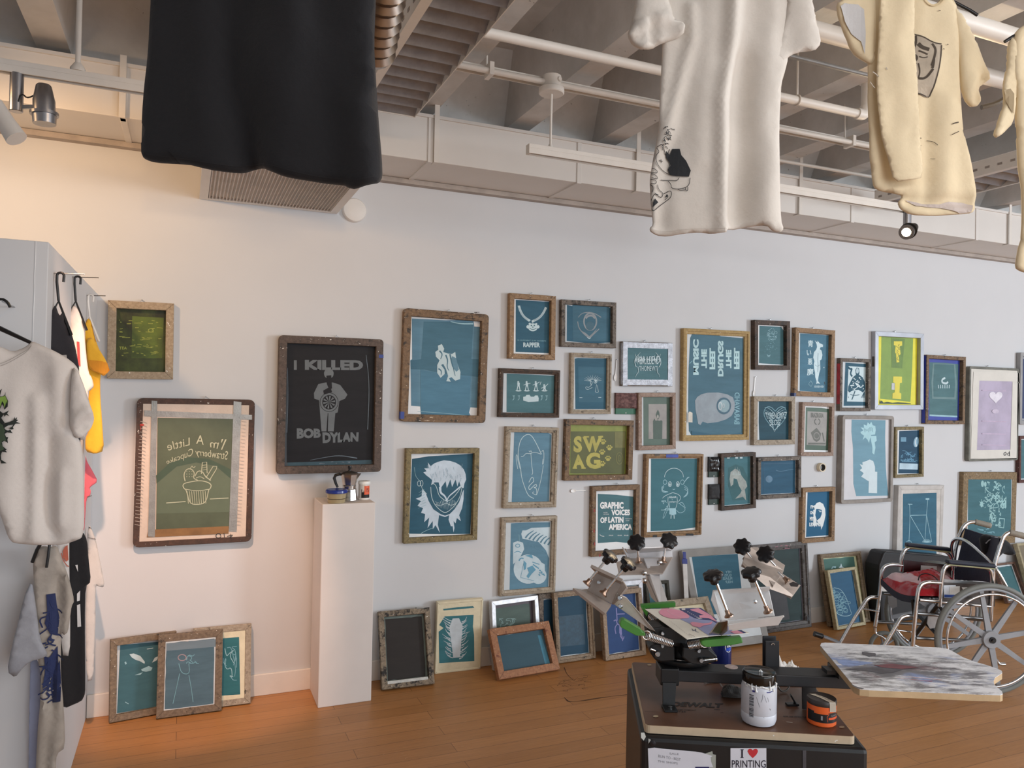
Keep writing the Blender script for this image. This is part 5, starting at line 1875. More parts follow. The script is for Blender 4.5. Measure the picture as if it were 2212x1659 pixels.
# squeegee-like white blade with a blue end standing against the grey screen
a, b = hit(1478, 1192, Vector((0, D - .085, 0)), Vector((0, 1, 0))), hit(1490, 1352, Vector((0, D - .3, 0)), Vector((0, 1, 0)))
b.z = 0.003
t = thing('paint_scraper', 'long white plastic scraper with a dark blue tip leaning on the grey screen', 'scraper', at(b))
dv = (a - b)
MB().bar((0, 0, 0), dv * 0.88, 0.028, 0.006, FH).build('blade', M('c4c4c4', 0.4), t, bevel=.002)
MB().bar(dv * 0.88, dv * 0.93, 0.034, 0.008, FH).bar(dv * 0.93, dv, 0.02, 0.007, FH).build('blue_tip', M('24347e', 0.4), t, bevel=.002)


# plastic spoons on the wall
def spoon(label, x0, y0, x1, y1):
    """handle end, bowl end"""
    A, Bp = wp.px(x0, y0, .0), wp.px(x1, y1, .0)
    t = thing('plastic_spoon', label, 'spoon', at((A.x, D - 0.006, A.y)), 'plastic spoons on the wall')
    v = Vector((Bp.x - A.x, 0, Bp.y - A.y))
    L = v.length
    u = v / L
    sd = Vector((u.z, 0, -u.x))
    b = MB()
    b.bar((0, 0, 0), u * L * 0.72, 0.006, 0.002, Vector((0, 1, 0)))
    b.build('handle', M('e0dfdc', 0.35), t)
    c = u * (L * .85)
    n = 16
    o = MB()
    ctr = len(o.v)
    o.v.append(tuple(c + Vector((0, 0.004, 0))))
    for rr_, dy in ((0.6, 0.002), (1.0, -0.002)):
        for i in range(n):
            g = 2 * pi * i / n
            p = c + u * (L * .17 * cos(g) * rr_) + sd * (0.0115 * sin(g) * rr_) + Vector((0, dy, 0))
            o.v.append(tuple(p))
    for i in range(n):
        j = (i + 1) % n
        o.face((0, 1 + i, 1 + j))
        o.face((1 + i, 1 + n + i, 1 + n + j, 1 + j))
    o.build('bowl', M('e0dfdc', 0.3), t, smooth=60)
    MB().tube([(0, 0.006, 0), (0, -0.01, 0)], 0.0015, 6).build('nail', NAIL, t)


spoon('white plastic spoon hanging beside the foil-taped screen', 1331, 777, 1328, 822)
spoon('white plastic spoon hanging under the small moth screen', 1630, 814, 1627, 857)
spoon('white plastic spoon fixed level on the wall under the SWAG screen', 1266, 1059, 1232, 1060)
# ------------------------------------------------------------------ pedestal and what stands on it
t = thing('display_pedestal', 'tall white square plinth standing against the wall, carrying the coffee pot', 'pedestal', at((0.783, 4.036, 0)))
MB().box(-0.135, 0.135, -0.131, 0.129, 0, 1.02).build('plinth', M('d0cac6', 0.7, 0, 0.02, 5, bp=0.15, g=1.2), t, bevel=0.004)
ZP = 1.0205


def onped(x, y):
    p = onfloor(x, y, ZP)
    return p


p = Vector((0.725, 3.945, ZP))
t = thing('plastic_tub', 'small clear tub half full of brown liquid with a blue lid, on the pedestal', 'tub', at(p))
MB().lathe([(0.040, 0), (0.043, 0.003), (0.048, 0.05), (0.051, 0.052)], seg=32).build('tub_body', M('a89a78', 0.2, 0, 0.05, g=1.1), t, smooth=35)
MB().lathe([(0.0405, 0.001), (0.0435, 0.003), (0.0462, 0.024), (0.0, 0.0245)], seg=32).build('liquid', M('2c1c18', 0.2, g=1.0), t, smooth=35)
t.children[1].scale = (1.02, 1.02, 1)
MB().lathe([(0.054, 0.051), (0.056, 0.054), (0.055, 0.064), (0.050, 0.069), (0, 0.066)], seg=36).build('lid', M('1f3286', 0.25), t, smooth=35)
p = Vector((0.802, 4.01, ZP))
t = thing('coffee_pot', 'small faceted metal stovetop coffee pot with a black handle, on the pedestal', 'coffee pot', at(p))
PM = METAL('b8b4b0', 0.22)
MB().lathe([(0.042, 0), (0.043, 0.004), (0.037, 0.058), (0.039, 0.062)], seg=8).build('boiler', PM, t)
MB().lathe([(0.033, 0.058), (0.034, 0.078), (0.036, 0.08)], seg=24).build('collar_ring', PM, t, smooth=40)
ub = MB().lathe([(0.033, 0.078), (0.045, 0.135), (0.046, 0.138)], seg=8)
ub.add([(0.03, 0.012, 0.10), (0.03, -0.012, 0.10), (0.062, 0, 0.14), (0.035, 0.02, 0.139), (0.035, -0.02, 0.139)], [(0, 2, 3), (1, 4, 2), (0, 1, 2), (3, 2, 4)])
ub.build('upper_pot', PM, t)
MB().lathe([(0.046, 0.137), (0.042, 0.144), (0.012, 0.155), (0, 0.155)], seg=8).build('pot_lid', M('5a5450', 0.3, 0.7), t)
MB().lathe([(0.008, 0.152), (0.006, 0.162), (0.010, 0.17), (0.009, 0.18), (0, 0.181)], seg=14).build('lid_knob', BLACKP, t, smooth=40)
MB().tube([(-0.035, 0, 0.135), (-0.052, 0, 0.138), (-0.072, 0, 0.133), (-0.079, 0, 0.118), (-0.07, 0, 0.09), (-0.06, 0, 0.07)], [0.006, 0.008, 0.008, 0.008, 0.007, 0.006], 8).build('handle', BLACKP, t, smooth=30)
p = Vector((0.885, 4.03, ZP))
t = thing('labelled_jar', 'small white-lidded jar with a fluorescent orange label marked 1%, on the pedestal', 'jar', at(p))
MB().lathe([(0.028, 0), (0.031, 0.003), (0.031, 0.008), (0.029, 0.010)], seg=28).build('jar_base', M('dcd8d4', 0.4), t, smooth=35)
MB().lathe([(0.029, 0.01), (0.030, 0.014), (0.030, 0.078), (0.029, 0.08)], seg=28).build('jar_wall', M('c9c2bb', 0.15), t, smooth=35)
MB().lathe([(0.031, 0.08), (0.032, 0.082), (0.032, 0.094), (0.030, 0.097), (0, 0.097)], seg=28).build('jar_lid', M('e0dbd5', 0.4), t, smooth=35)
bk, og = MB(), MB()
A0, A1 = math.radians(-130), math.radians(-40)
for i in range(12):
    a0, a1 = A0 + (A1 - A0) * i / 12, A0 + (A1 - A0) * (i + 1) / 12
    k = 0.045 if i < 1 else (0.03 if i < 5 else 0.022)
    r1 = 0.0304
    bk.add([(r1 * cos(a0), r1 * sin(a0), .011), (r1 * cos(a1), r1 * sin(a1), .011), (r1 * cos(a1), r1 * sin(a1), .011 + k), (r1 * cos(a0), r1 * sin(a0), .011 + k + (.01 if i == 3 else 0))], [(0, 1, 2, 3)])
    if i >= 4:
        r1 = 0.0308
        og.add([(r1 * cos(a0), r1 * sin(a0), .028), (r1 * cos(a1), r1 * sin(a1), .028), (r1 * cos(a1), r1 * sin(a1), .074), (r1 * cos(a0), r1 * sin(a0), .074)], [(0, 1, 2, 3)])
bk.build('dark_powder', M('1c1a1a', 0.6, g=1.0), t)
og.build('label', M('f06038', 0.5), t)
vs, fs = textmesh('1%', 0.0)
b = MB()
c0, c1 = math.radians(-82), math.radians(-52)
b.add([(0.0313 * cos(c0 + (c1 - c0) * u), 0.0313 * sin(c0 + (c1 - c0) * u), 0.042 + 0.02 * v) for u, v in vs], fs)
b.build('label_text', INKK, t)


# ------------------------------------------------------------------ cloth
def seg_d(p, a, b):
    ab = b - a
    L = ab.length_squared
    f = 0 if L == 0 else max(0, min(1, (p - a).dot(ab) / L))
    return (a + ab * f - p).length


class Cloth:
    """closed two-layer garment panel hanging in a plane; outline in crop pixels"""

    def __init__(s, plane, crop, outline, T=0.02, Rr=0.04, creases=(), amp=0.004, freq=9, seed=0, off=0.0, step=0.014, sm=1):
        s.p, s.crop, s.off, s.T, s.R = plane, crop, off, T * .42, Rr * .22
        ox, oy, k = crop
        if sm:
            o2 = [Vector((x, y, 0)) for x, y in outline]
            n = len(o2)
            q = []
            for i in range(n):
                a, b = o2[i], o2[(i + 1) % n]
                q += [a * .8 + b * .2, a * .2 + b * .8]
            outline = [(v.x, v.y) for v in q]
        P = [plane.px(ox + x / k, oy + y / k).xy for x, y in outline]
        q = []
        for a, b in zip(P, P[1:] + P[:1]):
            m_ = max(1, int((b - a).length / (step * 1.3)))
            q += [a + (b - a) * i / m_ for i in range(m_)]
        s.b = q
        s.cr = []
        for c in creases:
            pts = [plane.px(ox + x / k, oy + y / k).xy for x, y in c[0]]
            s.cr.append((pts, c[1], c[2]))
        s.amp, s.freq, s.seed, s.step = amp, freq, seed, step
        s.v1 = max(v.y for v in q)
        s.v0 = min(v.y for v in q)

    def base(s, u, v):
        dn = (s.v1 - v) / max(0.01, s.v1 - s.v0)
        z = s.off + s.amp * (0.35 + 0.9 * dn) * sin(2 * pi * s.freq * u + s.seed + 2.5 * noise.noise(Vector((u * 3, v * 1.6, s.seed))))
        z += s.amp * 1.9 * noise.noise(Vector((u * 16, v * 7, s.seed + 3))) + .0012 * noise.noise(Vector((u * 42, v * 26, s.seed)))
        p = Vector((u, v))
        for pts, wd, am in s.cr:
            d = min(seg_d(p, a, b) for a, b in zip(pts, pts[1:]))
            z += am * math.exp(-(d / wd) ** 2)
        return z

    def front(s, u, v):
        p = Vector((u, v))
        d = min(seg_d(p, a, b) for a, b in zip(s.b, s.b[1:] + s.b[:1]))
        f = min(1.0, d / s.R)
        return s.T * sqrt(max(0, 1 - (1 - f) ** 2))

    def build(s, name, mat, parent, backmat=None):
        n = len(s.b)
        us, vs_ = [p.x for p in s.b], [p.y for p in s.b]
        pts = list(s.b)
        g = s.step
        iy = 0
        ar = sum(s.b[i].x * s.b[(i + 1) % n].y - s.b[(i + 1) % n].x * s.b[i].y for i in range(n))
        for i in range(n):
            tg = s.b[(i + 1) % n] - s.b[i - 1]
            if tg.length < 1e-6:
                continue
            nn = Vector((-tg.y, tg.x)).normalized() * (1 if ar > 0 else -1)
            for f in (.25, 1.0):
                q = s.b[i] + nn * s.R * f
                if min(seg_d(q, a, b) for a, b in zip(s.b, s.b[1:] + s.b[:1])) > s.R * f * .9:
                    pts.append(q)
        y = min(vs_) + g / 2
        while y < max(vs_):
            x = min(us) + (g / 2 if iy % 2 else 0)
            while x < max(us):
                # inside test
                c = False
                j = n - 1
                for i in range(n):
                    if (vs_[i] > y) != (vs_[j] > y) and x < (us[j] - us[i]) * (y - vs_[i]) / (vs_[j] - vs_[i]) + us[i]:
                        c = not c
                    j = i
                if c:
                    q = Vector((x, y))
                    if min((q - w).length for w in s.b) > max(g * .5, s.R * 1.35):
                        pts.append(q)
                x += g
            y += g * .9
            iy += 1
        out = geometry.delaunay_2d_cdt(pts, [(i, (i + 1) % n) for i in range(n)], [], 1, 1e-6)
        V, F, ov = out[0], out[2], out[3]
        nb = len(V)
        bnd = [any(k < n for k in o) for o in ov]
        mb = MB()
        back = [0] * nb
        for i, p in enumerate(V):
            z = s.base(p.x, p.y)
            mb.v.append((p.x, p.y, z + (0 if bnd[i] else s.front(p.x, p.y))))
        for i, p in enumerate(V):
            if bnd[i]:
                back[i] = i
            else:
                back[i] = len(mb.v)
                mb.v.append((p.x, p.y, s.base(p.x, p.y) - s.front(p.x, p.y)))
        for f in F:
            mb.f.append(tuple(f))
            mb.mi.append(0)
            mb.f.append(tuple(back[i] for i in reversed(f)))
            mb.mi.append(0)
        return mb.build(name, mat, parent, smooth=80)

    # drawing on the front layer
    def uv(s, x, y):
        ox, oy, k = s.crop
        p = s.p.px(ox + x / k, oy + y / k, s.off + s.T)
        return p.xy

    def P(s, q, e=0.0016):
        return (q.x, q.y, s.base(q.x, q.y) + s.front(q.x, q.y) + e + .0016)

    kk = 0

    def dpoly(s, mb, pts, e=0.0016, g=0.012):
        s.kk += 1
        e += s.kk * 1e-5
        b = []
        Q = [s.uv(*p) for p in pts]
        for a, c in zip(Q, Q[1:] + Q[:1]):
            m_ = max(1, int((c - a).length / g))
            b += [a + (c - a) * i / m_ for i in range(m_)]
        n = len(b)
        pp = list(b)
        x0, x1 = min(p.x for p in b), max(p.x for p in b)
        y0, y1 = min(p.y for p in b), max(p.y for p in b)
        y = y0 + g / 2
        while y < y1:
            x = x0 + g / 2
            while x < x1:
                pp.append(Vector((x, y)))
                x += g
            y += g
        out = geometry.delaunay_2d_cdt(pp, [(i, (i + 1) % n) for i in range(n)], [], 1, 1e-6)
        mb.add([s.P(v, e) for v in out[0]], [tuple(f) for f in out[2]])

    def dline(s, mb, pts, w=3, e=0.002):
        s.kk += 1
        e += s.kk * 1e-5
        V = smoothpath([Vector((p[0], p[1], 0)) for p in pts], 2) if len(pts) > 2 else [Vector((p[0], p[1], 0)) for p in pts]
        Q = [s.uv(p.x, p.y) for p in V]
        k = (s.uv(pts[0][0] + 10, pts[0][1]) - s.uv(*pts[0])).length / 10 * w / 2
        n = len(Q)
        kk = len(mb.v)
        for i, p in enumerate(Q):
            t_ = (Q[min(i + 1, n - 1)] - Q[max(i - 1, 0)])
            t_ = t_.normalized() if t_.length > 1e-9 else Vector((1, 0))
            nn = Vector((-t_.y, t_.x)) * k
            mb.v += [s.P(p + nn, e), s.P(p - nn, e)]
        for i in range(n - 1):
            mb.face((kk + 2 * i + 1, kk + 2 * i + 3, kk + 2 * i + 2, kk + 2 * i))


def cloth(h, var=0.05, h2=None, g=None):
    key = ('C', h, var, h2, g)
    if key in _mats:
        return _mats[key]
    m, t, b = nt('cloth_' + h)
    c = col(h, g)
    lo = col(h2, g) if h2 else tuple(x * (1 - var) for x in c[:3]) + (1,)
    hi = tuple(min(.95, x * (1 + var)) for x in c[:3]) + (1,)
    t.links.new(ramp(t, nz(t, objcoord(t, (1, 1, 1)), 9, 6), [(0.3, lo), (0.7, hi)]), b.inputs['Base Color'])
    b.inputs['Roughness'].default_value = 0.85
    b.inputs['Sheen Weight'].default_value = 0.15
    bump(t, b, nz(t, objcoord(t, (1, 1, 1)), 26, 6), 0.5, 0.004)
    _mats[key] = m
    return m


def cplane(x, y, d):
    """upright plane facing the camera through the point seen at x, y at distance d"""
    return Plane(P3(x, y, d), RH, Z)


def hanger(label, pl, cu, v, width=0.4, top=None, mat=None, drop=0.09):
    """plastic clothes hanger in a plane; hook reaches the line above"""
    t = thing('clothes_hanger', label, 'hanger', pl.mat(), 'clothes hangers')
    m_ = mat or BLACKP
    w2 = width / 2
    MB().tube(smoothpath([(cu - w2, v - drop, 0), (cu - w2 * .8, v - drop * .75, 0), (cu, v, 0), (cu + w2 * .8, v - drop * .75, 0), (cu + w2, v - drop, 0)], 1), 0.005, 8).build('shoulder_bar', m_, t, smooth=50)
    tp = top if top is not None else v + 0.07
    MB().tube([(cu, v, 0), (cu, tp - 0.03, 0)] + [tuple(q) for q in arc((cu + 0.018, tp - 0.018, 0), 0.018, pi, -0.3, 10, Vector((1, 0, 0)), Vector((0, 1, 0)))], 0.0032, 8).build('hook', m_, t, smooth=50)
    return t


# line the shirts hang from, above the picture
LZ = 3.03
lp = [FH * 1.3 + RH * -1.9] + [FH * d + RH * ((x - 1106) / 1650 * d) for x, d in ((565, 1.5), (1560, 2.0), (1990, 2.42), (2290, 2.35))] + [FH * 2.3 + RH * 2.9]
for q in lp:
    q.z = LZ
la = lp[0]
o = MB().tube([q - la for q in lp], 0.003, 8).build('clothes_line', STEEL)
o.location = la
tag(o, 'steel line strung over the room that the shirts hang from', 'line')

# --- black cloth
K1 = (0, 0, 2.592)
pl = cplane(565, 200, 1.5)
t = thing('black_shirt', 'plain black tee shirt hanging upside the camera at the top left, only its lower half showing', 'shirt', pl.mat())
t['label'] = 'plain black tee shirt hanging nearest at the top left, only its lower part showing'
c = Cloth(pl, K1, [(700, -1500), (1100, -1560), (1800, -1560), (2250, -1500), (2300, -1100), (2120, -1000), (2105, -300), (2105, 0), (2095, 250), (2110, 450), (2125, 700), (2143, 900), (2147, 1000), (2130, 1038), (2080, 1052), (2000, 1072), (1955, 1058), (1930, 1040), (1800, 1026), (1680, 1016), (1600, 1000), (1530, 970), (1460, 932), (1400, 925), (1345, 958), (1290, 966), (1180, 958), (1050, 922), (850, 905), (800, 885), (785, 850), (790, 650), (798, 480), (815, 350), (835, 200), (850, 0), (845, -300), (830, -1000), (650, -1100)],
          T=0.035, Rr=0.07, amp=0.006, freq=5, creases=[([(1400, 925), (1300, 500), (1250, 0)], 0.025, -0.02), ([(1750, 1020), (1700, 500), (1650, 0)], 0.04, 0.015), ([(2050, 1060), (2000, 600)], 0.03, 0.012)], step=0.022)
c.build('shirt_body', cloth('141318', 0.1, g=0.8), t)
b = MB()
c.dline(b, [(815, 860), (1000, 885), (1150, 915), (1290, 930), (1400, 890), (1530, 935), (1700, 985), (1900, 1000), (2000, 1030), (2120, 1000)], 2)
b.build('hem_stitch', cloth('232226', 0.1, g=0.8), t)
cu = pl.px(565, 0).x
hanger('hanger of the black tee shirt, above the picture', pl, cu, pl.px(565, -480).y, 0.42, top=LZ - pl.O.z + 0.01)

# --- cream shirt 1
K2 = (1340, 0, 3.191)
pl = cplane(1540, 250, 2.0)
CRM = cloth('c4bdb4', 0.05)
t = thing('cream_shirt', 'cream tee shirt with a black drawing of a crouching figure at its lower left side', 'shirt', pl.mat())
c1 = Cloth(pl, K2, [(285, -300), (700, -340), (1180, -300), (1175, 150), (1160, 400), (1135, 490), (1105, 580), (1100, 700), (1090, 1000), (1095, 1300), (1105, 1530), (1125, 1580), (1100, 1605), (1040, 1598), (1000, 1560), (900, 1562), (800, 1576), (722, 1590), (718, 1614), (630, 1614), (540, 1604), (440, 1612), (330, 1628), (250, 1622), (202, 1600), (200, 1575), (225, 1550), (215, 1470), (205, 1380), (198, 1250), (215, 1150), (240, 1010), (262, 900), (275, 600), (290, 320), (285, 0)],
           T=0.022, Rr=0.04, amp=0.004, freq=7, seed=2, creases=[([(780, -100), (745, 450), (690, 720), (695, 1200), (705, 1610)], 0.02, 0.03), ([(480, 60), (485, 280), (400, 600), (330, 870), (290, 1000)], 0.014, 0.016), ([(830, 450), (820, 900), (800, 1500)], 0.035, -0.02),
                                                             ([(620, 0), (600, 500), (560, 1100)], 0.03, 0.008), ([(1000, 300), (990, 900), (1000, 1500)], 0.04, 0.01), ([(270, 1540), (300, 1300), (330, 1000)], 0.02, -0.008)], step=0.013)
c1.build('shirt_body', CRM, t)
cs = Cloth(pl, K2, [(95, -300), (100, 0), (65, 200), (35, 280), (75, 330), (140, 373), (210, 350), (300, 312), (420, 275), (432, 200), (340, 150), (300, -300)], T=0.03, Rr=0.03, amp=0.005, off=0.022, seed=5, creases=[([(200, 180), (210, 340)], 0.012, -0.018), ([(50, 280), (200, 180), (330, 150)], 0.012, 0.014), ([(130, 330), (130, 240)], 0.008, -0.012)])
cs.build('sleeve', CRM, t)
cs2 = Cloth(pl, K2, [(1150, -300), (1140, 100), (1095, 260), (1050, 370), (1065, 415), (1100, 425), (1115, 455), (1150, 400), (1200, 372), (1330, 362), (1380, 305), (1360, 230), (1330, 100), (1310, 0), (1300, -300)], T=0.02, Rr=0.03, amp=0.004, off=0.008, seed=8)
cs2.build('sleeve', CRM, t)
pk = MB()
for pts in ([(248, 1020), (285, 1000), (310, 1045), (330, 1080), (345, 1110), (352, 1135)], [(248, 1025), (270, 1050), (240, 1075), (250, 1130), (290, 1170), (350, 1205), (400, 1215)],
            [(345, 1022), (330, 1060), (350, 1110), (335, 1160), (340, 1200), (400, 1215), (470, 1220)], [(268, 1105), (295, 1108)], [(282, 1095), (285, 1120)],
            [(330, 1245), (350, 1270), (350, 1300), (400, 1308), (470, 1290), (478, 1230)], [(280, 1240), (340, 1240), (390, 1250), (405, 1225)],
            [(255, 1275), (262, 1310), (300, 1330), (285, 1365), (255, 1350), (232, 1335)], [(300, 1335), (350, 1308), (352, 1360), (310, 1390), (270, 1420), (225, 1462), (212, 1430), (206, 1390), (232, 1338), (262, 1345)],
            [(215, 1160), (255, 1180), (250, 1200), (212, 1190)], [(210, 1200), (250, 1215), (256, 1240), (212, 1230)], [(206, 1240), (250, 1250), (240, 1275), (205, 1268)], [(205, 1275), (225, 1300), (215, 1330)],
            [(395, 1308), (410, 1316), (445, 1312)], [(445, 1295), (448, 1320), (462, 1318), (462, 1292)], [(400, 1075), (415, 1100), (412, 1150)], [(310, 1375), (330, 1355)]):
    c1.dline(pk, pts, 4)
r = random.Random(3)
for i in range(22):
    x, y = 318 + r.gauss(0, 17) - (0 if i < 14 else 20), 890 + i * 6
    pts = [(x, y)]
    for _ in range(4):
        pts.append((pts[-1][0] + r.uniform(-16, 16), pts[-1][1] + r.uniform(-10, 12)))
    c1.dline(pk, pts, 3.4)
c1.dpoly(pk, [(318, 1035), (345, 1060), (362, 1020), (410, 1025), (420, 1070), (450, 1110), (482, 1180), (470, 1222), (400, 1215), (350, 1205), (330, 1165), (352, 1135), (320, 1080)])
c1.dpoly(pk, [(236, 1372), (262, 1395), (220, 1432), (222, 1400)])
c1.dpoly(pk, [(322, 1335), (332, 1352), (310, 1360)])
pk.build('print', cloth('23262a', 0.05, g=1.0), t)
b = MB()
c1.dline(b, [(225, 1585), (330, 1600), (440, 1585), (560, 1578), (715, 1588)], 2)
b.build('hem_stitch', cloth('a79f96'), t)
hanger('hanger of the cream shirt with the crouching figure, above the picture', pl, pl.px(1560, 0).x, pl.px(1560, -110).y, 0.4, top=LZ - pl.O.z + 0.01)

# --- cream shirt 2
K3 = (1780, 0, 2.764)
pl = cplane(1990, 250, 2.42)
YC = cloth('dccbaa', 0.05, g=1.1)
t = thing('cream_shirt', 'yellowed tee shirt with a printed square of a frowning man in grey', 'shirt', pl.mat())
c2 = Cloth(pl, K3, [(250, -150), (420, -170), (520, -90), (585, -15), (630, 32), (680, 20), (715, -60), (745, -40), (795, 60), (805, 330), (812, 560), (828, 740), (862, 900), (905, 1100), (920, 1235), (892, 1270), (800, 1280), (640, 1292), (520, 1285), (460, 1245), (445, 1205), (480, 1168), (440, 1160), (340, 1140), (300, 1115), (288, 1060), (270, 950), (264, 800), (258, 600), (262, 420), (245, 300)],
           T=0.03, Rr=0.06, amp=0.004, freq=5, seed=1, creases=[([(610, 580), (600, 800), (610, 1180)], 0.02, -0.014), ([(720, 600), (720, 1150)], 0.03, 0.008), ([(500, 1200), (650, 1225), (760, 1205), (900, 1220)], 0.02, -0.02)], step=0.015)
c2.build('shirt_body', YC, t)
cf = Cloth(pl, K3, [(300, -150), (490, -150), (498, 300), (512, 600), (530, 900), (542, 1085), (490, 1098), (375, 1110), (345, 980), (300, 820), (275, 600), (285, 300)], T=0.012, Rr=0.02, amp=0.004, freq=6, off=0.045, seed=4)
cf.build('front_fold', YC, t)
cs = Cloth(pl, K3, [(285, -120), (120, -20), (98, 15), (65, 32), (70, 100), (110, 190), (150, 290), (180, 335), (240, 385), (290, 400), (300, 200)], T=0.03, Rr=0.04, amp=0.004, off=0.01, seed=6)
cs.build('sleeve', YC, t)
b = MB()
cs.dpoly(b, [(95, 40), (120, 22), (200, 30), (235, 60), (245, 200), (240, 330), (220, 250), (165, 200), (125, 130)], 0.002)
b.build('sleeve_lining', cloth('b9b8b8'), t)
cs = Cloth(pl, K3, [(740, -60), (800, 60), (880, 200), (940, 330), (1000, 465), (978, 482), (930, 520), (942, 600), (920, 632), (870, 642), (820, 600), (800, 300)], T=0.03, Rr=0.05, amp=0.004, off=0.0, seed=7, creases=[([(940, 470), (900, 600)], 0.014, -0.012), ([(880, 480), (850, 600)], 0.014, 0.008)])
cs.build('sleeve', YC, t)
b = MB()
c2.dline(b, [(580, -40), (600, 10), (640, 42), (690, 24), (722, -40)], 12, 0.004)
b.build('collar', cloth('cdb994'), t)
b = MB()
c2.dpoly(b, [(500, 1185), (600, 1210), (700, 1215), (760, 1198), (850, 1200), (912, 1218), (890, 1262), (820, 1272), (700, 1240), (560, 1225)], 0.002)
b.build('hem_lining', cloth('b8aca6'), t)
pr = MB()
c2.dpoly(pr, [(500, 200), (535, 202), (600, 225), (650, 255), (695, 265), (700, 290), (690, 350), (660, 480), (632, 578), (600, 578), (560, 565), (500, 550)], 0.0016)
pr.build('print', cloth('a89c8c', 0.25), t)
pk = MB()
for pts, w_ in (([(560, 262), (580, 285), (622, 300)], 14), ([(640, 265), (660, 300), (650, 345), (632, 400)], 8), ([(545, 215), (548, 260), (530, 300), (508, 312)], 9), ([(500, 330), (530, 325), (552, 340), (545, 365), (505, 360)], 12),
                ([(505, 375), (530, 370), (550, 382)], 5), ([(562, 305), (585, 315), (612, 330)], 6), ([(565, 340), (590, 350), (612, 345)], 4), ([(560, 470), (600, 475), (640, 420)], 9), ([(505, 545), (545, 470), (540, 420)], 11),
                ([(632, 575), (660, 480), (690, 350), (695, 275)], 5), ([(502, 202), (535, 205), (600, 228), (655, 262), (695, 268)], 4), ([(500, 550), (560, 562), (630, 578)], 5), ([(560, 380), (570, 430), (560, 470)], 5), ([(645, 360), (640, 400), (636, 415)], 9)):
    c2.dline(pk, pts, w_ * 1.5, 0.0026)
for pts, w_ in (([(750, 750), (770, 742), (795, 735)], 6), ([(745, 815), (775, 800), (800, 788)], 4), ([(540, 830), (560, 828), (582, 825)], 5), ([(620, 835), (650, 845), (672, 870)], 3), ([(530, 878), (580, 870)], 2), ([(640, 945), (662, 950)], 2),
                ([(730, 268), (738, 270)], 5), ([(678, 66), (690, 70)], 4), ([(705, 296), (714, 298)], 4)):
    c2.dline(pk, pts, w_, 0.0026)
pk.build('print_ink', cloth('4c4238', g=1.0), t)
b = MB()
for pts, w_ in (([(290, 430), (310, 440), (330, 455)], 6), ([(275, 490), (290, 510), (305, 525)], 4), ([(372, 402), (378, 416)], 5)):
    cf.dline(b, pts, w_, 0.002)
b.build('stain', cloth('a39a90'), t)
hanger('hanger of the yellowed shirt with the printed face, above the picture', pl, pl.px(1990, 0).x, pl.px(1990, -30).y, 0.36, top=LZ - pl.O.z + 0.01)

# --- shirt 3 at the right edge
pl = cplane(2240, 250, 2.35)
t = thing('cream_shirt', 'yellowed plain tee shirt cut off by the right edge of the photo', 'shirt', pl.mat())
c3 = Cloth(pl, K3, [(1128, 210), (1160, 170), (1250, 120), (1380, 90), (1560, 100), (1640, 180), (1660, 500), (1650, 1000), (1660, 1580), (1500, 1640), (1300, 1650), (1180, 1625), (1138, 1600), (1150, 1500), (1178, 1400), (1170, 1100), (1155, 990), (1140, 800), (1140, 560), (1118, 400)],
           T=0.03, Rr=0.05, amp=0.006, freq=6, seed=9, step=0.018)
c3.build('shirt_body', YC, t)
cs = Cloth(pl, K3, [(1130, 205), (1098, 262), (1090, 400), (1058, 530), (1068, 600), (1045, 680), (1004, 800), (1012, 832), (1060, 805), (1125, 740), (1142, 600), (1150, 300)], T=0.025, Rr=0.03, amp=0.004, off=0.005, seed=3)
cs.build('sleeve', YC, t)
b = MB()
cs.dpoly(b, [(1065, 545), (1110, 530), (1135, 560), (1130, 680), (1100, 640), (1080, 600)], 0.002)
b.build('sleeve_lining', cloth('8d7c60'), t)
hanger('hanger of the shirt at the right edge, above the picture', pl, pl.px(2290, 0).x, pl.px(2290, 30).y, 0.34, top=LZ - pl.O.z + 0.01)

# ------------------------------------------------------------------ shirts on the display wall
K4 = (0, 480, 2.764)
K5 = (0, 1040, 2.681)
K6 = (0, 960, 4.608)


def ypl(Y):
    return Plane((-0.5, Y, 1.2), (1, 0, 0), (0, 0, 1))


def nailin(pl, x, y, L, label):
    """nail sticking out of the display wall's side face"""
    p = pl.px(x, y)
    o = MB().tube([(0, 0, 0), (L, 0.0, 0.004)], 0.002, 8).build('wall_nail', NAIL)
    o.location = (-0.402, pl.O.y, 1.2 + p.y - 0.002)
    tag(o, label, 'nail', 'nails in the display wall')


def wallhanger(label, pl, x, ytop, ybot, mat, crop, xb=None, w=0.08):
    ox, oy, k = crop
    a = pl.px(ox + x / k, oy + ytop / k)
    b = pl.px(ox + (xb or x) / k, oy + ybot / k)
    t = thing('clothes_hanger', label, 'hanger', pl.mat(), 'clothes hangers')
    h = MB().tube([(b.x, b.y, 0), (a.x - .002, a.y - 0.03, 0)] + [tuple(q) for q in arc((a.x + 0.008, a.y - 0.01, 0), 0.010, pi, 0, 8, Vector((1, 0, 0)), Vector((0, 1, 0)))] + [(a.x + 0.017, a.y - 0.03, 0)], 0.0042, 8)
    h.build('hook', mat, t, smooth=50)
    MB().tube([(b.x - w * .5, b.y - 0.09, -0.01), (b.x, b.y, 0), (b.x + w * .5, b.y - 0.11, 0.01)], 0.005, 8).build('shoulder_bar', mat, t, smooth=50)
    return t


WHT = cloth('b9b4b0', 0.04, g=1.3)
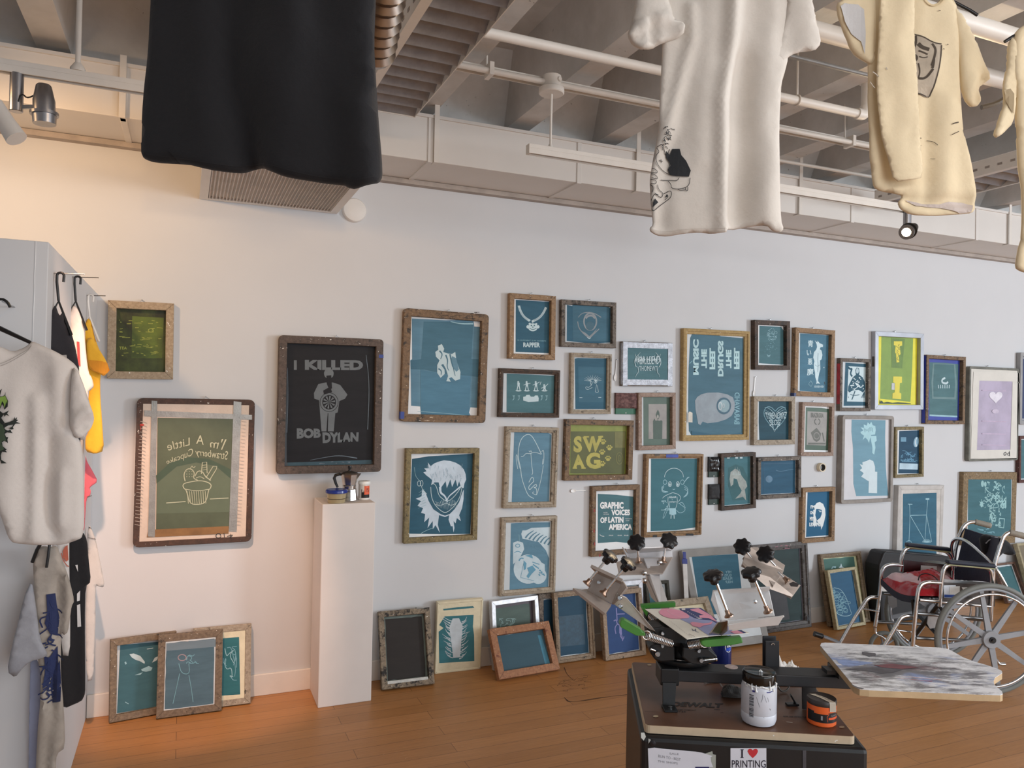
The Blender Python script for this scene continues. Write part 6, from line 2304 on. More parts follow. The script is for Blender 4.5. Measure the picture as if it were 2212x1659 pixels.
# black tank
pl = ypl(2.86)
wallhanger('black hanger nearest on the side of the display wall, holding the black top', pl, 345, 300, 470, BLACKP, K4, 350)
nailin(pl, 130, 590, 0.09, 'nail carrying the black hanger nearest the camera')
t = thing('tank_top', 'black sleeveless top hanging on the side of the display wall, behind the white tee', 'shirt', pl.mat())
c = Cloth(pl, K4, [(330, 490), (355, 560), (372, 540), (385, 550), (420, 640), (450, 740), (478, 890), (482, 1300), (470, 1700), (360, 1700), (330, 1200), (330, 780), (270, 745), (275, 590), (310, 530)], T=0.025, Rr=0.04, amp=0.004, seed=3)
c.build('shirt_body', cloth('26242a', g=0.9), t)
b = MB()
c.dpoly(b, [(362, 795), (398, 792), (402, 815), (380, 805)], 0.003)
b.build('print', cloth('a09a96'), t)
# white with red
pl = ypl(3.3)
wallhanger('second black hanger on the side of the display wall, holding the red-marked white shirt', pl, 450, 322, 470, BLACKP, K4, 452)
nailin(pl, 166, 598, 0.09, 'nail carrying the second black hanger')
t = thing('white_shirt', 'white shirt with a red mark, between the black top and the yellow shirt', 'shirt', pl.mat())
c = Cloth(pl, K4, [(440, 490), (470, 520), (500, 600), (515, 800), (530, 900), (550, 930), (562, 980), (545, 1000), (530, 1010), (520, 1300), (440, 1300), (430, 900), (420, 620), (405, 560)], T=0.03, Rr=0.04, amp=0.004, seed=4)
c.build('shirt_body', WHT, t)
b = MB()
c.dpoly(b, [(459, 712), (475, 715), (482, 860), (465, 850)], 0.003)
b.build('print', cloth('b03a3c'), t)
# yellow
pl = ypl(3.76)
WHP = M('d8d4cf', 0.4)
wallhanger('white hanger holding the yellow shirt on the display wall', pl, 530, 432, 560, WHP, K4, 535)
nailin(pl, 196, 638, 0.075, 'nail carrying the white hanger of the yellow shirt')
t = thing('yellow_shirt', 'bright yellow tee shirt on the side of the display wall next to the olive screen', 'shirt', pl.mat())
YLW = cloth('dfa82c', 0.05)
c = Cloth(pl, K4, [(525, 570), (545, 590), (555, 640), (570, 700), (600, 780), (610, 880), (598, 930), (600, 1050), (612, 1200), (622, 1365), (570, 1384), (508, 1370), (508, 1290), (530, 1240), (520, 1000), (512, 800), (500, 700), (497, 620)], T=0.03, Rr=0.035, amp=0.004, seed=5, step=0.011)
c.build('shirt_body', YLW, t)
c = Cloth(pl, K4, [(520, 700), (555, 690), (590, 750), (640, 830), (658, 890), (625, 922), (600, 905), (540, 880), (525, 820)], T=0.025, Rr=0.03, off=0.03, amp=0.003, seed=6, step=0.01)
c.build('sleeve', YLW, t)
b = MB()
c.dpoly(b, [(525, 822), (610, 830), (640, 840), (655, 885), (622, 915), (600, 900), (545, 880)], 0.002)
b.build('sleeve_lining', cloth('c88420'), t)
# pink
pl = ypl(3.88)
t = thing('pink_shirt', 'coral pink shirt showing under the yellow shirt', 'shirt', pl.mat())
c = Cloth(pl, K6, [(850, 100), (865, 170), (920, 260), (978, 370), (890, 430), (905, 460), (900, 505), (860, 545), (850, 700), (840, 860), (825, 850), (832, 500), (830, 200)], T=0.02, Rr=0.02, amp=0.003, seed=7, step=0.01)
c.build('shirt_body', cloth('d0606c', 0.06), t)
MB().tube([Vector(c.P(c.uv(868, 525))), Vector(c.P(c.uv(915, 508)))], 0.002, 6).build('hanger_hook', NAIL, t)
# white shirts lower back
pl = ypl(3.93)
t = thing('white_shirt', 'off-white shirt hanging lowest at the back of the display wall side, above the baseboard', 'shirt', pl.mat())
c = Cloth(pl, K6, [(890, 795), (920, 860), (955, 960), (985, 1110), (1020, 1280), (1040, 1390), (1028, 1425), (980, 1415), (955, 1400), (950, 1560), (952, 1740), (945, 1900), (930, 2340), (860, 2360), (850, 1700), (860, 1400), (875, 1100), (865, 900)], T=0.025, Rr=0.03, amp=0.003, seed=8, step=0.011)
c.build('shirt_body', WHT, t)
b = MB()
c.dline(b, [(878, 925), (920, 935), (955, 945)], 8, 0.003)
b.build('collar', cloth('7c7470'), t)
# long black
pl = ypl(3.17)
t = thing('black_shirt', 'long black garment with white lettering strip, hanging below the white tee on the display wall', 'shirt', pl.mat())
c = Cloth(pl, K5, [(392, 320), (480, 290), (505, 340), (512, 440), (528, 580), (495, 610), (492, 800), (495, 1200), (490, 1240), (470, 1280), (370, 1312), (345, 1250), (345, 900), (395, 700)], T=0.028, Rr=0.04, amp=0.005, seed=9)
c.build('shirt_body', cloth('1c1a1e', g=0.8), t)
b = MB()
c.dpoly(b, [(436, 484), (450, 482), (452, 524)], 0.003)
c.dpoly(b, [(446, 650), (464, 632), (462, 690), (446, 694)], 0.003)
c.dpoly(b, [(446, 716), (464, 710), (470, 840), (448, 844)], 0.003)
b.build('print', cloth('cfcac8'), t)
# cream with red swirl
pl = ypl(2.98)
t = thing('white_shirt', 'white shirt with a rust-red swirl, mostly hidden between the grey tee and the black garment', 'shirt', pl.mat())
c = Cloth(pl, K6, [(540, 700), (690, 700), (690, 1300), (700, 1600), (700, 2100), (610, 2100), (600, 1300), (560, 1000)], T=0.02, Rr=0.03, amp=0.003, seed=10)
c.build('shirt_body', WHT, t)
b = MB()
c.dpoly(b, [(625, 1060), (650, 1015), (675, 1000), (682, 1150), (660, 1165), (630, 1120)], 0.003)
c.dline(b, [(612, 1080), (630, 1150), (665, 1200), (685, 1215)], 9, 0.003)
c.dline(b, [(610, 960), (605, 1000), (640, 975), (650, 955)], 6, 0.003)
b.build('print', cloth('a85844'), t)
# grey tee with blue print
pl = ypl(2.68)
t = thing('grey_shirt', 'heather grey tee shirt with a dark blue brush-like print, lowest on the display wall corner', 'shirt', pl.mat())
GRY = cloth('a69c92', 0.1, h2='90887f')
p_ = pl.px(86, 1180)
c = Cloth(pl, K5, [(215, 380), (260, 372), (285, 380), (330, 370), (350, 430), (400, 560), (432, 690), (415, 722), (408, 780), (395, 870), (370, 892), (350, 880), (352, 1100), (370, 1300), (380, 1540), (330, 1572), (325, 1660), (330, 1900), (200, 1900), (212, 1500), (245, 1150), (215, 1025), (205, 760), (195, 560), (190, 460)], T=0.03, Rr=0.045, amp=0.005, seed=11, freq=8, creases=[([(345, 560), (340, 900), (300, 1300), (280, 1700)], 0.012, -0.02), ([(240, 1150), (290, 1400), (310, 1700)], 0.014, 0.016)])
c.build('shirt_body', GRY, t)
cs = Cloth(pl, K5, [(190, 560), (215, 700), (240, 900), (290, 990), (245, 1012), (190, 1025), (140, 1065), (100, 1115), (52, 1080), (75, 950), (110, 820), (150, 650)], T=0.025, Rr=0.03, off=0.025, amp=0.004, seed=12)
cs.build('sleeve', cloth('8f9096', 0.1, h2='7c7c82'), t)
b = MB()
r = random.Random(5)
c.dpoly(b, [(268, 655), (318, 652), (325, 720), (340, 800), (330, 900), (290, 880), (260, 820), (275, 760)], 0.003)
c.dpoly(b, [(255, 1010), (285, 1020), (330, 960), (335, 1060), (300, 1120), (280, 1180), (250, 1190), (262, 1090)], 0.003)
c.dpoly(b, [(300, 1120), (345, 1040), (355, 1180), (352, 1270), (300, 1290), (290, 1180)], 0.003)
for i in range(26):
    y = 690 + i * 22
    x = 290 + 20 * sin(i)
    c.dline(b, [(x, y), (x + r.uniform(-50, 50), y + r.uniform(10, 40)), (x + r.uniform(-60, 60), y + r.uniform(30, 70))], 9, 0.0035)
b.build('print', cloth('24305c', 0.1, g=.9), t)
h = MB()
q = [c.P(c.uv(x, y), 0.01) for x, y in ((218, 400), (228, 385), (245, 380))]
h.tube([Vector(c.P(c.uv(290, 350), .004)), Vector(c.P(c.uv(282, 430), .008)), Vector(c.P(c.uv(272, 495), .008))], 0.004, 8)
o = h.build('hook', BLACKP, smooth=40)
th = thing('clothes_hanger', 'black hanger end poking out of the neck of the grey tee', 'hanger', pl.mat(), 'clothes hangers')
o.parent = th
MB().tube([Vector(c.P(c.uv(185, 470), .0)), Vector(c.P(c.uv(215, 395), .006)), Vector(c.P(c.uv(245, 345), .004))], 0.005, 8).build('shoulder_bar', BLACKP, th, smooth=40)
# pale blue cloth strip
pl = ypl(2.725)
t = thing('blue_shirt', 'pale blue cloth strip hanging behind the grey tee at the bottom left', 'shirt', pl.mat())
c = Cloth(pl, K5, [(175, 1020), (215, 1020), (245, 1150), (240, 1400), (215, 1900), (158, 1900), (165, 1500), (172, 1200)], T=0.014, Rr=0.02, amp=0.003, seed=13)
c.build('shirt_body', cloth('8e96b0', 0.05, g=1.3), t)

# white tee with the green creature
pl = ypl(2.585)
K7 = (0, 780, 7.541)
t = thing('white_tee', 'white tee shirt with a spiky green creature print, biggest shirt at the left edge', 'shirt', pl.mat())
c = Cloth(pl, K4, [(-420, 760), (-380, 730), (-150, 700), (-60, 725), (0, 740), (75, 775), (150, 745), (190, 708), (250, 735), (330, 770), (400, 810), (450, 850), (478, 900), (470, 1100), (465, 1280), (490, 1330), (500, 1500), (505, 1800), (490, 1880), (475, 1893), (380, 1925), (230, 1930), (80, 1918), (52, 1885), (20, 1780), (-50, 1600), (-150, 1500), (-330, 1480), (-430, 1300), (-440, 900)],
           T=0.035, Rr=0.06, amp=0.005, freq=6, seed=14, creases=[([(220, 1060), (225, 1400), (205, 1880)], 0.018, 0.018), ([(290, 1300), (280, 1600), (320, 1880)], 0.02, -0.014), ([(370, 1500), (365, 1800)], 0.015, 0.012), ([(100, 1100), (90, 1500), (95, 1800)], 0.03, 0.01), ([(350, 900), (345, 1200)], 0.02, 0.008)])
WT = cloth('b8b1ab', 0.03, g=1.4)
c.build('shirt_body', WT, t)
cs = Cloth(pl, K4, [(440, 860), (478, 900), (510, 980), (545, 1090), (562, 1130), (565, 1180), (548, 1230), (500, 1282), (470, 1288), (440, 1270), (420, 1200), (425, 1080), (430, 950)], T=0.025, Rr=0.04, off=0.02, amp=0.004, seed=15, creases=[([(545, 1120), (470, 1170), (455, 1200)], 0.012, 0.016), ([(550, 1180), (500, 1230)], 0.012, -0.012)])
cs.build('sleeve', WT, t)
b = MB()
for off_ in (0, 14):
    c.dline(b, [(-60, 868 - off_), (0, 862 - off_), (60, 835 - off_), (120, 800 - off_), (165, 770 - off_ * .6), (188, 735)], 3, 0.003)
b.build('collar_seam', cloth('8f8882'), t)
c.crop = K7
kk, gg, dg = MB(), MB(), MB()


def dp2(m_, pts, e):
    c.dpoly(m_, pts, e)
    c.dpoly(m_, [(-80 - x, y) for x, y in pts][::-1], e + .0004)


dp2(kk, [(-60, 540), (40, 450), (30, 480), (5, 575), (45, 575), (85, 555), (98, 500), (100, 560), (150, 650), (145, 740), (90, 790), (75, 730), (48, 700), (10, 790), (-60, 800)], 0.003)
dp2(gg, [(-60, 590), (20, 585), (85, 570), (95, 555), (110, 590), (140, 650), (136, 700), (120, 650), (110, 710), (90, 760), (80, 690), (50, 650), (30, 720), (5, 770), (-60, 790)], 0.0042)
dp2(kk, [(-60, 930), (0, 870), (-20, 830), (0, 800), (70, 850), (170, 800), (135, 850), (175, 895), (120, 870), (95, 905), (80, 865), (40, 920), (-60, 960)], 0.003)
dp2(kk, [(-60, 1010), (0, 970), (-10, 930), (40, 925), (100, 1005), (60, 1020), (180, 985), (240, 960), (255, 900), (262, 940), (295, 910), (285, 950), (310, 955), (280, 985), (345, 1015), (270, 1015), (230, 1070), (240, 1105), (205, 1110), (165, 1085), (210, 1070), (235, 1030), (150, 1045), (90, 1085), (110, 1110), (150, 1130), (190, 1110), (205, 1145), (225, 1170), (140, 1155), (95, 1180), (120, 1230), (155, 1235), (140, 1270), (150, 1330), (90, 1290), (50, 1320), (60, 1380), (110, 1420), (130, 1435), (105, 1445), (135, 1480), (50, 1470), (30, 1530), (40, 1600), (130, 1655), (40, 1659), (0, 1560), (-60, 1560)], 0.003)
dp2(dg, [(-60, 1020), (10, 1000), (70, 1040), (85, 1090), (110, 1140), (85, 1170), (110, 1240), (120, 1290), (60, 1290), (40, 1340), (90, 1430), (20, 1460), (-60, 1450)], 0.0042)
c.dline(kk, [(-20, 1560), (25, 1500), (40, 1470)], 14, 0.003)
kk.build('print_outline', cloth('1e2420', g=1.0), t)
gg.build('print_green', cloth('7c9c44', 0.06), t)
dg.build('print_dark', cloth('3c4c38', 0.06), t)
p_ = pl.px(10, 648)
th = thing('clothes_hanger', 'black hanger of the big white tee at the left edge', 'hanger', pl.mat(), 'clothes hangers')
q0, q1 = pl.px(-20, 700), pl.px(66, 740)
MB().tube([(pl.px(-160, 760).x, pl.px(-160, 760).y, 0), (q0.x, q0.y, 0), (q1.x, q1.y, 0)], [0.006, 0.009, 0.005], 8).build('shoulder_bar', BLACKP, th, smooth=40)
hp = [pl.px(x, y) for x, y in ((-20, 700), (-22, 665), (-10, 650), (4, 645), (16, 652), (22, 664))]
MB().tube(smoothpath(hp, 1), 0.004, 8).build('hook', BLACKP, th, smooth=40)
pn = pl.px(6, 648)
o = MB().tube([(0, 0, 0), (0, 0.17, 0)], 0.002, 8).build('wall_nail', NAIL)
o.location = (-0.5 + pn.x, 2.58, 1.2 + pn.y - 0.005)
tag(o, 'nail in the end of the display wall carrying the white tee', 'nail', 'nails in the display wall')
# ------------------------------------------------------------------ cart with the brown board
R_ = (1340, 1380, 3.95)
FL, FR, BL = onfloor(1393, 1566, .70), onfloor(1849, 1591, .70), onfloor(1383, 1430.6, .70)
cx_ = (FR - FL).normalized()
cy_ = (BL - FL)
Dp = (cy_ - cx_ * cy_.dot(cx_)).length
cy_ = Z.cross(cx_)
if cy_.dot(BL - FL) < 0:
    cy_ = -cy_
Wd = (FR - FL).length
CM = Matrix((cx_, cy_, Z)).transposed().to_4x4()
CM.translation = Vector((FL.x, FL.y, 0))
t = thing('tool_cart', 'black cabinet cart with paper stuck to its front, carrying the brown board and the press', 'cart', CM)
bl_ = []
for pts, z0, z1 in (([(-.012, -.02), (Wd + .026, -.02), (Wd + .026, Dp + .02), (-.012, Dp + .02)], 0.06, 0.676),):
    b = MB().slab(pts, z0, z1)
b.build('cabinet_body', BLACKM, t, bevel=0.012)
for x in (.02, Wd - .02):
    for y in (.03, Dp):
        MB().tube([(x - .012, y, .035), (x + .012, y, .035)], .034, 18).build('caster', M('1c1c1e', .5), t, smooth=40)
for x, y in ((300, 855), (1920, 955)):
    pass
fp = Plane(CM @ Vector((0, -.0205, 0)), cx_, Z)
a = Art(fp, R_, 0).start(0.0012)
a.ref = (1000, 900)
PAP = M('c9ccd6', .7, 0, .03)
TAPEC = M('9aa09a', .4, 0, .05)
a.poly(TAPEC, [(720, 980), (785, 958), (790, 985), (815, 990), (812, 1300), (740, 1300)])
a.poly(PAP, [(235, 935), (290, 928), (370, 938), (450, 945), (560, 955), (640, 962), (700, 972), (740, 985), (788, 1000), (770, 1010), (775, 1050), (792, 1095), (640, 1098), (630, 1300), (250, 1300)])
PEN = M('85878f', .7)
a.text(PEN, 'SALE', [(420, 970), (500, 976), (500, 992), (420, 988)], 0)
a.text(PEN, 'RUN TO - BEST', [(325, 988), (515, 1020), (515, 1042), (325, 1012)], 0)
a.text(PEN, 'THE SHOPS', [(320, 1035), (490, 1055), (490, 1072), (320, 1052)], 0)
a.rect(M('1c2058', .5), 640, 1092, 758, 1300)
a.done(t, 'taped_note', 'white note taped to the cart front')
a = Art(fp, R_, 0).start(0.0012)
a.ref = (1000, 900)
a.rect(PAP, 940, 932, 1246, 1300)
a.poly(M('c23038', .5), [(1130, 1018), (1100, 988), (1086, 962), (1090, 945), (1105, 938), (1122, 942), (1130, 952), (1140, 942), (1158, 938), (1172, 946), (1174, 965), (1160, 990)])
NV = M('181c30', .5, g=1.0)
a.rect(NV, 1033, 945, 1046, 1015)
a.rect(NV, 1026, 943, 1053, 949)
a.rect(NV, 1026, 1011, 1053, 1017)
a.text(NV, 'PRINTING', (952, 1036, 1242, 1100), 0.0)
x = 952
for ch in range(8):
    pass
a.done(t, 'sticker', 'white sticker reading I heart PRINTING')
a = Art(fp, R_, 0).start(0.0012)
a.ref = (1000, 900)
a.rect(M('4a4a50', .5, g=1.0), 1556, 952, 1586, 1300)
a.poly(M('c6cbc8', .5), [(176, 800), (205, 800), (218, 835), (200, 868), (178, 845)])
a.poly(M('a6aaa8', .5), [(240, 852), (262, 862), (240, 895)])
a.line(M('d6d6d4', .5), [(1832, 880), (1838, 868), (1855, 865)], 7)
a.ell(M('d6d6d4', .5), 1308, 826, 6, 5, 8)
a.done(t, 'paint_marks')
rv = MB()
for X, Zz in ((.02, .662), (Wd - .02, .60)):
    rv.lathe([(.009, 0), (.008, .004), (0, .006)], (X, -.02, Zz), (0, -1, 0), 14)
rv.build('rivet', M('2c2c30', .35, .3, g=1.0), t, smooth=40)

t = thing('brown_board', 'brown film-faced plywood board with a pale edge lying on the cart, lettered in black', 'board', CM)
tt = BL - FL
sk = tt.dot(cx_)


def rr4(x0, x1, y0, y1, r, n=4):
    return [(cx + r * cos(a0 + pi / 2 * i / n), cy + r * sin(a0 + pi / 2 * i / n)) for cx, cy, a0 in ((x1 - r, y1 - r, 0), (x0 + r, y1 - r, pi / 2), (x0 + r, y0 + r, pi), (x1 - r, y0 + r, -pi / 2)) for i in range(n + 1)]


MB().slab(rr4(0, Wd, 0, Dp, .014), .678, .699).build('board_edge', M('b8a78e', .6, 0, .06, 20), t)
MB().slab(rr4(.002, Wd - .002, .002, Dp - .002, .012), .6985, .7).build('board_face', M('6b4c3a', .38, 0, .14, 4, h2='533a2c'), t)
hp_ = Plane((FL.x, FL.y, .7005), cx_, cy_)
a = Art(hp_, R_, 0).start(0.0003)
a.ref = (800, 550)
BKI = M('2a201c', .5, g=1.0)
a.text(BKI, 'DEWALT', [(445, 535), (880, 550), (868, 590), (430, 575)], .05)
a.text(BKI, 'DWE7485 COMPACT', [(440, 600), (650, 605), (650, 612), (440, 608)], .02)
a.text(BKI, 'DW735', [(420, 612), (560, 618), (560, 628), (420, 622)], .02)
a.text(BKI, 'FOR USE WITH PLANERS', [(1390, 655), (1640, 665), (1640, 676), (1390, 666)], .02)
a.ell(M('a8987e', .5), 302, 660, 24, 9, 14)
a.ell(BKI, 302, 666, 16, 5, 12)
a.ell(M('a8987e', .5), 398, 602, 20, 8, 12)
a.ell(M('a8987e', .5), 248, 222, 18, 6, 12)
a.ell(M('a8987e', .5), 1890, 752, 24, 9, 12)
a.line(M('b8ada0', .5), [(1418, 708), (1470, 714)], 8)
a.line(BKI, [(210, 618), (320, 625)], 3)
a.line(BKI, [(800, 602), (850, 604)], 7)
a.line(BKI, [(858, 626), (880, 628)], 7)
a.done(t, 'board_print')
CD_ = Plane((0, 0, 0), RH, Z)


def camM(p):
    """upright frame at p: x right, y away from the photographer, z up"""
    m_ = Matrix((RH, FH, Z)).transposed().to_4x4()
    m_.translation = p
    return m_


# --- white paint jar
def standing(x, y, z, r):
    p = onfloor(x, y, z)
    return p + FH * r


p = standing(1650.5, 1575, .7008, .047)
t = thing('paint_jar', 'big white plastic ink jar with a black lid and white drips on the board', 'jar', camM(p))
MB().lathe([(.036, 0), (.044, .004), (.0475, .014), (.0475, .03), (.0465, .032), (.0475, .034), (.0475, .098), (.045, .108), (.041, .114)], seg=44).build('jar_body', M('c3c8d2', .3, 0, .05, 14), t, smooth=35)
MB().lathe([(.0425, .112), (.0445, .113), (.0455, .116), (.0455, .136), (.0445, .140), (.042, .1425), (.038, .1415), (0, .1415)], seg=48).build('lid', M('1b1815', .12, g=1.0), t, smooth=35)
dr = MB()
r = random.Random(2)
for ang, z0, z1 in ((-2.3, .118, .103), (-2.05, .116, .098), (-1.25, .128, .104), (-1.0, .114, .1), (-.72, .122, .108)):
    dr.tube([(.0462 * cos(ang), .0462 * sin(ang), z0), (.0482 * cos(ang), .0482 * sin(ang), (z0 + z1) / 2), (.0480 * cos(ang + .03), .0480 * sin(ang + .03), z1)], [.001, .0014, .003], 8)
for i in range(18):
    a0 = -2.9 + i * .15
    dr.tube([(.0455 * cos(a0), .0455 * sin(a0), .110 + r.uniform(-.003, .003)), (.0458 * cos(a0 + .15), .0458 * sin(a0 + .15), .110 + r.uniform(-.003, .003))], .0022, 6)
dr.tube([(-.004, -.01, .1418), (.002, -.006, .143), (.003, -.012, .1425)], [.002, .004, .003], 8)
dr.build('paint_drip', M('d8dce2', .3), t, smooth=50)
# wrapped markings
def wrap(t, name, mat, r, items, label=None):
    b = MB()
    for kind, *q in items:
        if kind == 'q':
            a0, a1, z0, z1 = q
            n = max(1, int(abs(a1 - a0) / .12))
            for i in range(n):
                b0, b1 = a0 + (a1 - a0) * i / n, a0 + (a1 - a0) * (i + 1) / n
                b.add([(r * cos(b0), r * sin(b0), z0), (r * cos(b1), r * sin(b1), z0), (r * cos(b1), r * sin(b1), z1), (r * cos(b0), r * sin(b0), z1)], [(0, 1, 2, 3)])
        elif kind == 't':
            s_, a0, a1, z0, z1, bold = q
            vs, fs = textmesh(s_, bold)
            b.add([(r * cos(a0 + (a1 - a0) * u), r * sin(a0 + (a1 - a0) * u), z0 + (z1 - z0) * v) for u, v in vs], fs)
        elif kind == 'l':
            pts, wd = q
            for (a0, z0), (a1, z1) in zip(pts, pts[1:]):
                dx, dz = (a1 - a0) * r, z1 - z0
                L = sqrt(dx * dx + dz * dz)
                nx, nz_ = -dz / L * wd / r, dx / L * wd
                b.add([(r * cos(q0), r * sin(q0), qz) for q0, qz in ((a0 - nx, z0 - nz_), (a1 - nx, z1 - nz_), (a1 + nx, z1 + nz_), (a0 + nx, z0 + nz_))], [(0, 1, 2, 3)])
    return b.build(name, mat, t, label=label)


JF = -pi / 2
r = random.Random(12)
items = []
z = .028
while z < .086:
    h = r.choice((.0008, .0014, .0024))
    items.append(('q', JF - .86, JF - .60, z, z + h))
    z += h + r.choice((.0008, .0012, .002))
items += [('t', '0 82045 61193', JF - .56, JF - .5, .03, .085, 0)] if False else []
wrap(t, 'barcode', M('3c4048', .5), .0480, items)
wrap(t, 'pen_marks', M('4e525c', .5), .0480, [('l', [(JF - .1, .094), (JF - .12, .082), (JF - .2, .072)], .0004), ('l', [(JF - .02, .09), (JF + .12, .072)], .0003), ('l', [(JF + .18, .085), (JF + .24, .073)], .0003), ('l', [(JF + .32, .055), (JF + .38, .05)], .0006), ('l', [(JF - .45, .085), (JF - .35, .07), (JF - .25, .058)], .0003), ('l', [(JF - .8, .036), (JF + .0, .031)], .0003)])
wrap(t, 'blue_mark', M('2a2c7a', .5), .0481, [('q', JF - .68, JF - .54, .096, .101), ('l', [(JF + .12, .099), (JF + .3, .0985), (JF + .5, .101)], .0011)])

# --- orange ink pot
p = standing(1786.5, 1573, .7008, .0385)
t = thing('ink_pot', 'small orange ink pot with a black lid and masking tape, on the board', 'ink pot', camM(p))
MB().lathe([(.036, 0), (.0385, .003), (.0385, .055), (.037, .057)], seg=40).build('pot_body', M('f0642c', .4, 0, .05), t, smooth=35)
MB().lathe([(.0385, .055), (.0392, .057), (.0392, .067), (.0375, .0695), (0, .069)], seg=40).build('pot_lid', M('3a3432', .4, g=1.0), t, smooth=35)
wrap(t, 'label', M('1c1d20', .4, g=1.0), .03905, [('q', JF - 1.5, JF + 1.5, .013, .036), ('q', JF - 1.5, JF - .9, .036, .041), ('q', JF + .1, JF + .8, .036, .04)])
wrap(t, 'label_stripe', M('e05a30', .4), .0393, [('q', JF + .1, JF + 1.3, .022, .028), ('l', [(JF + .05, .016), (JF - .02, .03), (JF + .15, .038)], .0005)])
wrap(t, 'label_text', M('8c8f96', .4), .0394, [('t', 'Speedball', JF + .3, JF + .85, .030, .035, 0), ('q', JF - .42, JF - .3, .02, .032)])
b = MB()
tw = .0085
for (x0, y0, z0), (x1, y1, z1) in zip([(-.018, .02, .0702), (.0, -.005, .0702), (.014, -.0375, .0702), (.0145, -.0398, .066), (.015, -.0405, .045)][:-1], [(-.018, .02, .0702), (.0, -.005, .0702), (.014, -.0375, .0702), (.0145, -.0398, .066), (.015, -.0405, .045)][1:]):
    b.add([(x0 - tw, y0, z0), (x0 + tw, y0, z0), (x1 + tw, y1, z1), (x1 - tw, y1, z1)], [(0, 1, 2, 3)])
b.build('masking_tape', M('c9c0b0', .6), t)
vs, fs = textmesh('Orange', 0)
b = MB().add([(-.012 + .022 * u + .004 * v, .012 - .038 * u + .004 * v, .0706) for u, v in vs], fs)
b.build('tape_text', INKK, t)

# --- soft drink can behind the hub
p = standing(1563, 1452, .7008, .033)
t = thing('drink_can', 'dark blue soft drink can half hidden behind the press hub', 'can', camM(p))
MB().lathe([(.026, 0), (.032, .008), (.033, .012), (.033, .108), (.027, .119)], seg=36).build('can_body', M('17235e', .3, .3), t, smooth=40)
MB().lathe([(.027, .118), (.0275, .121), (.025, .1205), (.024, .117), (0, .117)], seg=30).build('can_top', METAL('c8c8ca', .3), t, smooth=40)
wrap(t, 'emblem', M('d9dce2', .3), .0332, [('l', [(JF + .55 + .42 * cos(q), .082 + .018 * sin(q)) for q in [2 * pi * i / 16 for i in range(17)]], .0012), ('q', JF + .3, JF + .85, .08, .092)])
wrap(t, 'emblem_blue', M('2c50c0', .3), .0333, [('q', JF + .22, JF + .92, .068, .078)])
wrap(t, 'brand_text', M('15181e', .3, g=1.0), .0334, [('t', 'PEPSI', JF + .2, JF + .95, .083, .091, .04)])

# --- odds and ends under the arm
def P3z(x, y, z):
    return onfloor(x, y, z)


p = P3z(1586, 1512, .7008)
t = thing('grey_sock', 'dark grey cloth bundle lying on the board left of the white jar', 'cloth', camM(p))
b = MB()
n, mm = 18, 12
for j in range(mm + 1):
    for i in range(n):
        g = 2 * pi * i / n
        f = j / mm
        x = -.03 + .07 * f
        rr_ = .017 * sin(pi * min(1, max(.02, .06 + f * .9))) ** .5
        q = noise.noise(Vector((x * 50, cos(g), sin(g)))) * .006
        b.v.append((x, (rr_ + q) * 1.6 * cos(g) + .025, max(0, (rr_ + q) * (1 + sin(g)))))
for j in range(mm):
    for i in range(n):
        b.face((j * n + i, j * n + (i + 1) % n, (j + 1) * n + (i + 1) % n, (j + 1) * n + i))
b.build('cloth_bundle', cloth('4a4846', .1, g=1.0), t)
o = MB().tube(smoothpath([(-.03, .02, .03), (-.04, .03, .045), (-.02, .04, .047), (.0, .045, .04)], 2), .0016, 6).build('cord', M('a8a49c', .5), t, smooth=40)
p = P3z(1555, 1478, .7008)
t = thing('hex_keys', 'thin steel rods lying on the board under the press arm', 'rods', camM(p))
for i in range(4):
    MB().tube([(-.05 + i * .01, .0 + i * .008, .003), (.055, .018 + i * .004, .003 + i * .003)], .0018, 6).build('steel_rod', STEEL, t, smooth=40)
for px_, py_, lab, ln, ang in ((1711, 1524, 'black plastic clip lying on the board right of the white jar', .035, -.1), (1748, 1508, 'black bent bracket on the board beside the orange pot', .06, -1.0)):
    p = P3z(px_, py_, .7008)
    t = thing('black_bracket', lab, 'bracket', camM(p))
    v = Vector((cos(ang), -sin(ang) * 1, 0))
    MB().bar(v * -ln * .5 + Vector((0, 0, .004)), v * ln * .5 + Vector((0, 0, .004)), .018, .006).build('plate', BLACKP, t, bevel=.001)
    MB().bar(v * ln * .3 + Vector((0, 0, .006)), v * -ln * .1 + Vector((0, 0.004, .03)), .014, .005).build('tab', BLACKP, t, bevel=.001)
p = P3z(1697, 1500, .7008)
t = thing('tape_ring', 'clear plastic ring lying behind the white jar', 'ring', camM(p))
MB().tube(arc((0, 0.02, .022), .019, 0, 2 * pi, 24, Vector((1, .2, 0)).normalized(), Vector((0, .3, .95)).normalized()), .003, 8).build('ring_body', M('5c5652', .2, g=1.0), t, smooth=50)

# ------------------------------------------------------------------ the press
t = thing('screen_press', 'black bench-top screen printing press with four aluminium clamp heads and green levers', 'printing press', camM(Vector((FH * 2.33 + RH * .53).to_3d()) + Z * .7005))
TM = t.matrix_world.inverted()


def W3(x, y, d, crop=P_):
    """point of the press in its own frame"""
    ox, oy, k = crop
    return TM @ P3(ox + x / k, oy + y / k, d)


def L3(lat, dep, z):
    return TM @ (FH * dep + RH * lat + Z * z)


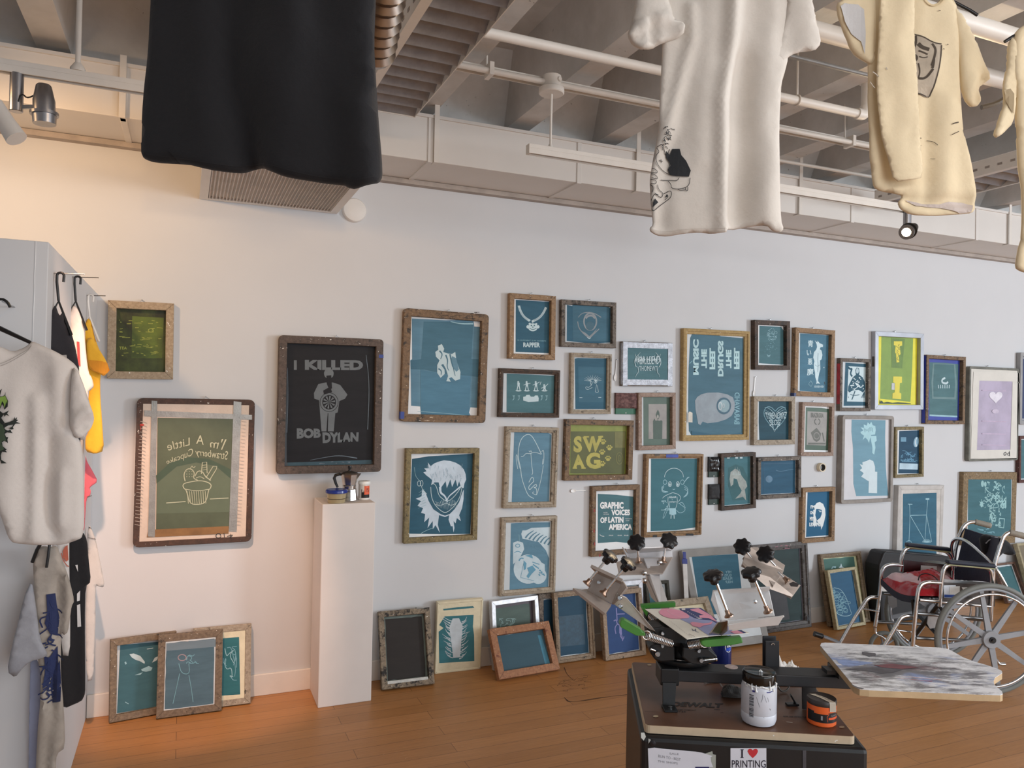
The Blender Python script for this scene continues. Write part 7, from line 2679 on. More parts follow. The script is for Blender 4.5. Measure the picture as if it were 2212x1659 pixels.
# arm and feet
ax0, ax1 = .455, 1.06
MB().hexa([L3(ax0, 2.24, .767), L3(ax1, 2.20, .767), L3(ax1, 2.275, .767), L3(ax0, 2.31, .767), L3(ax0, 2.24, .80), L3(ax1, 2.20, .80), L3(ax1, 2.275, .80), L3(ax0, 2.31, .80)]).build('arm_beam', M('2a2b2e', .5, 0, .1, g=1.0), t, bevel=.003)
MB().hexa([L3(ax0 - .005, 2.235, .755), L3(ax0 + .05, 2.235, .755), L3(ax0 + .05, 2.315, .755), L3(ax0 - .005, 2.315, .755), L3(ax0 - .005, 2.235, .805), L3(ax0 + .05, 2.235, .805), L3(ax0 + .05, 2.315, .805), L3(ax0 - .005, 2.315, .805)]).build('arm_block', BLACKM, t, bevel=.004)
ft = MB()
ft.hexa([L3(.455, 2.22, .7015), L3(.49, 2.22, .7015), L3(.49, 2.226, .7015), L3(.455, 2.226, .7015), L3(.455, 2.23, .766), L3(.495, 2.23, .766), L3(.495, 2.236, .766), L3(.455, 2.236, .766)])
ft.hexa([L3(.452, 2.18, .7008), L3(.49, 2.18, .7008), L3(.49, 2.226, .7008), L3(.452, 2.226, .7008), L3(.452, 2.18, .706), L3(.49, 2.18, .706), L3(.49, 2.226, .706), L3(.452, 2.226, .706)])
ft.build('foot', BLACKM, t, bevel=.001)
MB().hexa([L3(.86, 2.22, .7015), L3(.9, 2.22, .7015), L3(.9, 2.226, .7015), L3(.86, 2.226, .7015), L3(.86, 2.226, .767), L3(.9, 2.226, .767), L3(.9, 2.232, .767), L3(.86, 2.232, .767)]).build('foot', BLACKM, t)
MB().lathe([(.005, 0), (.006, .004), (0, .006)], L3(.472, 2.2, .706), Z, 12).build('bolt', CHROME, t, smooth=40)
cp_ = L3(.667, 2.275, .8)
MB().lathe([(.019, .0), (.019, .0012), (0, .0012)], cp_, Z, 28).build('round_sticker', M('b9a9a6', .6, 0, .15, 80), t)
# uprights behind the jar
for x0, x1, y0, y1, d in ((1690, 1805, 965, 1240, 2.31), (1712, 1832, 1006, 1250, 2.285)):
    A_1, B_1, C_1, D_1 = W3(x0, y1, d), W3(x1, y1, d), W3(x1, y0, d), W3(x0, y0, d)
    th = Vector((0, .006, 0))
    MB().hexa([A_1, B_1, B_1 + th, A_1 + th, D_1, C_1, C_1 + th, D_1 + th]).build('upright_plate', M('1d1e22', .5, g=1.0), t, bevel=.002)
MB().tube(arc(W3(1776, 1040, 2.28), .0045, 0, pi, 8), .0012, 6).build('pin', CHROME, t)
# hub
hc = L3(.53, 2.33, 0) + Vector((0, 0, 0))
hz = -.7005
MB().lathe([(.085, .805), (.088, .81), (.088, .818), (.06, .822), (.055, .83), (.055, .87), (.075, .875), (.078, .89), (.06, .9), (.05, .9285), (0, .9285)], (hc.x, hc.y, hz), Z, 40).build('hub', BLACKM, t, smooth=35)
MB().tube(arc((hc.x, hc.y, .823 + hz), .078, pi * 1.15, pi * 1.8, 14, Vector((1, 0, 0)), Vector((0, 1, 0))), .0025, 8).build('hub_wire', CHROME, t, smooth=40)


def blk(name, pts, d0, d1, mat, bev=.002, crop=P_):
    """solid outlined in picture coordinates between two distances"""
    b = MB()
    n = len(pts)
    k = 0
    F0 = [W3(x, y, d0, crop) for x, y in pts]
    off = Vector((0, d1 - d0, 0))
    b.v += [tuple(p) for p in F0] + [tuple(p + off) for p in F0]
    vv = [Vector((p.x, p.z, 0)) for p in F0]
    for t3 in geometry.tessellate_polygon([vv]):
        q = (vv[t3[1]] - vv[t3[0]]).cross(vv[t3[2]] - vv[t3[0]]).z
        if q < 0:
            t3 = t3[::-1]
        b.face(list(t3))
        b.face([n + i for i in t3][::-1])
    ar = sum(vv[i].x * vv[(i + 1) % n].y - vv[(i + 1) % n].x * vv[i].y for i in range(n))
    for i in range(n):
        j = (i + 1) % n
        q = (i, n + i, n + j, j)
        b.face(q if ar > 0 else q[::-1])
    return b.build(name, mat, t, bevel=bev)


blk('head_bracket', [(720, 1060), (760, 1035), (900, 1040), (940, 1060), (940, 1180), (830, 1185), (760, 1150), (735, 1120)], 2.235, 2.29, BLACKM, .004)
blk('head_bracket', [(1010, 1060), (1120, 1075), (1230, 1070), (1300, 1130), (1300, 1185), (1180, 1215), (1060, 1195), (1000, 1150)], 2.21, 2.27, BLACKM, .004)
blk('head_bracket', [(730, 900), (830, 885), (960, 900), (1050, 980), (1040, 1060), (900, 1050), (860, 1000), (780, 960)], 2.25, 2.33, BLACKM, .004)
for x, y, d, r_ in ((795, 1115, 2.23, .0085), (835, 940, 2.245, .006), (1165, 1170, 2.205, .007), (1145, 1090, 2.205, .0055), (835, 1048, 2.235, .005)):
    MB().lathe([(r_, 0), (r_, .006), (r_ * .75, .009), (0, .009)], W3(x, y, d), Vector((-.2, -1, .1)), 14).build('bolt', CHROME, t, smooth=35)
MB().tube([W3(1190, 1168, 2.2), W3(1285, 1160, 2.21)], .0045, 12).lathe([(.007, 0), (.007, .005)], W3(1283, 1160, 2.21), Vector((1, 0, .1)), 12).build('axle_pin', CHROME, t, smooth=40)
MB().tube([W3(735, 1075, 2.225), W3(775, 1090, 2.225)], .0035, 10).build('axle_pin', CHROME, t, smooth=40)


def spring(a, b, r, turns, wire=.0013):
    a, b = Vector(a), Vector(b)
    d = (b - a)
    u = d.orthogonal().normalized()
    v = d.normalized().cross(u)
    n = int(turns * 12)
    pts = [a + d * i / n + (u * cos(2 * pi * turns * i / n) + v * sin(2 * pi * turns * i / n)) * r for i in range(n + 1)]
    MB().tube(pts, wire, 6).build('spring', CHROME, t, smooth=60)


spring(W3(700, 960, 2.2), W3(915, 1030, 2.23), .0105, 16)
spring(W3(1060, 1045, 2.19), W3(1195, 1022, 2.17), .0105, 11)
spring(W3(725, 790, 2.4), W3(820, 880, 2.33), .008, 10)
for x, y, d in ((700, 958, 2.195), (1190, 1022, 2.165)):
    MB().tube(arc(W3(x, y, d), .012, 0, 2 * pi, 20, Vector((1, .0, 0)), Vector((0, .1, 1)).normalized()), .0022, 8).build('spring_ring', CHROME, t, smooth=50)
GR = M('437f36', .38, 0, .06, g=1.2)
blk('lever', [(468, 862), (480, 828), (510, 822), (650, 905), (668, 935), (690, 940), (688, 962), (655, 962), (610, 962), (590, 952), (478, 890)], 2.17, 2.195, GR, .003)
blk('lever', [(1165, 1000), (1200, 995), (1340, 1000), (1390, 965), (1395, 935), (1310, 940), (1300, 960)], 2.19, 2.2, M('356a30', .4, g=1.2), .001)
blk('lever', [(1162, 1010), (1190, 1000), (1510, 972), (1522, 1025), (1420, 1045), (1210, 1062), (1165, 1040)], 2.145, 2.165, GR, .003)
blk('lever', [(652, 702), (770, 690), (945, 678), (945, 716), (880, 722), (700, 728), (655, 728)], 2.46, 2.48, GR, .003)
blk('lever', [(655, 728), (690, 728), (710, 765), (700, 800), (680, 770)], 2.44, 2.46, GR, .001)


def knob(x, y, d, axis, r_=.024, crop=P_):
    c = W3(x, y, d, crop)
    ax = Vector(axis).normalized()
    u = ax.orthogonal().normalized()
    v = ax.cross(u)
    b = MB()
    n = 42
    rings = []
    for rad, h in ((.86, -.007), (1.0, -.004), (1.0, .004), (.86, .008), (.4, .0095)):
        k = len(b.v)
        for i in range(n):
            g = 2 * pi * i / n
            q = r_ * rad * (1 + .09 * cos(7 * g))
            b.v.append(tuple(c + ax * h + (u * cos(g) + v * sin(g)) * q))
        rings.append(k)
    for a_, c_2 in zip(rings, rings[1:]):
        for i in range(n):
            b.face((a_ + i, a_ + (i + 1) % n, c_2 + (i + 1) % n, c_2 + i))
    b.face([rings[0] + i for i in range(n)][::-1])
    b.face([rings[-1] + i for i in range(n)])
    b.lathe([(.011, -.024), (.012, -.02), (.013, -.006)], c, ax, 18)
    b.build('knob', M('15161a', .3, g=1.0), t, smooth=40)
    return c


def rodw(x0, y0, d0, x1, y1, d1, washer=True):
    a_, b_ = W3(x0, y0, d0), W3(x1, y1, d1)
    MB().tube([a_, b_], .0042, 12).build('screw', CHROME, t, smooth=40)
    if washer:
        u = (b_ - a_).normalized()
        MB().lathe([(.006, -.018), (.007, -.008), (.013, -.002), (.013, .001), (.004, .002)], b_, u, 20).build('foot_pad', METAL('a08878', .3), t, smooth=40)


def plate(name, pts, th, mat=ALU, n=None, bev=.0008):
    """plate through points of the press frame (x, y, distance) with thickness"""
    P = [W3(*p) for p in pts]
    N = (P[1] - P[0]).cross(P[2] - P[0]).normalized() * th
    m_ = len(P)
    b = MB()
    b.v += [tuple(p) for p in P] + [tuple(p + N) for p in P]
    b.face(list(range(m_))[::-1])
    b.face([m_ + i for i in range(m_)])
    for i in range(m_):
        j = (i + 1) % m_
        b.face((i, j, m_ + j, m_ + i))
    return b.build(name, mat, t, bevel=bev)


ALW = M('ececee', .3, .35, .04, 20)
# head 4, front right
plate('clamp_plate', [(1275, 600, 2.20), (1742, 568, 2.14), (1790, 792, 2.12), (1388, 832, 2.18)], .004, ALW)
plate('clamp_plate', [(1275, 600, 2.20), (1742, 568, 2.14), (1752, 540, 2.09), (1262, 570, 2.15)], .004, ALW)
plate('clamp_plate', [(1275, 600, 2.20), (1262, 575, 2.15), (1245, 655, 2.15), (1330, 850, 2.14), (1388, 832, 2.18)], .004, ALW)
plate('clamp_plate', [(1388, 838, 2.18), (1790, 795, 2.12), (1872, 790, 2.06), (1395, 862, 2.10)], .004, ALW)
plate('clamp_lip', [(1395, 862, 2.10), (1872, 790, 2.055), (1822, 872, 2.06), (1398, 915, 2.10)], .006, ALW)
plate('arm', [(1310, 850, 2.12), (1392, 830, 2.13), (1390, 920, 2.13), (1310, 985, 2.17), (1215, 985, 2.17)], .006, METAL('b0a8a4', .35))
knob(1264, 448, 2.13, (-.3, -.25, 1), .0265)
knob(1590, 425, 2.09, (-.3, -.25, 1), .0255)
rodw(1292, 505, 2.13, 1402, 795, 2.12)
rodw(1615, 470, 2.09, 1735, 758, 2.09)
MB().lathe([(.006, 0), (.005, .004), (0, .005)], W3(1622, 670, 2.135), Vector((0, -1, .1)), 14).build('bolt', CHROME, t, smooth=40)
# head 1, left
BR1 = M('a79c94', .42, .45, .08, 20)
ALW = M('d0d0d2', .35, .5, .06, 20)
plate('clamp_plate', [(275, 400, 2.24), (492, 495, 2.2), (400, 690, 2.2), (190, 575, 2.24)], .008, BR1)
plate('clamp_plate', [(275, 402, 2.24), (492, 497, 2.2), (498, 478, 2.16), (228, 352, 2.2)], .009, BR1)
plate('clamp_plate', [(190, 575, 2.24), (400, 690, 2.2), (345, 768, 2.14), (70, 552, 2.18)], .009, BR1)
plate('clamp_plate', [(492, 490, 2.2), (528, 548, 2.18), (445, 650, 2.18), (400, 690, 2.2)], .009, BR1)
knob(385, 282, 2.2, (.55, -.3, .8), .0235)
knob(542, 345, 2.17, (.55, -.3, .8), .0235)
rodw(350, 318, 2.2, 185, 520, 2.2)
rodw(510, 382, 2.17, 325, 605, 2.17)
for x, y in ((292, 505), (405, 565)):
    MB().lathe([(.006, 0), (.005, .004), (0, .005)], W3(x, y, 2.215), Vector((-.3, -1, .2)), 14).build('bolt', CHROME, t, smooth=40)
plate('arm', [(445, 600, 2.19), (530, 640, 2.2), (775, 925, 2.25), (720, 905, 2.25), (415, 690, 2.2)], .006, M('b6b2ac', .4, .45, .06, 20))
for x, y in ((472, 635), (478, 705)):
    MB().lathe([(.0075, 0), (.0075, .005), (.005, .009), (0, .009)], W3(x, y, 2.185), Vector((-.4, -1, .1)), 12).build('bolt', CHROME, t, smooth=35)
# head 2, back
BR2 = M('aba098', .42, .45, .08, 20)
plate('clamp_plate', [(540, 262, 2.68), (915, 235, 2.68), (920, 290, 2.68), (540, 300, 2.68)], .005, ALW)
plate('clamp_plate', [(520, 222, 2.62), (860, 208, 2.62), (915, 236, 2.68), (540, 262, 2.68)], .004, ALW)
plate('clamp_plate', [(440, 332, 2.64), (540, 300, 2.68), (920, 290, 2.68), (835, 428, 2.60), (462, 438, 2.60)], .004, BR2)
plate('clamp_plate', [(498, 205, 2.60), (540, 262, 2.68), (540, 300, 2.68), (515, 250, 2.62)], .004, ALW)
knob(612, 165, 2.63, (-.15, -.75, .6), .029)
knob(890, 150, 2.63, (.15, -.75, .6), .029)
rodw(620, 200, 2.64, 632, 335, 2.64)
rodw(858, 190, 2.64, 840, 330, 2.64)
plate('arm', [(675, 300, 2.66), (800, 300, 2.66), (812, 470, 2.6), (885, 690, 2.5), (895, 720, 2.48), (820, 720, 2.48), (712, 470, 2.6)], .006, ALW)
plate('arm', [(712, 400, 2.62), (718, 480, 2.6), (820, 700, 2.5), (760, 640, 2.54), (715, 520, 2.6)], .012, BR2)
for x, y in ((835, 685), (868, 685)):
    MB().lathe([(.007, 0), (.006, .005), (0, .006)], W3(x, y, 2.49), Vector((0, -1, .2)), 14).build('bolt', CHROME, t, smooth=40)
for x, y in ((688, 425), (690, 490), (820, 335)):
    MB().lathe([(.009, 0), (.009, .008), (.006, .012), (0, .012)], W3(x, y, 2.6), Vector((-1, -.3, 0)), 14).build('bolt', CHROME, t, smooth=40)
# head 3, right back
plate('clamp_plate', [(1590, 205, 2.62), (1645, 205, 2.64), (1880, 358, 2.6), (1868, 405, 2.58), (1525, 290, 2.6)], .01, BR2)
plate('clamp_plate', [(1512, 350, 2.56), (1532, 290, 2.6), (1868, 408, 2.58), (1780, 535, 2.5), (1735, 478, 2.52)], .01, BR2)
plate('clamp_plate', [(1850, 425, 2.58), (2012, 530, 2.55), (1938, 632, 2.5), (1762, 525, 2.52)], .01, BR2)
plate('clamp_plate', [(1512, 350, 2.56), (1735, 478, 2.52), (1938, 632, 2.5), (1740, 560, 2.5), (1600, 440, 2.52)], .01, BR2)
knob(1515, 200, 2.58, (-.5, -.7, .5), .028)
knob(1712, 265, 2.55, (-.5, -.7, .5), .028)
rodw(1545, 240, 2.58, 1590, 292, 2.58, False)
rodw(1745, 310, 2.55, 1795, 362, 2.55, False)
rodw(1820, 415, 2.54, 1905, 498, 2.52)
blk('rust_patch', [(1915, 518), (1950, 500), (2000, 520), (1985, 545), (1930, 540)], 2.505, 2.507, M('2c2624', .7, g=1.0), 0)

# --- printed flyer lying on the hub
p = onfloor(1480, 1350, .93)
fpn = Plane((p.x, p.y, .93), RH, FH)
t2 = thing('printed_flyer', 'pink, blue and cream printed sheet with handwriting, lying on top of the press hub', 'print', fpn.mat())
C6 = (1390, 1290, 8.848)
FLQ = [(28, 225), (1100, 203), (1400, 455), (2022, 680), (1740, 712), (1250, 742), (832, 802)]
pts = [fpn.px(1390 + x / 8.848, 1290 + y / 8.848) for x, y in FLQ]
MB().slab([(q.x, q.y) for q in pts], -.0012, 0).build('sheet', M('dccac0', .5, 0, .03, g=1.5), t2)
a = Art(fpn, C6, 0).start(.0004)
a.ref = (800, 500)
PB, PN_, PK = M('8c94bc', .5, 0, .12, 10, g=1.5), M('303a70', .5), M('ea8aa0', .5, 0, .06, g=1.5)
a.poly(PB, [(700, 210), (1100, 205), (1400, 455), (1600, 530), (1750, 700), (1260, 735), (1180, 690), (1000, 560), (700, 420), (880, 390)])
a.poly(PN_, [(680, 215), (760, 212), (1060, 206), (1150, 240), (1400, 455), (1400, 500), (1300, 440), (1150, 430), (980, 400), (900, 360), (720, 255)])
a.poly(PK, [(295, 275), (340, 230), (430, 215), (560, 222), (720, 255), (840, 320), (885, 370), (860, 400), (700, 412), (540, 410), (400, 370), (320, 325)])
a.poly(PK, [(885, 235), (1050, 210), (1300, 350), (1400, 470), (1240, 400), (1080, 390), (1060, 350), (1150, 340), (1000, 280), (930, 260)])
a.poly(PN_, [(1050, 206), (1100, 205), (1400, 420), (1400, 440), (1280, 370)])
a.poly(PK, [(890, 490), (940, 470), (1150, 500), (1260, 490), (1300, 465), (1320, 475), (1290, 520), (1150, 540), (1080, 580), (940, 550)])
a.poly(PN_, [(960, 275), (1060, 300), (1010, 260), (1060, 255), (1110, 285), (1080, 310), (980, 300)])
a.poly(PN_, [(1080, 320), (1180, 330), (1160, 350), (1090, 345)])
WL = M('e6dcdc', .5)
for i in range(6):
    a.ell(WL, 850 + i * 34, 280 + i * 20, 13, 6, 8)
a.rect(WL, 730, 215, 800, 245)
a.poly(WL, [(1020, 390), (1100, 395), (1130, 410), (1060, 412)])
a.line(WL, [(455, 240), (480, 290), (600, 360), (760, 400), (870, 385)], 6)
for q in ([(430, 220), (440, 280), (540, 350), (700, 385)], [(500, 235), (540, 300), (640, 350)], [(560, 235), (620, 300), (720, 365)], [(620, 240), (690, 290), (800, 350)]):
    a.line(PN_, q, 3)
a.scrib(PN_, (330, 310, 420, 350), 7, 3, 4, 4, .3)
a.line(PN_, [(925, 600), (960, 640), (1010, 610), (990, 650), (1055, 670)], 12)
a.line(PN_, [(1000, 600), (960, 650), (930, 625)], 8)
GRY2 = M('8c7a80', .6)
for i in range(14):
    x, y = 490 + i * 32, 430 + i * 25
    a.line(GRY2, [(x, y), (x + 14, y + 14), (x + 4, y + 18), (x + 22, y + 28)], 3)
a.line(GRY2, [(870, 700), (980, 750)], 12)
a.poly(PK, [(1650, 650), (1800, 635), (1920, 690), (1740, 695)])
a.poly(PN_, [(1790, 632), (1870, 628), (1960, 680), (1900, 690)])
a.done(t2, 'print')
# support post under the flyer
# --- platen
Zp = .84
pp = Plane(onfloor(1960, 1450, Zp), RH, FH)
t = thing('platen', 'paint-spattered white platen board with a curved notch, on the arm of the press', 'platen', pp.mat())
OUT = [(284, 1162), (292, 1142), (325, 1137), (1300, 1180), (1370, 1190), (1420, 1215), (1500, 1262), (1600, 1300), (1700, 1328), (1790, 1358), (1832, 1378), (1836, 1395), (1810, 1412), (1775, 1435), (1762, 1465), (1772, 1500), (1800, 1525), (1835, 1555), (1840, 1575), (1820, 1583), (1600, 1576), (1100, 1555), (700, 1540), (620, 1532), (570, 1508), (540, 1470)]
pts = [pp.px(1700 + x / 3.949, 1100 + y / 3.949).xy for x, y in OUT]
ed = MB().slab(pts, -.018, -.0015)
ed.build('platen_edge', M('b9a07c', .6, 0, .08, 20), t)


def splat():
    m, tr, b = nt('spattered_white')
    v = objcoord(tr, (1, 1, 1), False)
    v2 = objcoord(tr, (3, 11, 1), False)
    base = ramp(tr, nz(tr, v, 9, 6, .7), [(.3, col('b0b2b8')), (.55, col('d8dade'))])
    sx_ = node(tr, 'ShaderNodeMapping')
    sx_.inputs['Scale'].default_value = (4.6, 7.5, 1)
    sx_.inputs['Location'].default_value = (.12, -.05, 0)
    tc = node(tr, 'ShaderNodeTexCoord')
    tr.links.new(tc.outputs['Object'], sx_.inputs['Vector'])
    ln = node(tr, 'ShaderNodeVectorMath', operation='LENGTH')
    tr.links.new(sx_.outputs[0], ln.inputs[0])
    md = node(tr, 'ShaderNodeMath', operation='MULTIPLY_ADD')
    md.inputs[1].default_value = -.17
    tr.links.new(ln.outputs['Value'], md.inputs[0])
    tr.links.new(nz(tr, v2, 2.6, 7, .75), md.inputs[2])
    sp = ramp(tr, md.outputs[0], [(.28, (0, 0, 0, 1)), (.42, (.9, .9, .9, 1))])
    cl = ramp(tr, nz(tr, v, 6, 3, .6), [(.35, col('5a3038')), (.45, col('3c3a40')), (.55, col('55535a')), (.66, col('6c84b8')), (.72, col('3a3438'))])
    mx = node(tr, 'ShaderNodeMix', data_type='RGBA')
    tr.links.new(sp, mx.inputs['Factor'])
    tr.links.new(base, mx.inputs[6])
    tr.links.new(cl, mx.inputs[7])
    tr.links.new(mx.outputs[2], b.inputs['Base Color'])
    b.inputs['Roughness'].default_value = .45
    return m


MB().slab(pts, -.0015, 0).build('platen_face', splat(), t)
a = Art(pp, Q_, 0).start(.0003)
a.ref = (1000, 1350)
S1, S2_, S3_ = M('4c4a50', .5, 0, .2, 30), M('7f92bc', .5, 0, .2, 30), M('6a3c44', .5, 0, .2, 30)
a.poly(S2_, [(420, 1280), (520, 1290), (660, 1300), (740, 1310), (600, 1335), (480, 1330), (440, 1310)])
a.poly(S1, [(800, 1345), (960, 1330), (1080, 1340), (1000, 1362), (900, 1392), (800, 1400), (700, 1382), (560, 1368), (480, 1366), (620, 1352)])
a.poly(S1, [(640, 1215), (700, 1222), (755, 1228), (760, 1245), (700, 1258), (670, 1245), (640, 1238)])
a.poly(S3_, [(740, 1330), (900, 1318), (1040, 1335), (1130, 1350), (980, 1362), (820, 1350)])
a.line(M('b4453c', .5), [(940, 1435), (1060, 1450), (1180, 1465), (1240, 1466)], (2, 9))
a.line(M('c9785c', .5), [(980, 1425), (1150, 1440), (1320, 1455)], (2, 6))
r = random.Random(6)
for i in range(60):
    x, y = r.uniform(400, 1700), r.uniform(1180, 1560)
    if x > 300 + (y - 1150) * .85 and y > 1195 + max(0, x - 1350) * .36:
        L = r.uniform(10, 70)
        a.line(r.choice((S1, S3_, S2_, M('8a8890', .5, 0, .2, 30))), [(x, y), (x + L * .5, y + L * .04), (x + L, y + L * .12)], (r.uniform(1, 5), 1))
a.poly(S1, [(545, 1490), (600, 1515), (660, 1528), (640, 1535), (570, 1515)])
a.done(t, 'paint_smears')
for x, y in ((1878, 1503), (1934, 1508)):
    q = onfloor(x - 12, y - 20, Zp - .02) + FH * .03
    q = pp.mat().inverted() @ q
    MB().lathe([(.016, -.016), (.017, -.012), (.017, -.002), (.01, 0.002)], (q.x, q.y, -.018), Z, 20).build('platen_knob', BLACKP, t, smooth=35)
# bracket between arm and platen
q = pp.mat().inverted() @ (FH * 2.22 + RH * 1.0 + Z * .8)
MB().box(q.x - .05, q.x + .06, q.y - .03, q.y + .05, q.z + .0005, -.018).build('platen_bracket', BLACKM, t)
MB().box(q.x - .08, q.x + .25, q.y - .02, q.y + .02, -.03, -.0182).build('platen_rail', BLACKM, t)

# --- crumpled paper towel
p = Vector((FH * 2.44 + RH * .895).to_3d()) + Z * .7008
t = thing('crumpled_tissue', 'heap of crumpled white tissue behind the press arm', 'tissue', camM(p))
b = MB()
n = 22
for j in range(n + 1):
    for i in range(n + 1):
        u, v = i / n * 2 - 1, j / n * 2 - 1
        e = max(0, 1 - (u * u + v * v) ** 1.2)
        pk_ = .09 * math.exp(-((u + .78) / .25) ** 2) * 1.0 + .045
        h = e ** .5 * (pk_ + .022 * noise.noise(Vector((u * 4, v * 4, 1))) + .02 * abs(noise.noise(Vector((u * 9, v * 9, 4))))) if e > 0 else 0
        if abs(u) >= .99 or abs(v) >= .99:
            h = 0
        b.v.append((u * .052, v * .045, h + .001))
for j in range(n):
    for i in range(n):
        k = j * (n + 1) + i
        b.face((k, k + 1, k + n + 2, k + n + 1))
b.build('tissue_heap', M('d6d4d0', .7, 0, .03), t)

# grey carton by the wall
p = onfloor(1612, 1376)
t = thing('small_carton', 'small grey carton on the floor by the wall, behind the press', 'carton', camM(p))
MB().box(-.1, .05, 0, .07, .001, .07).build('carton_body', M('9a9a9a', .6, 0, .05), t, bevel=.002)
MB().box(.05, .075, 0.01, .05, .001, .09).build('red_stick', M('a4402c', .5), t)
# ------------------------------------------------------------------ wheelchair
WO = RH * 2.645 + FH * 4.2
WM = Matrix((-RH, FH, Z)).transposed().to_4x4()
WM.translation = WO
t = thing('wheelchair', 'folding chrome wheelchair with navy seat and grey spoked wheels, facing left', 'wheelchair', WM)
WI = WM.inverted()


def wq(x, y, b, crop=Q_):
    ox, oy, k = crop
    return WI @ P3(ox + x / k, oy + y / k, 4.2 + b)


def tb(name, pts, r_=.0112, mat=None, sm=2, parent=None):
    P = [wq(*p) if len(p) == 3 else Vector(p[:3]) for p in pts]
    return MB().tube(smoothpath(P, sm) if len(P) > 2 else P, r_, 12).build(name, mat or CHROME, parent or t, smooth=50)


RUB = M('6e706c', .6, 0, .06)
MAG = M('8a8c90', .45, .0, .05)
NAVY = cloth('1c2740', .15, g=1.0)
PADM = M('1c2436', .35, g=1.0)


def wheel(b, R_o, side=1):
    """rear mag wheel"""
    ring = lambda rad, bb, n=56: [(rad * cos(2 * pi * i / n), bb, .305 + rad * sin(2 * pi * i / n)) for i in range(n + 1)]
    tr = MB().tube(ring(R_o - .013, b), .014, 12, False).build('rear_wheel', RUB, t, smooth=60)
    w2 = MB()
    w2.tube(ring(R_o - .032, b), .009, 10, False)
    w2.lathe([(.046, -.022), (.048, -.018), (.048, .018), (.046, .022)], (0, b, .305), (0, 1, 0), 28)
    for k in range(8):
        g = math.radians(-11 + 45 * k)
        u = Vector((cos(g), 0, sin(g)))
        v = Vector((-sin(g), 0, cos(g)))
        c = Vector((0, b, .305))
        w2.hexa([c + u * .04 - v * .016 + Vector((0, -.007, 0)), c + u * (R_o - .035) - v * .011 + Vector((0, -.005, 0)), c + u * (R_o - .035) + v * .011 + Vector((0, -.005, 0)), c + u * .04 + v * .016 + Vector((0, -.007, 0)),
                 c + u * .04 - v * .016 + Vector((0, .007, 0)), c + u * (R_o - .035) - v * .011 + Vector((0, .005, 0)), c + u * (R_o - .035) + v * .011 + Vector((0, .005, 0)), c + u * .04 + v * .016 + Vector((0, .007, 0))])
    w2.build('spoked_rim', MAG, tr, smooth=35)
    MB().tube(ring(R_o - .052, b - .028 * side), .0065, 10, False).build('hand_rim', CHROME, tr, smooth=60)
    h = MB().lathe([(.017, -.03), (.017, -.022)], (0, b, .305), (0, 1, 0), 20)
    h.lathe([(.009, -.036), (.009, -.03)], (0, b, .305), (0, 1, 0), 6)
    h.build('axle_nut', BLACKP, tr, smooth=35)
    for k in range(8):
        g = math.radians(10 + 45 * k)
        q = Vector(((R_o - .052) * cos(g), b, .305 + (R_o - .052) * sin(g)))
        q2 = Vector(((R_o - .034) * cos(g), b, .305 + (R_o - .034) * sin(g)))
    return tr


wheel(0, .303)
wheel(.56, .303, -1)
N_b, F_b = .07, .49
# near side
tb('back_tube', [(1895, 200, N_b), (1868, 212, N_b), (1840, 245, N_b), (1815, 320, N_b), (1785, 420, N_b), (1765, 500, N_b), (1755, 640, N_b), (1745, 760, N_b), (1738, 950, N_b)])
tb('front_tube', [(1310, 628, N_b), (1200, 620, N_b), (1145, 640, N_b), (1118, 690, N_b), (1105, 800, N_b), (1090, 950, N_b), (1072, 1180, N_b)])
tb('armrest_tube', [(1300, 830, N_b), (1312, 700, N_b), (1325, 570, N_b), (1335, 512, N_b), (1365, 478, N_b), (1420, 468, N_b), (1640, 488, N_b), (1710, 495, N_b), (1745, 530, N_b), (1752, 600, N_b), (1748, 640, N_b)])
tb('seat_rail', [(1130, 772, N_b), (1300, 788, N_b), (1740, 830, N_b)], .010, sm=0)
tb('lower_rail', [(1110, 888, N_b), (1370, 910, N_b), (1700, 935, N_b)], .0095, STEEL, 0)
tb('lower_rail', [(1100, 1098, N_b), (1500, 1118, N_b), (1740, 1130, N_b)], .0095, STEEL, 0)
tb('tipping_tube', [(1740, 935, N_b), (1745, 950, N_b), (1500, 930, N_b + .03)], .009, STEEL, 1)
tb('tipping_tube', [(1740, 1140, N_b), (1790, 1320, N_b), (1860, 1322, N_b)], .009, CHROME, 1)
# far side
tb('back_tube', [(1605, 108, F_b), (1560, 108, F_b), (1515, 135, F_b), (1480, 200, F_b), (1445, 300, F_b), (1425, 420, F_b), (1418, 640, F_b), (1412, 800, F_b)])
tb('front_tube', [(985, 480, F_b), (900, 470, F_b), (835, 485, F_b), (806, 535, F_b), (800, 640, F_b), (775, 850, F_b), (752, 1000, F_b)])
tb('armrest_tube', [(968, 530, F_b), (975, 440, F_b), (985, 380, F_b), (1010, 340, F_b), (1060, 322, F_b), (1330, 350, F_b), (1380, 375, F_b), (1405, 430, F_b), (1408, 520, F_b)])
tb('lower_rail', [(770, 960, F_b), (900, 968, F_b), (1300, 990, F_b)], .0095, STEEL, 0)
tb('seat_rail', [(820, 715, F_b), (1010, 728, F_b), (1400, 750, F_b)], .010, STEEL, 0)
# grips
for (p0, p1) in (((1900, 198, N_b), (2035, 232, N_b - .02)), ((1605, 108, F_b), (1740, 142, F_b - .02))):
    a_, b_ = wq(*p0), wq(*p1)
    n = 12
    MB().tube([a_ + (b_ - a_) * i / n for i in range(n + 1)], [.0165 + .0015 * (i % 2) for i in range(n)] + [.014], 14).build('push_grip', M('8f887c', .6), t, smooth=60)
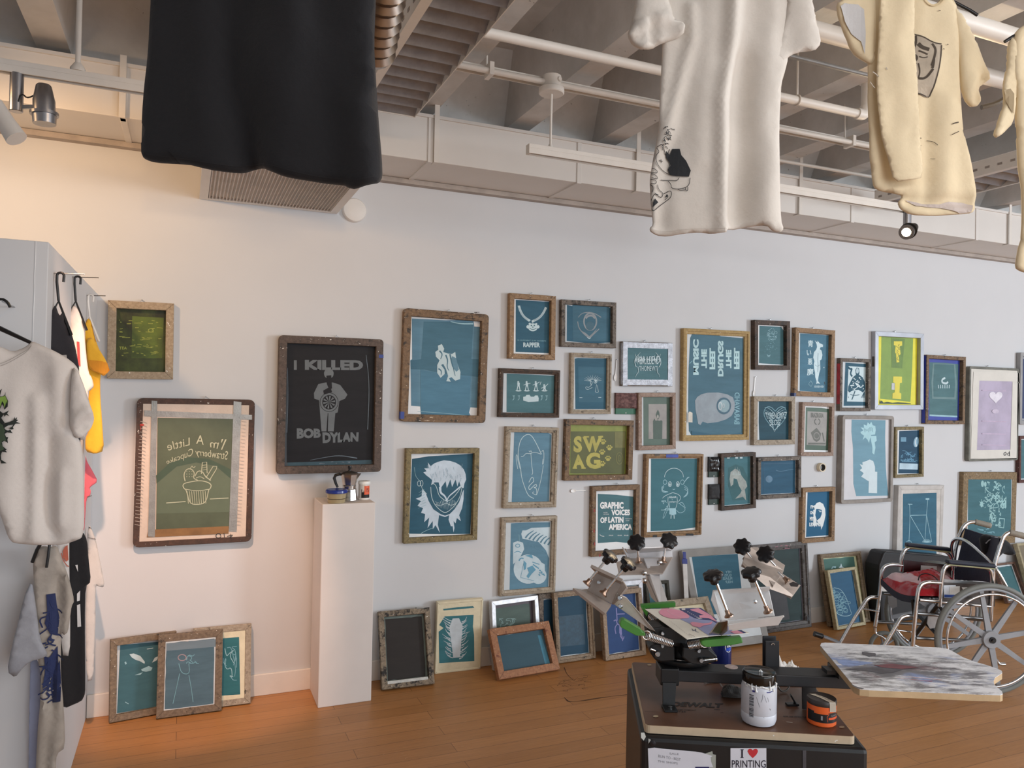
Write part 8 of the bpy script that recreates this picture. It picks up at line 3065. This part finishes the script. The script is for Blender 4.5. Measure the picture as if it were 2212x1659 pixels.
# armrest pads
for (p0, p1) in (((1362, 446, N_b), (1768, 482, N_b)), ((1016, 300, F_b), (1388, 342, F_b))):
    a_, b_ = wq(*p0), wq(*p1)
    pd = MB().bar(a_ + Z * .0, b_ + Z * .0, .045, .022).build('armrest_pad', PADM, t, bevel=.008)
    MB().bar(a_ - Z * .014, b_ - Z * .014, .040, .006).build('pad_board', M('8b8a68', .5), pd)
# looping tube across the back
tb('safety_loop', [(1415, 410, F_b), (1400, 330, F_b), (1412, 272, F_b - .02), (1450, 248, F_b - .05), (1520, 262, .36), (1600, 325, .25), (1680, 395, .15), (1752, 465, N_b), (1800, 530, .05), (1850, 620, .045), (1885, 690, .045)], .0095)
# seat
a0, a1 = wq(1740, 650, N_b).x, wq(1105, 700, N_b).x
zs = wq(1130, 762, N_b).z
st = MB()
n = 10
for j in range(n + 1):
    for i in range(n + 1):
        f, g = i / n, j / n
        sag = -.035 * sin(pi * g)
        st.v.append((a0 + (a1 - a0) * f, N_b + (F_b - N_b) * g, zs + .012 + sag))
for j in range(n + 1):
    for i in range(n + 1):
        v = st.v[j * (n + 1) + i]
        st.v.append((v[0], v[1], v[2] - .006 - (.03 if i == n else 0)))
m2 = (n + 1) ** 2
for j in range(n):
    for i in range(n):
        k = j * (n + 1) + i
        st.face((k, k + n + 1, k + n + 2, k + 1))
        st.face((m2 + k, m2 + k + 1, m2 + k + n + 2, m2 + k + n + 1))
for j in range(n):
    k = j * (n + 1) + n
    st.face((k, k + n + 1, m2 + k + n + 1, m2 + k))
    k = j * (n + 1)
    st.face((k, m2 + k, m2 + k + n + 1, k + n + 1))
st.build('seat', NAVY, t, smooth=50)
# back sling
q = [wq(1812, 248, N_b), wq(1520, 165, F_b), wq(1418, 600, F_b), wq(1748, 625, N_b)]
b = MB()
n = 12
for sgn in (0, 1):
    for j in range(n + 1):
        for i in range(n + 1):
            f, g = i / n, j / n
            p = (q[0] * (1 - f) + q[1] * f) * (1 - g) + (q[3] * (1 - f) + q[2] * f) * g
            p = p + Vector((-.03 * sin(pi * f) - sgn * .008, 0, -.012 * sin(pi * f) * (1 - g)))
            b.v.append(tuple(p))
for j in range(n):
    for i in range(n):
        k = j * (n + 1) + i
        b.face((k, k + 1, k + n + 2, k + n + 1))
        k += m2 * 0 + (n + 1) ** 2
        b.face((k, k + n + 1, k + n + 2, k + 1))
K = (n + 1) ** 2
for i in range(n):
    b.face((i, K + i, K + i + 1, i + 1))
    k = n * (n + 1) + i
    b.face((k, k + 1, K + k + 1, K + k))
b.build('backrest', NAVY, t, smooth=60)
# side panels with stickers
GP = M('5c5654', .35, .5, .1, g=1.0)
q = [wq(1325, 600, N_b + .006), wq(1775, 632, N_b + .006), wq(1772, 830, N_b + .006), wq(1310, 800, N_b + .006)]
b = MB()
b.hexa([q[3], q[2], q[2] + Vector((0, .003, 0)), q[3] + Vector((0, .003, 0)), q[0], q[1], q[1] + Vector((0, .003, 0)), q[0] + Vector((0, .003, 0))])
sp_ = b.build('side_panel', GP, t)
q = [wq(1325, 596, N_b + .001), wq(1778, 630, N_b + .001), wq(1778, 655, N_b + .001), wq(1325, 622, N_b + .001)]
MB().hexa([q[3], q[2], q[2] + Vector((0, .006, 0)), q[3] + Vector((0, .006, 0)), q[0], q[1], q[1] + Vector((0, .006, 0)), q[0] + Vector((0, .006, 0))]).build('panel_rim', STEEL, sp_)


def sticker(pts, mat, e=.0):
    P = [wq(x, y, N_b + .003 - e) for x, y in pts]
    P = [Vector((p.x, p.y, p.z)) for p in P]
    b = MB()
    b.v += [tuple(p) for p in P]
    b.face(list(range(len(P))))
    return b.build('sticker', mat, sp_)


sticker([(1338, 650), (1440, 648), (1442, 758), (1338, 756)], M('c6ccd4', .5))
sticker([(1342, 728), (1438, 730), (1438, 754), (1342, 752)], M('23458c', .5), .001)
sticker([(1390, 658), (1475, 656), (1472, 730), (1385, 725)], M('c8cac8', .5), .0015)
sticker([(1490, 666), (1640, 668), (1625, 690), (1560, 715), (1530, 735), (1495, 730), (1510, 705)], M('c8cac8', .5))
q = [wq(1000, 432, F_b - .006), wq(1400, 478, F_b - .006), wq(1400, 600, F_b - .006), wq(995, 560, F_b - .006)]
fp2 = MB().hexa([q[3], q[2], q[2] + Vector((0, .003, 0)), q[3] + Vector((0, .003, 0)), q[0], q[1], q[1] + Vector((0, .003, 0)), q[0] + Vector((0, .003, 0))]).build('side_panel', METAL('6c6062', .25), t)
q = [wq(1142, 478, F_b - .009), wq(1278, 488, F_b - .009), wq(1278, 528, F_b - .009), wq(1140, 520, F_b - .009)]
b = MB()
b.v += [tuple(p) for p in q]
b.face((3, 2, 1, 0))
b.build('sticker', M('a8a4a4', .5), fp2)
# footrests
FT = [('n', N_b + .03, [(1090, 912), (1020, 908), (975, 925), (945, 970), (880, 1080), (828, 1165)]), ('f', F_b - .04, [(770, 752), (720, 748), (680, 770), (650, 815), (560, 950), (455, 1140)])]
for nm, bb, pts in FT:
    tb('footrest_tube', [(x, y, bb) for x, y in pts], .0105)
tb('footrest_tube', [(1070, 770, N_b + .03), (1085, 900, N_b + .03), (1090, 1060, N_b + .03)], .009, BLACKP, 0)
tb('footrest_stay', [(930, 1030, N_b + .03), (1080, 1050, N_b + .03)], .005, CHROME, 0)
tb('footrest_stay', [(650, 850, F_b - .04), (785, 872, F_b - .04)], .005, CHROME, 0)
a_, b_ = wq(300, 1080, F_b - .08), wq(445, 1136, F_b - .08)
MB().bar(a_, b_, .05, .012).build('footplate', M('7c7c80', .4, .3), t, bevel=.003)
a_, b_ = wq(232, 1062, F_b - .08), wq(302, 1085, F_b - .08)
MB().tube([a_, b_], .016, 12).build('footplate_tip', BLACKP, t, smooth=50)
# cross brace and brackets
tb('cross_brace', [(1300, 800, N_b), (1060, 1120, F_b)], .011, M('3a3c40', .4, .5, g=1.0), 0)
tb('cross_brace', [(1100, 880, F_b), (1320, 1110, N_b)], .011, M('3a3c40', .4, .5, g=1.0), 0)
tb('cross_brace', [(1330, 900, N_b), (1240, 760, F_b)], .009, STEEL, 0)
for pts, bb in (([(1205, 905), (1290, 900), (1300, 960), (1270, 1010), (1220, 1020), (1195, 975)], N_b + .02), ([(860, 740), (935, 745), (940, 830), (900, 850), (865, 810)], F_b - .01)):
    P = [wq(x, y, bb) for x, y in pts]
    b = MB()
    n = len(P)
    b.v += [tuple(p) for p in P] + [tuple(p + Vector((0, .006, 0))) for p in P]
    b.face(list(range(n)))
    b.face([n + i for i in range(n)][::-1])
    for i in range(n):
        b.face((i, (i + 1) % n, n + (i + 1) % n, n + i))
    b.build('bracket_plate', STEEL, t)
tb('brake_lever', [(1300, 830, N_b), (1330, 870, N_b - .02), (1330, 930, N_b - .02)], .009, BLACKP, 1)
for x, y, bb in ((752, 1010, F_b), (1078, 1180, N_b)):
    p = wq(x, y, bb)
    cx2 = p.x - .055
    cz = .095
    c_o = MB().tube([(cx2 + .082 * cos(2 * pi * i / 36), bb, cz + .082 * sin(2 * pi * i / 36)) for i in range(37)], .013, 10, False).build('caster_wheel', RUB, t, smooth=60)
    cc = MB().lathe([(.018, -.014), (.018, .014)], (cx2, bb, cz), (0, 1, 0), 16)
    for k in range(5):
        g = k * 2 * pi / 5
        cc.bar((cx2, bb, cz), (cx2 + .075 * cos(g), bb, cz + .075 * sin(g)), .008, .010, Vector((0, 1, 0)))
    cc.build('caster_hub', MAG, c_o)
    MB().tube(smoothpath([p, p - Z * .04, Vector((cx2 - .0, bb - .022, cz + .06)), Vector((cx2, bb - .024, cz))], 2), .009, 10).build('caster_fork', CHROME, t, smooth=50)

# red and white plastic bag on the seat
t = thing('plastic_bag', 'crumpled red and white plastic bag lying on the wheelchair seat', 'bag', WM @ Matrix.Translation((0, 0, 0)))


def bagmat():
    m, tr, b = nt('red_white_film')
    v = objcoord(tr, (5, 1.2, 3), False)
    c = ramp(tr, nz(tr, v, 1.35, 2, .4), [(.55, col('a81e28', 1.1)), (.57, col('d8b8c0', 1.1))])
    tr.links.new(c, b.inputs['Base Color'])
    b.inputs['Roughness'].default_value = .22
    bump(tr, b, nz(tr, objcoord(tr, (1, 1, 1), False), 24, 4), .5, .01)
    return m


b = MB()
nx_, ny_ = 26, 22
for j in range(ny_ + 1):
    for i in range(nx_ + 1):
        f, g = i / nx_, j / ny_
        a_ = .005 + .36 * f
        bb = .10 + .37 * g
        e = max(0, (1 - abs(2 * f - 1) ** 4) * (1 - abs(2 * g - 1) ** 4))
        hgt = .095 - .045 * f + .03 * g
        h = e ** .6 * (hgt + .028 * noise.noise(Vector((f * 5, g * 5, 2))) + .016 * noise.noise(Vector((f * 14, g * 12, 7))))
        b.v.append((a_, bb, zs + .0145 - .035 * sin(pi * (bb - N_b) / (F_b - N_b)) + h))
for j in range(ny_):
    for i in range(nx_):
        k = j * (nx_ + 1) + i
        b.face((k, k + nx_ + 1, k + nx_ + 2, k + 1))
b.build('bag_body', bagmat(), t, smooth=70)
tb('bag_handle', [(1120, 605, .2), (1130, 560, .22), (1190, 545, .25), (1255, 570, .25), (1290, 610, .2)], .003, BLACKP, 2, parent=t)

# black jacket over the back
pl = Plane(WM @ wq(1800, 300, .25), RH, Z)
t = thing('black_jacket', 'black garment bundled over the back of the wheelchair', 'garment', pl.mat())
c = Cloth(pl, Q_, [(1640, 235), (1690, 212), (1760, 222), (1830, 245), (1880, 270), (1915, 320), (1938, 365), (1930, 388), (1900, 395), (1860, 385), (1835, 372), (1800, 395), (1775, 430), (1700, 420), (1660, 340)], T=.07, Rr=.08, amp=.004, seed=21, step=.012)
c.build('jacket_body', cloth('121318', .15, g=1.0), t)
b = MB()
c.dline(b, [(1690, 290), (1715, 262), (1750, 250), (1775, 240), (1800, 245)], 10, .004)
b.build('strap', cloth('9a9aa0'), t)

# black case behind
Yc = 3.97
ypn = Plane((4.5, Yc, 0), (1, 0, 0), (0, 0, 1))
t = thing('black_case', 'large black soft case standing on the floor behind the wheelchair', 'case', ypn.mat())
pts = [ypn.px(1700 + x / 3.949, 1100 + y / 3.949).xy for x, y in ((732, 640), (736, 520), (752, 480), (800, 385), (832, 362), (1000, 370), (1250, 392), (1400, 405), (1430, 440), (1435, 640))]
pts = [Vector((p.x + max(0, .07 - .07 * i / 5), p.y)) for i, p in enumerate(pts)]
pts = [Vector((pts[0].x + .02, .002))] + [Vector(p) for p in pts] + [Vector((pts[-1].x, .002))]
MB().slab([tuple(p) for p in pts], -.13, 0).build('case_body', M('1e1f22', .6, 0, .1, g=1.0), t, bevel=.02)
b = MB()
b.tube([(p.x, p.y, .002) for p in pts[1:-1]], .004, 8)
b.build('piping', M('38393c', .5, g=1.0), t, smooth=50)
a = Art(ypn, Q_, 0).start(.003)
a.ref = (900, 500)
a.rect(M('c4c2bc', .6), 800, 640, 860, 700)
a.done(t, 'paper_label')
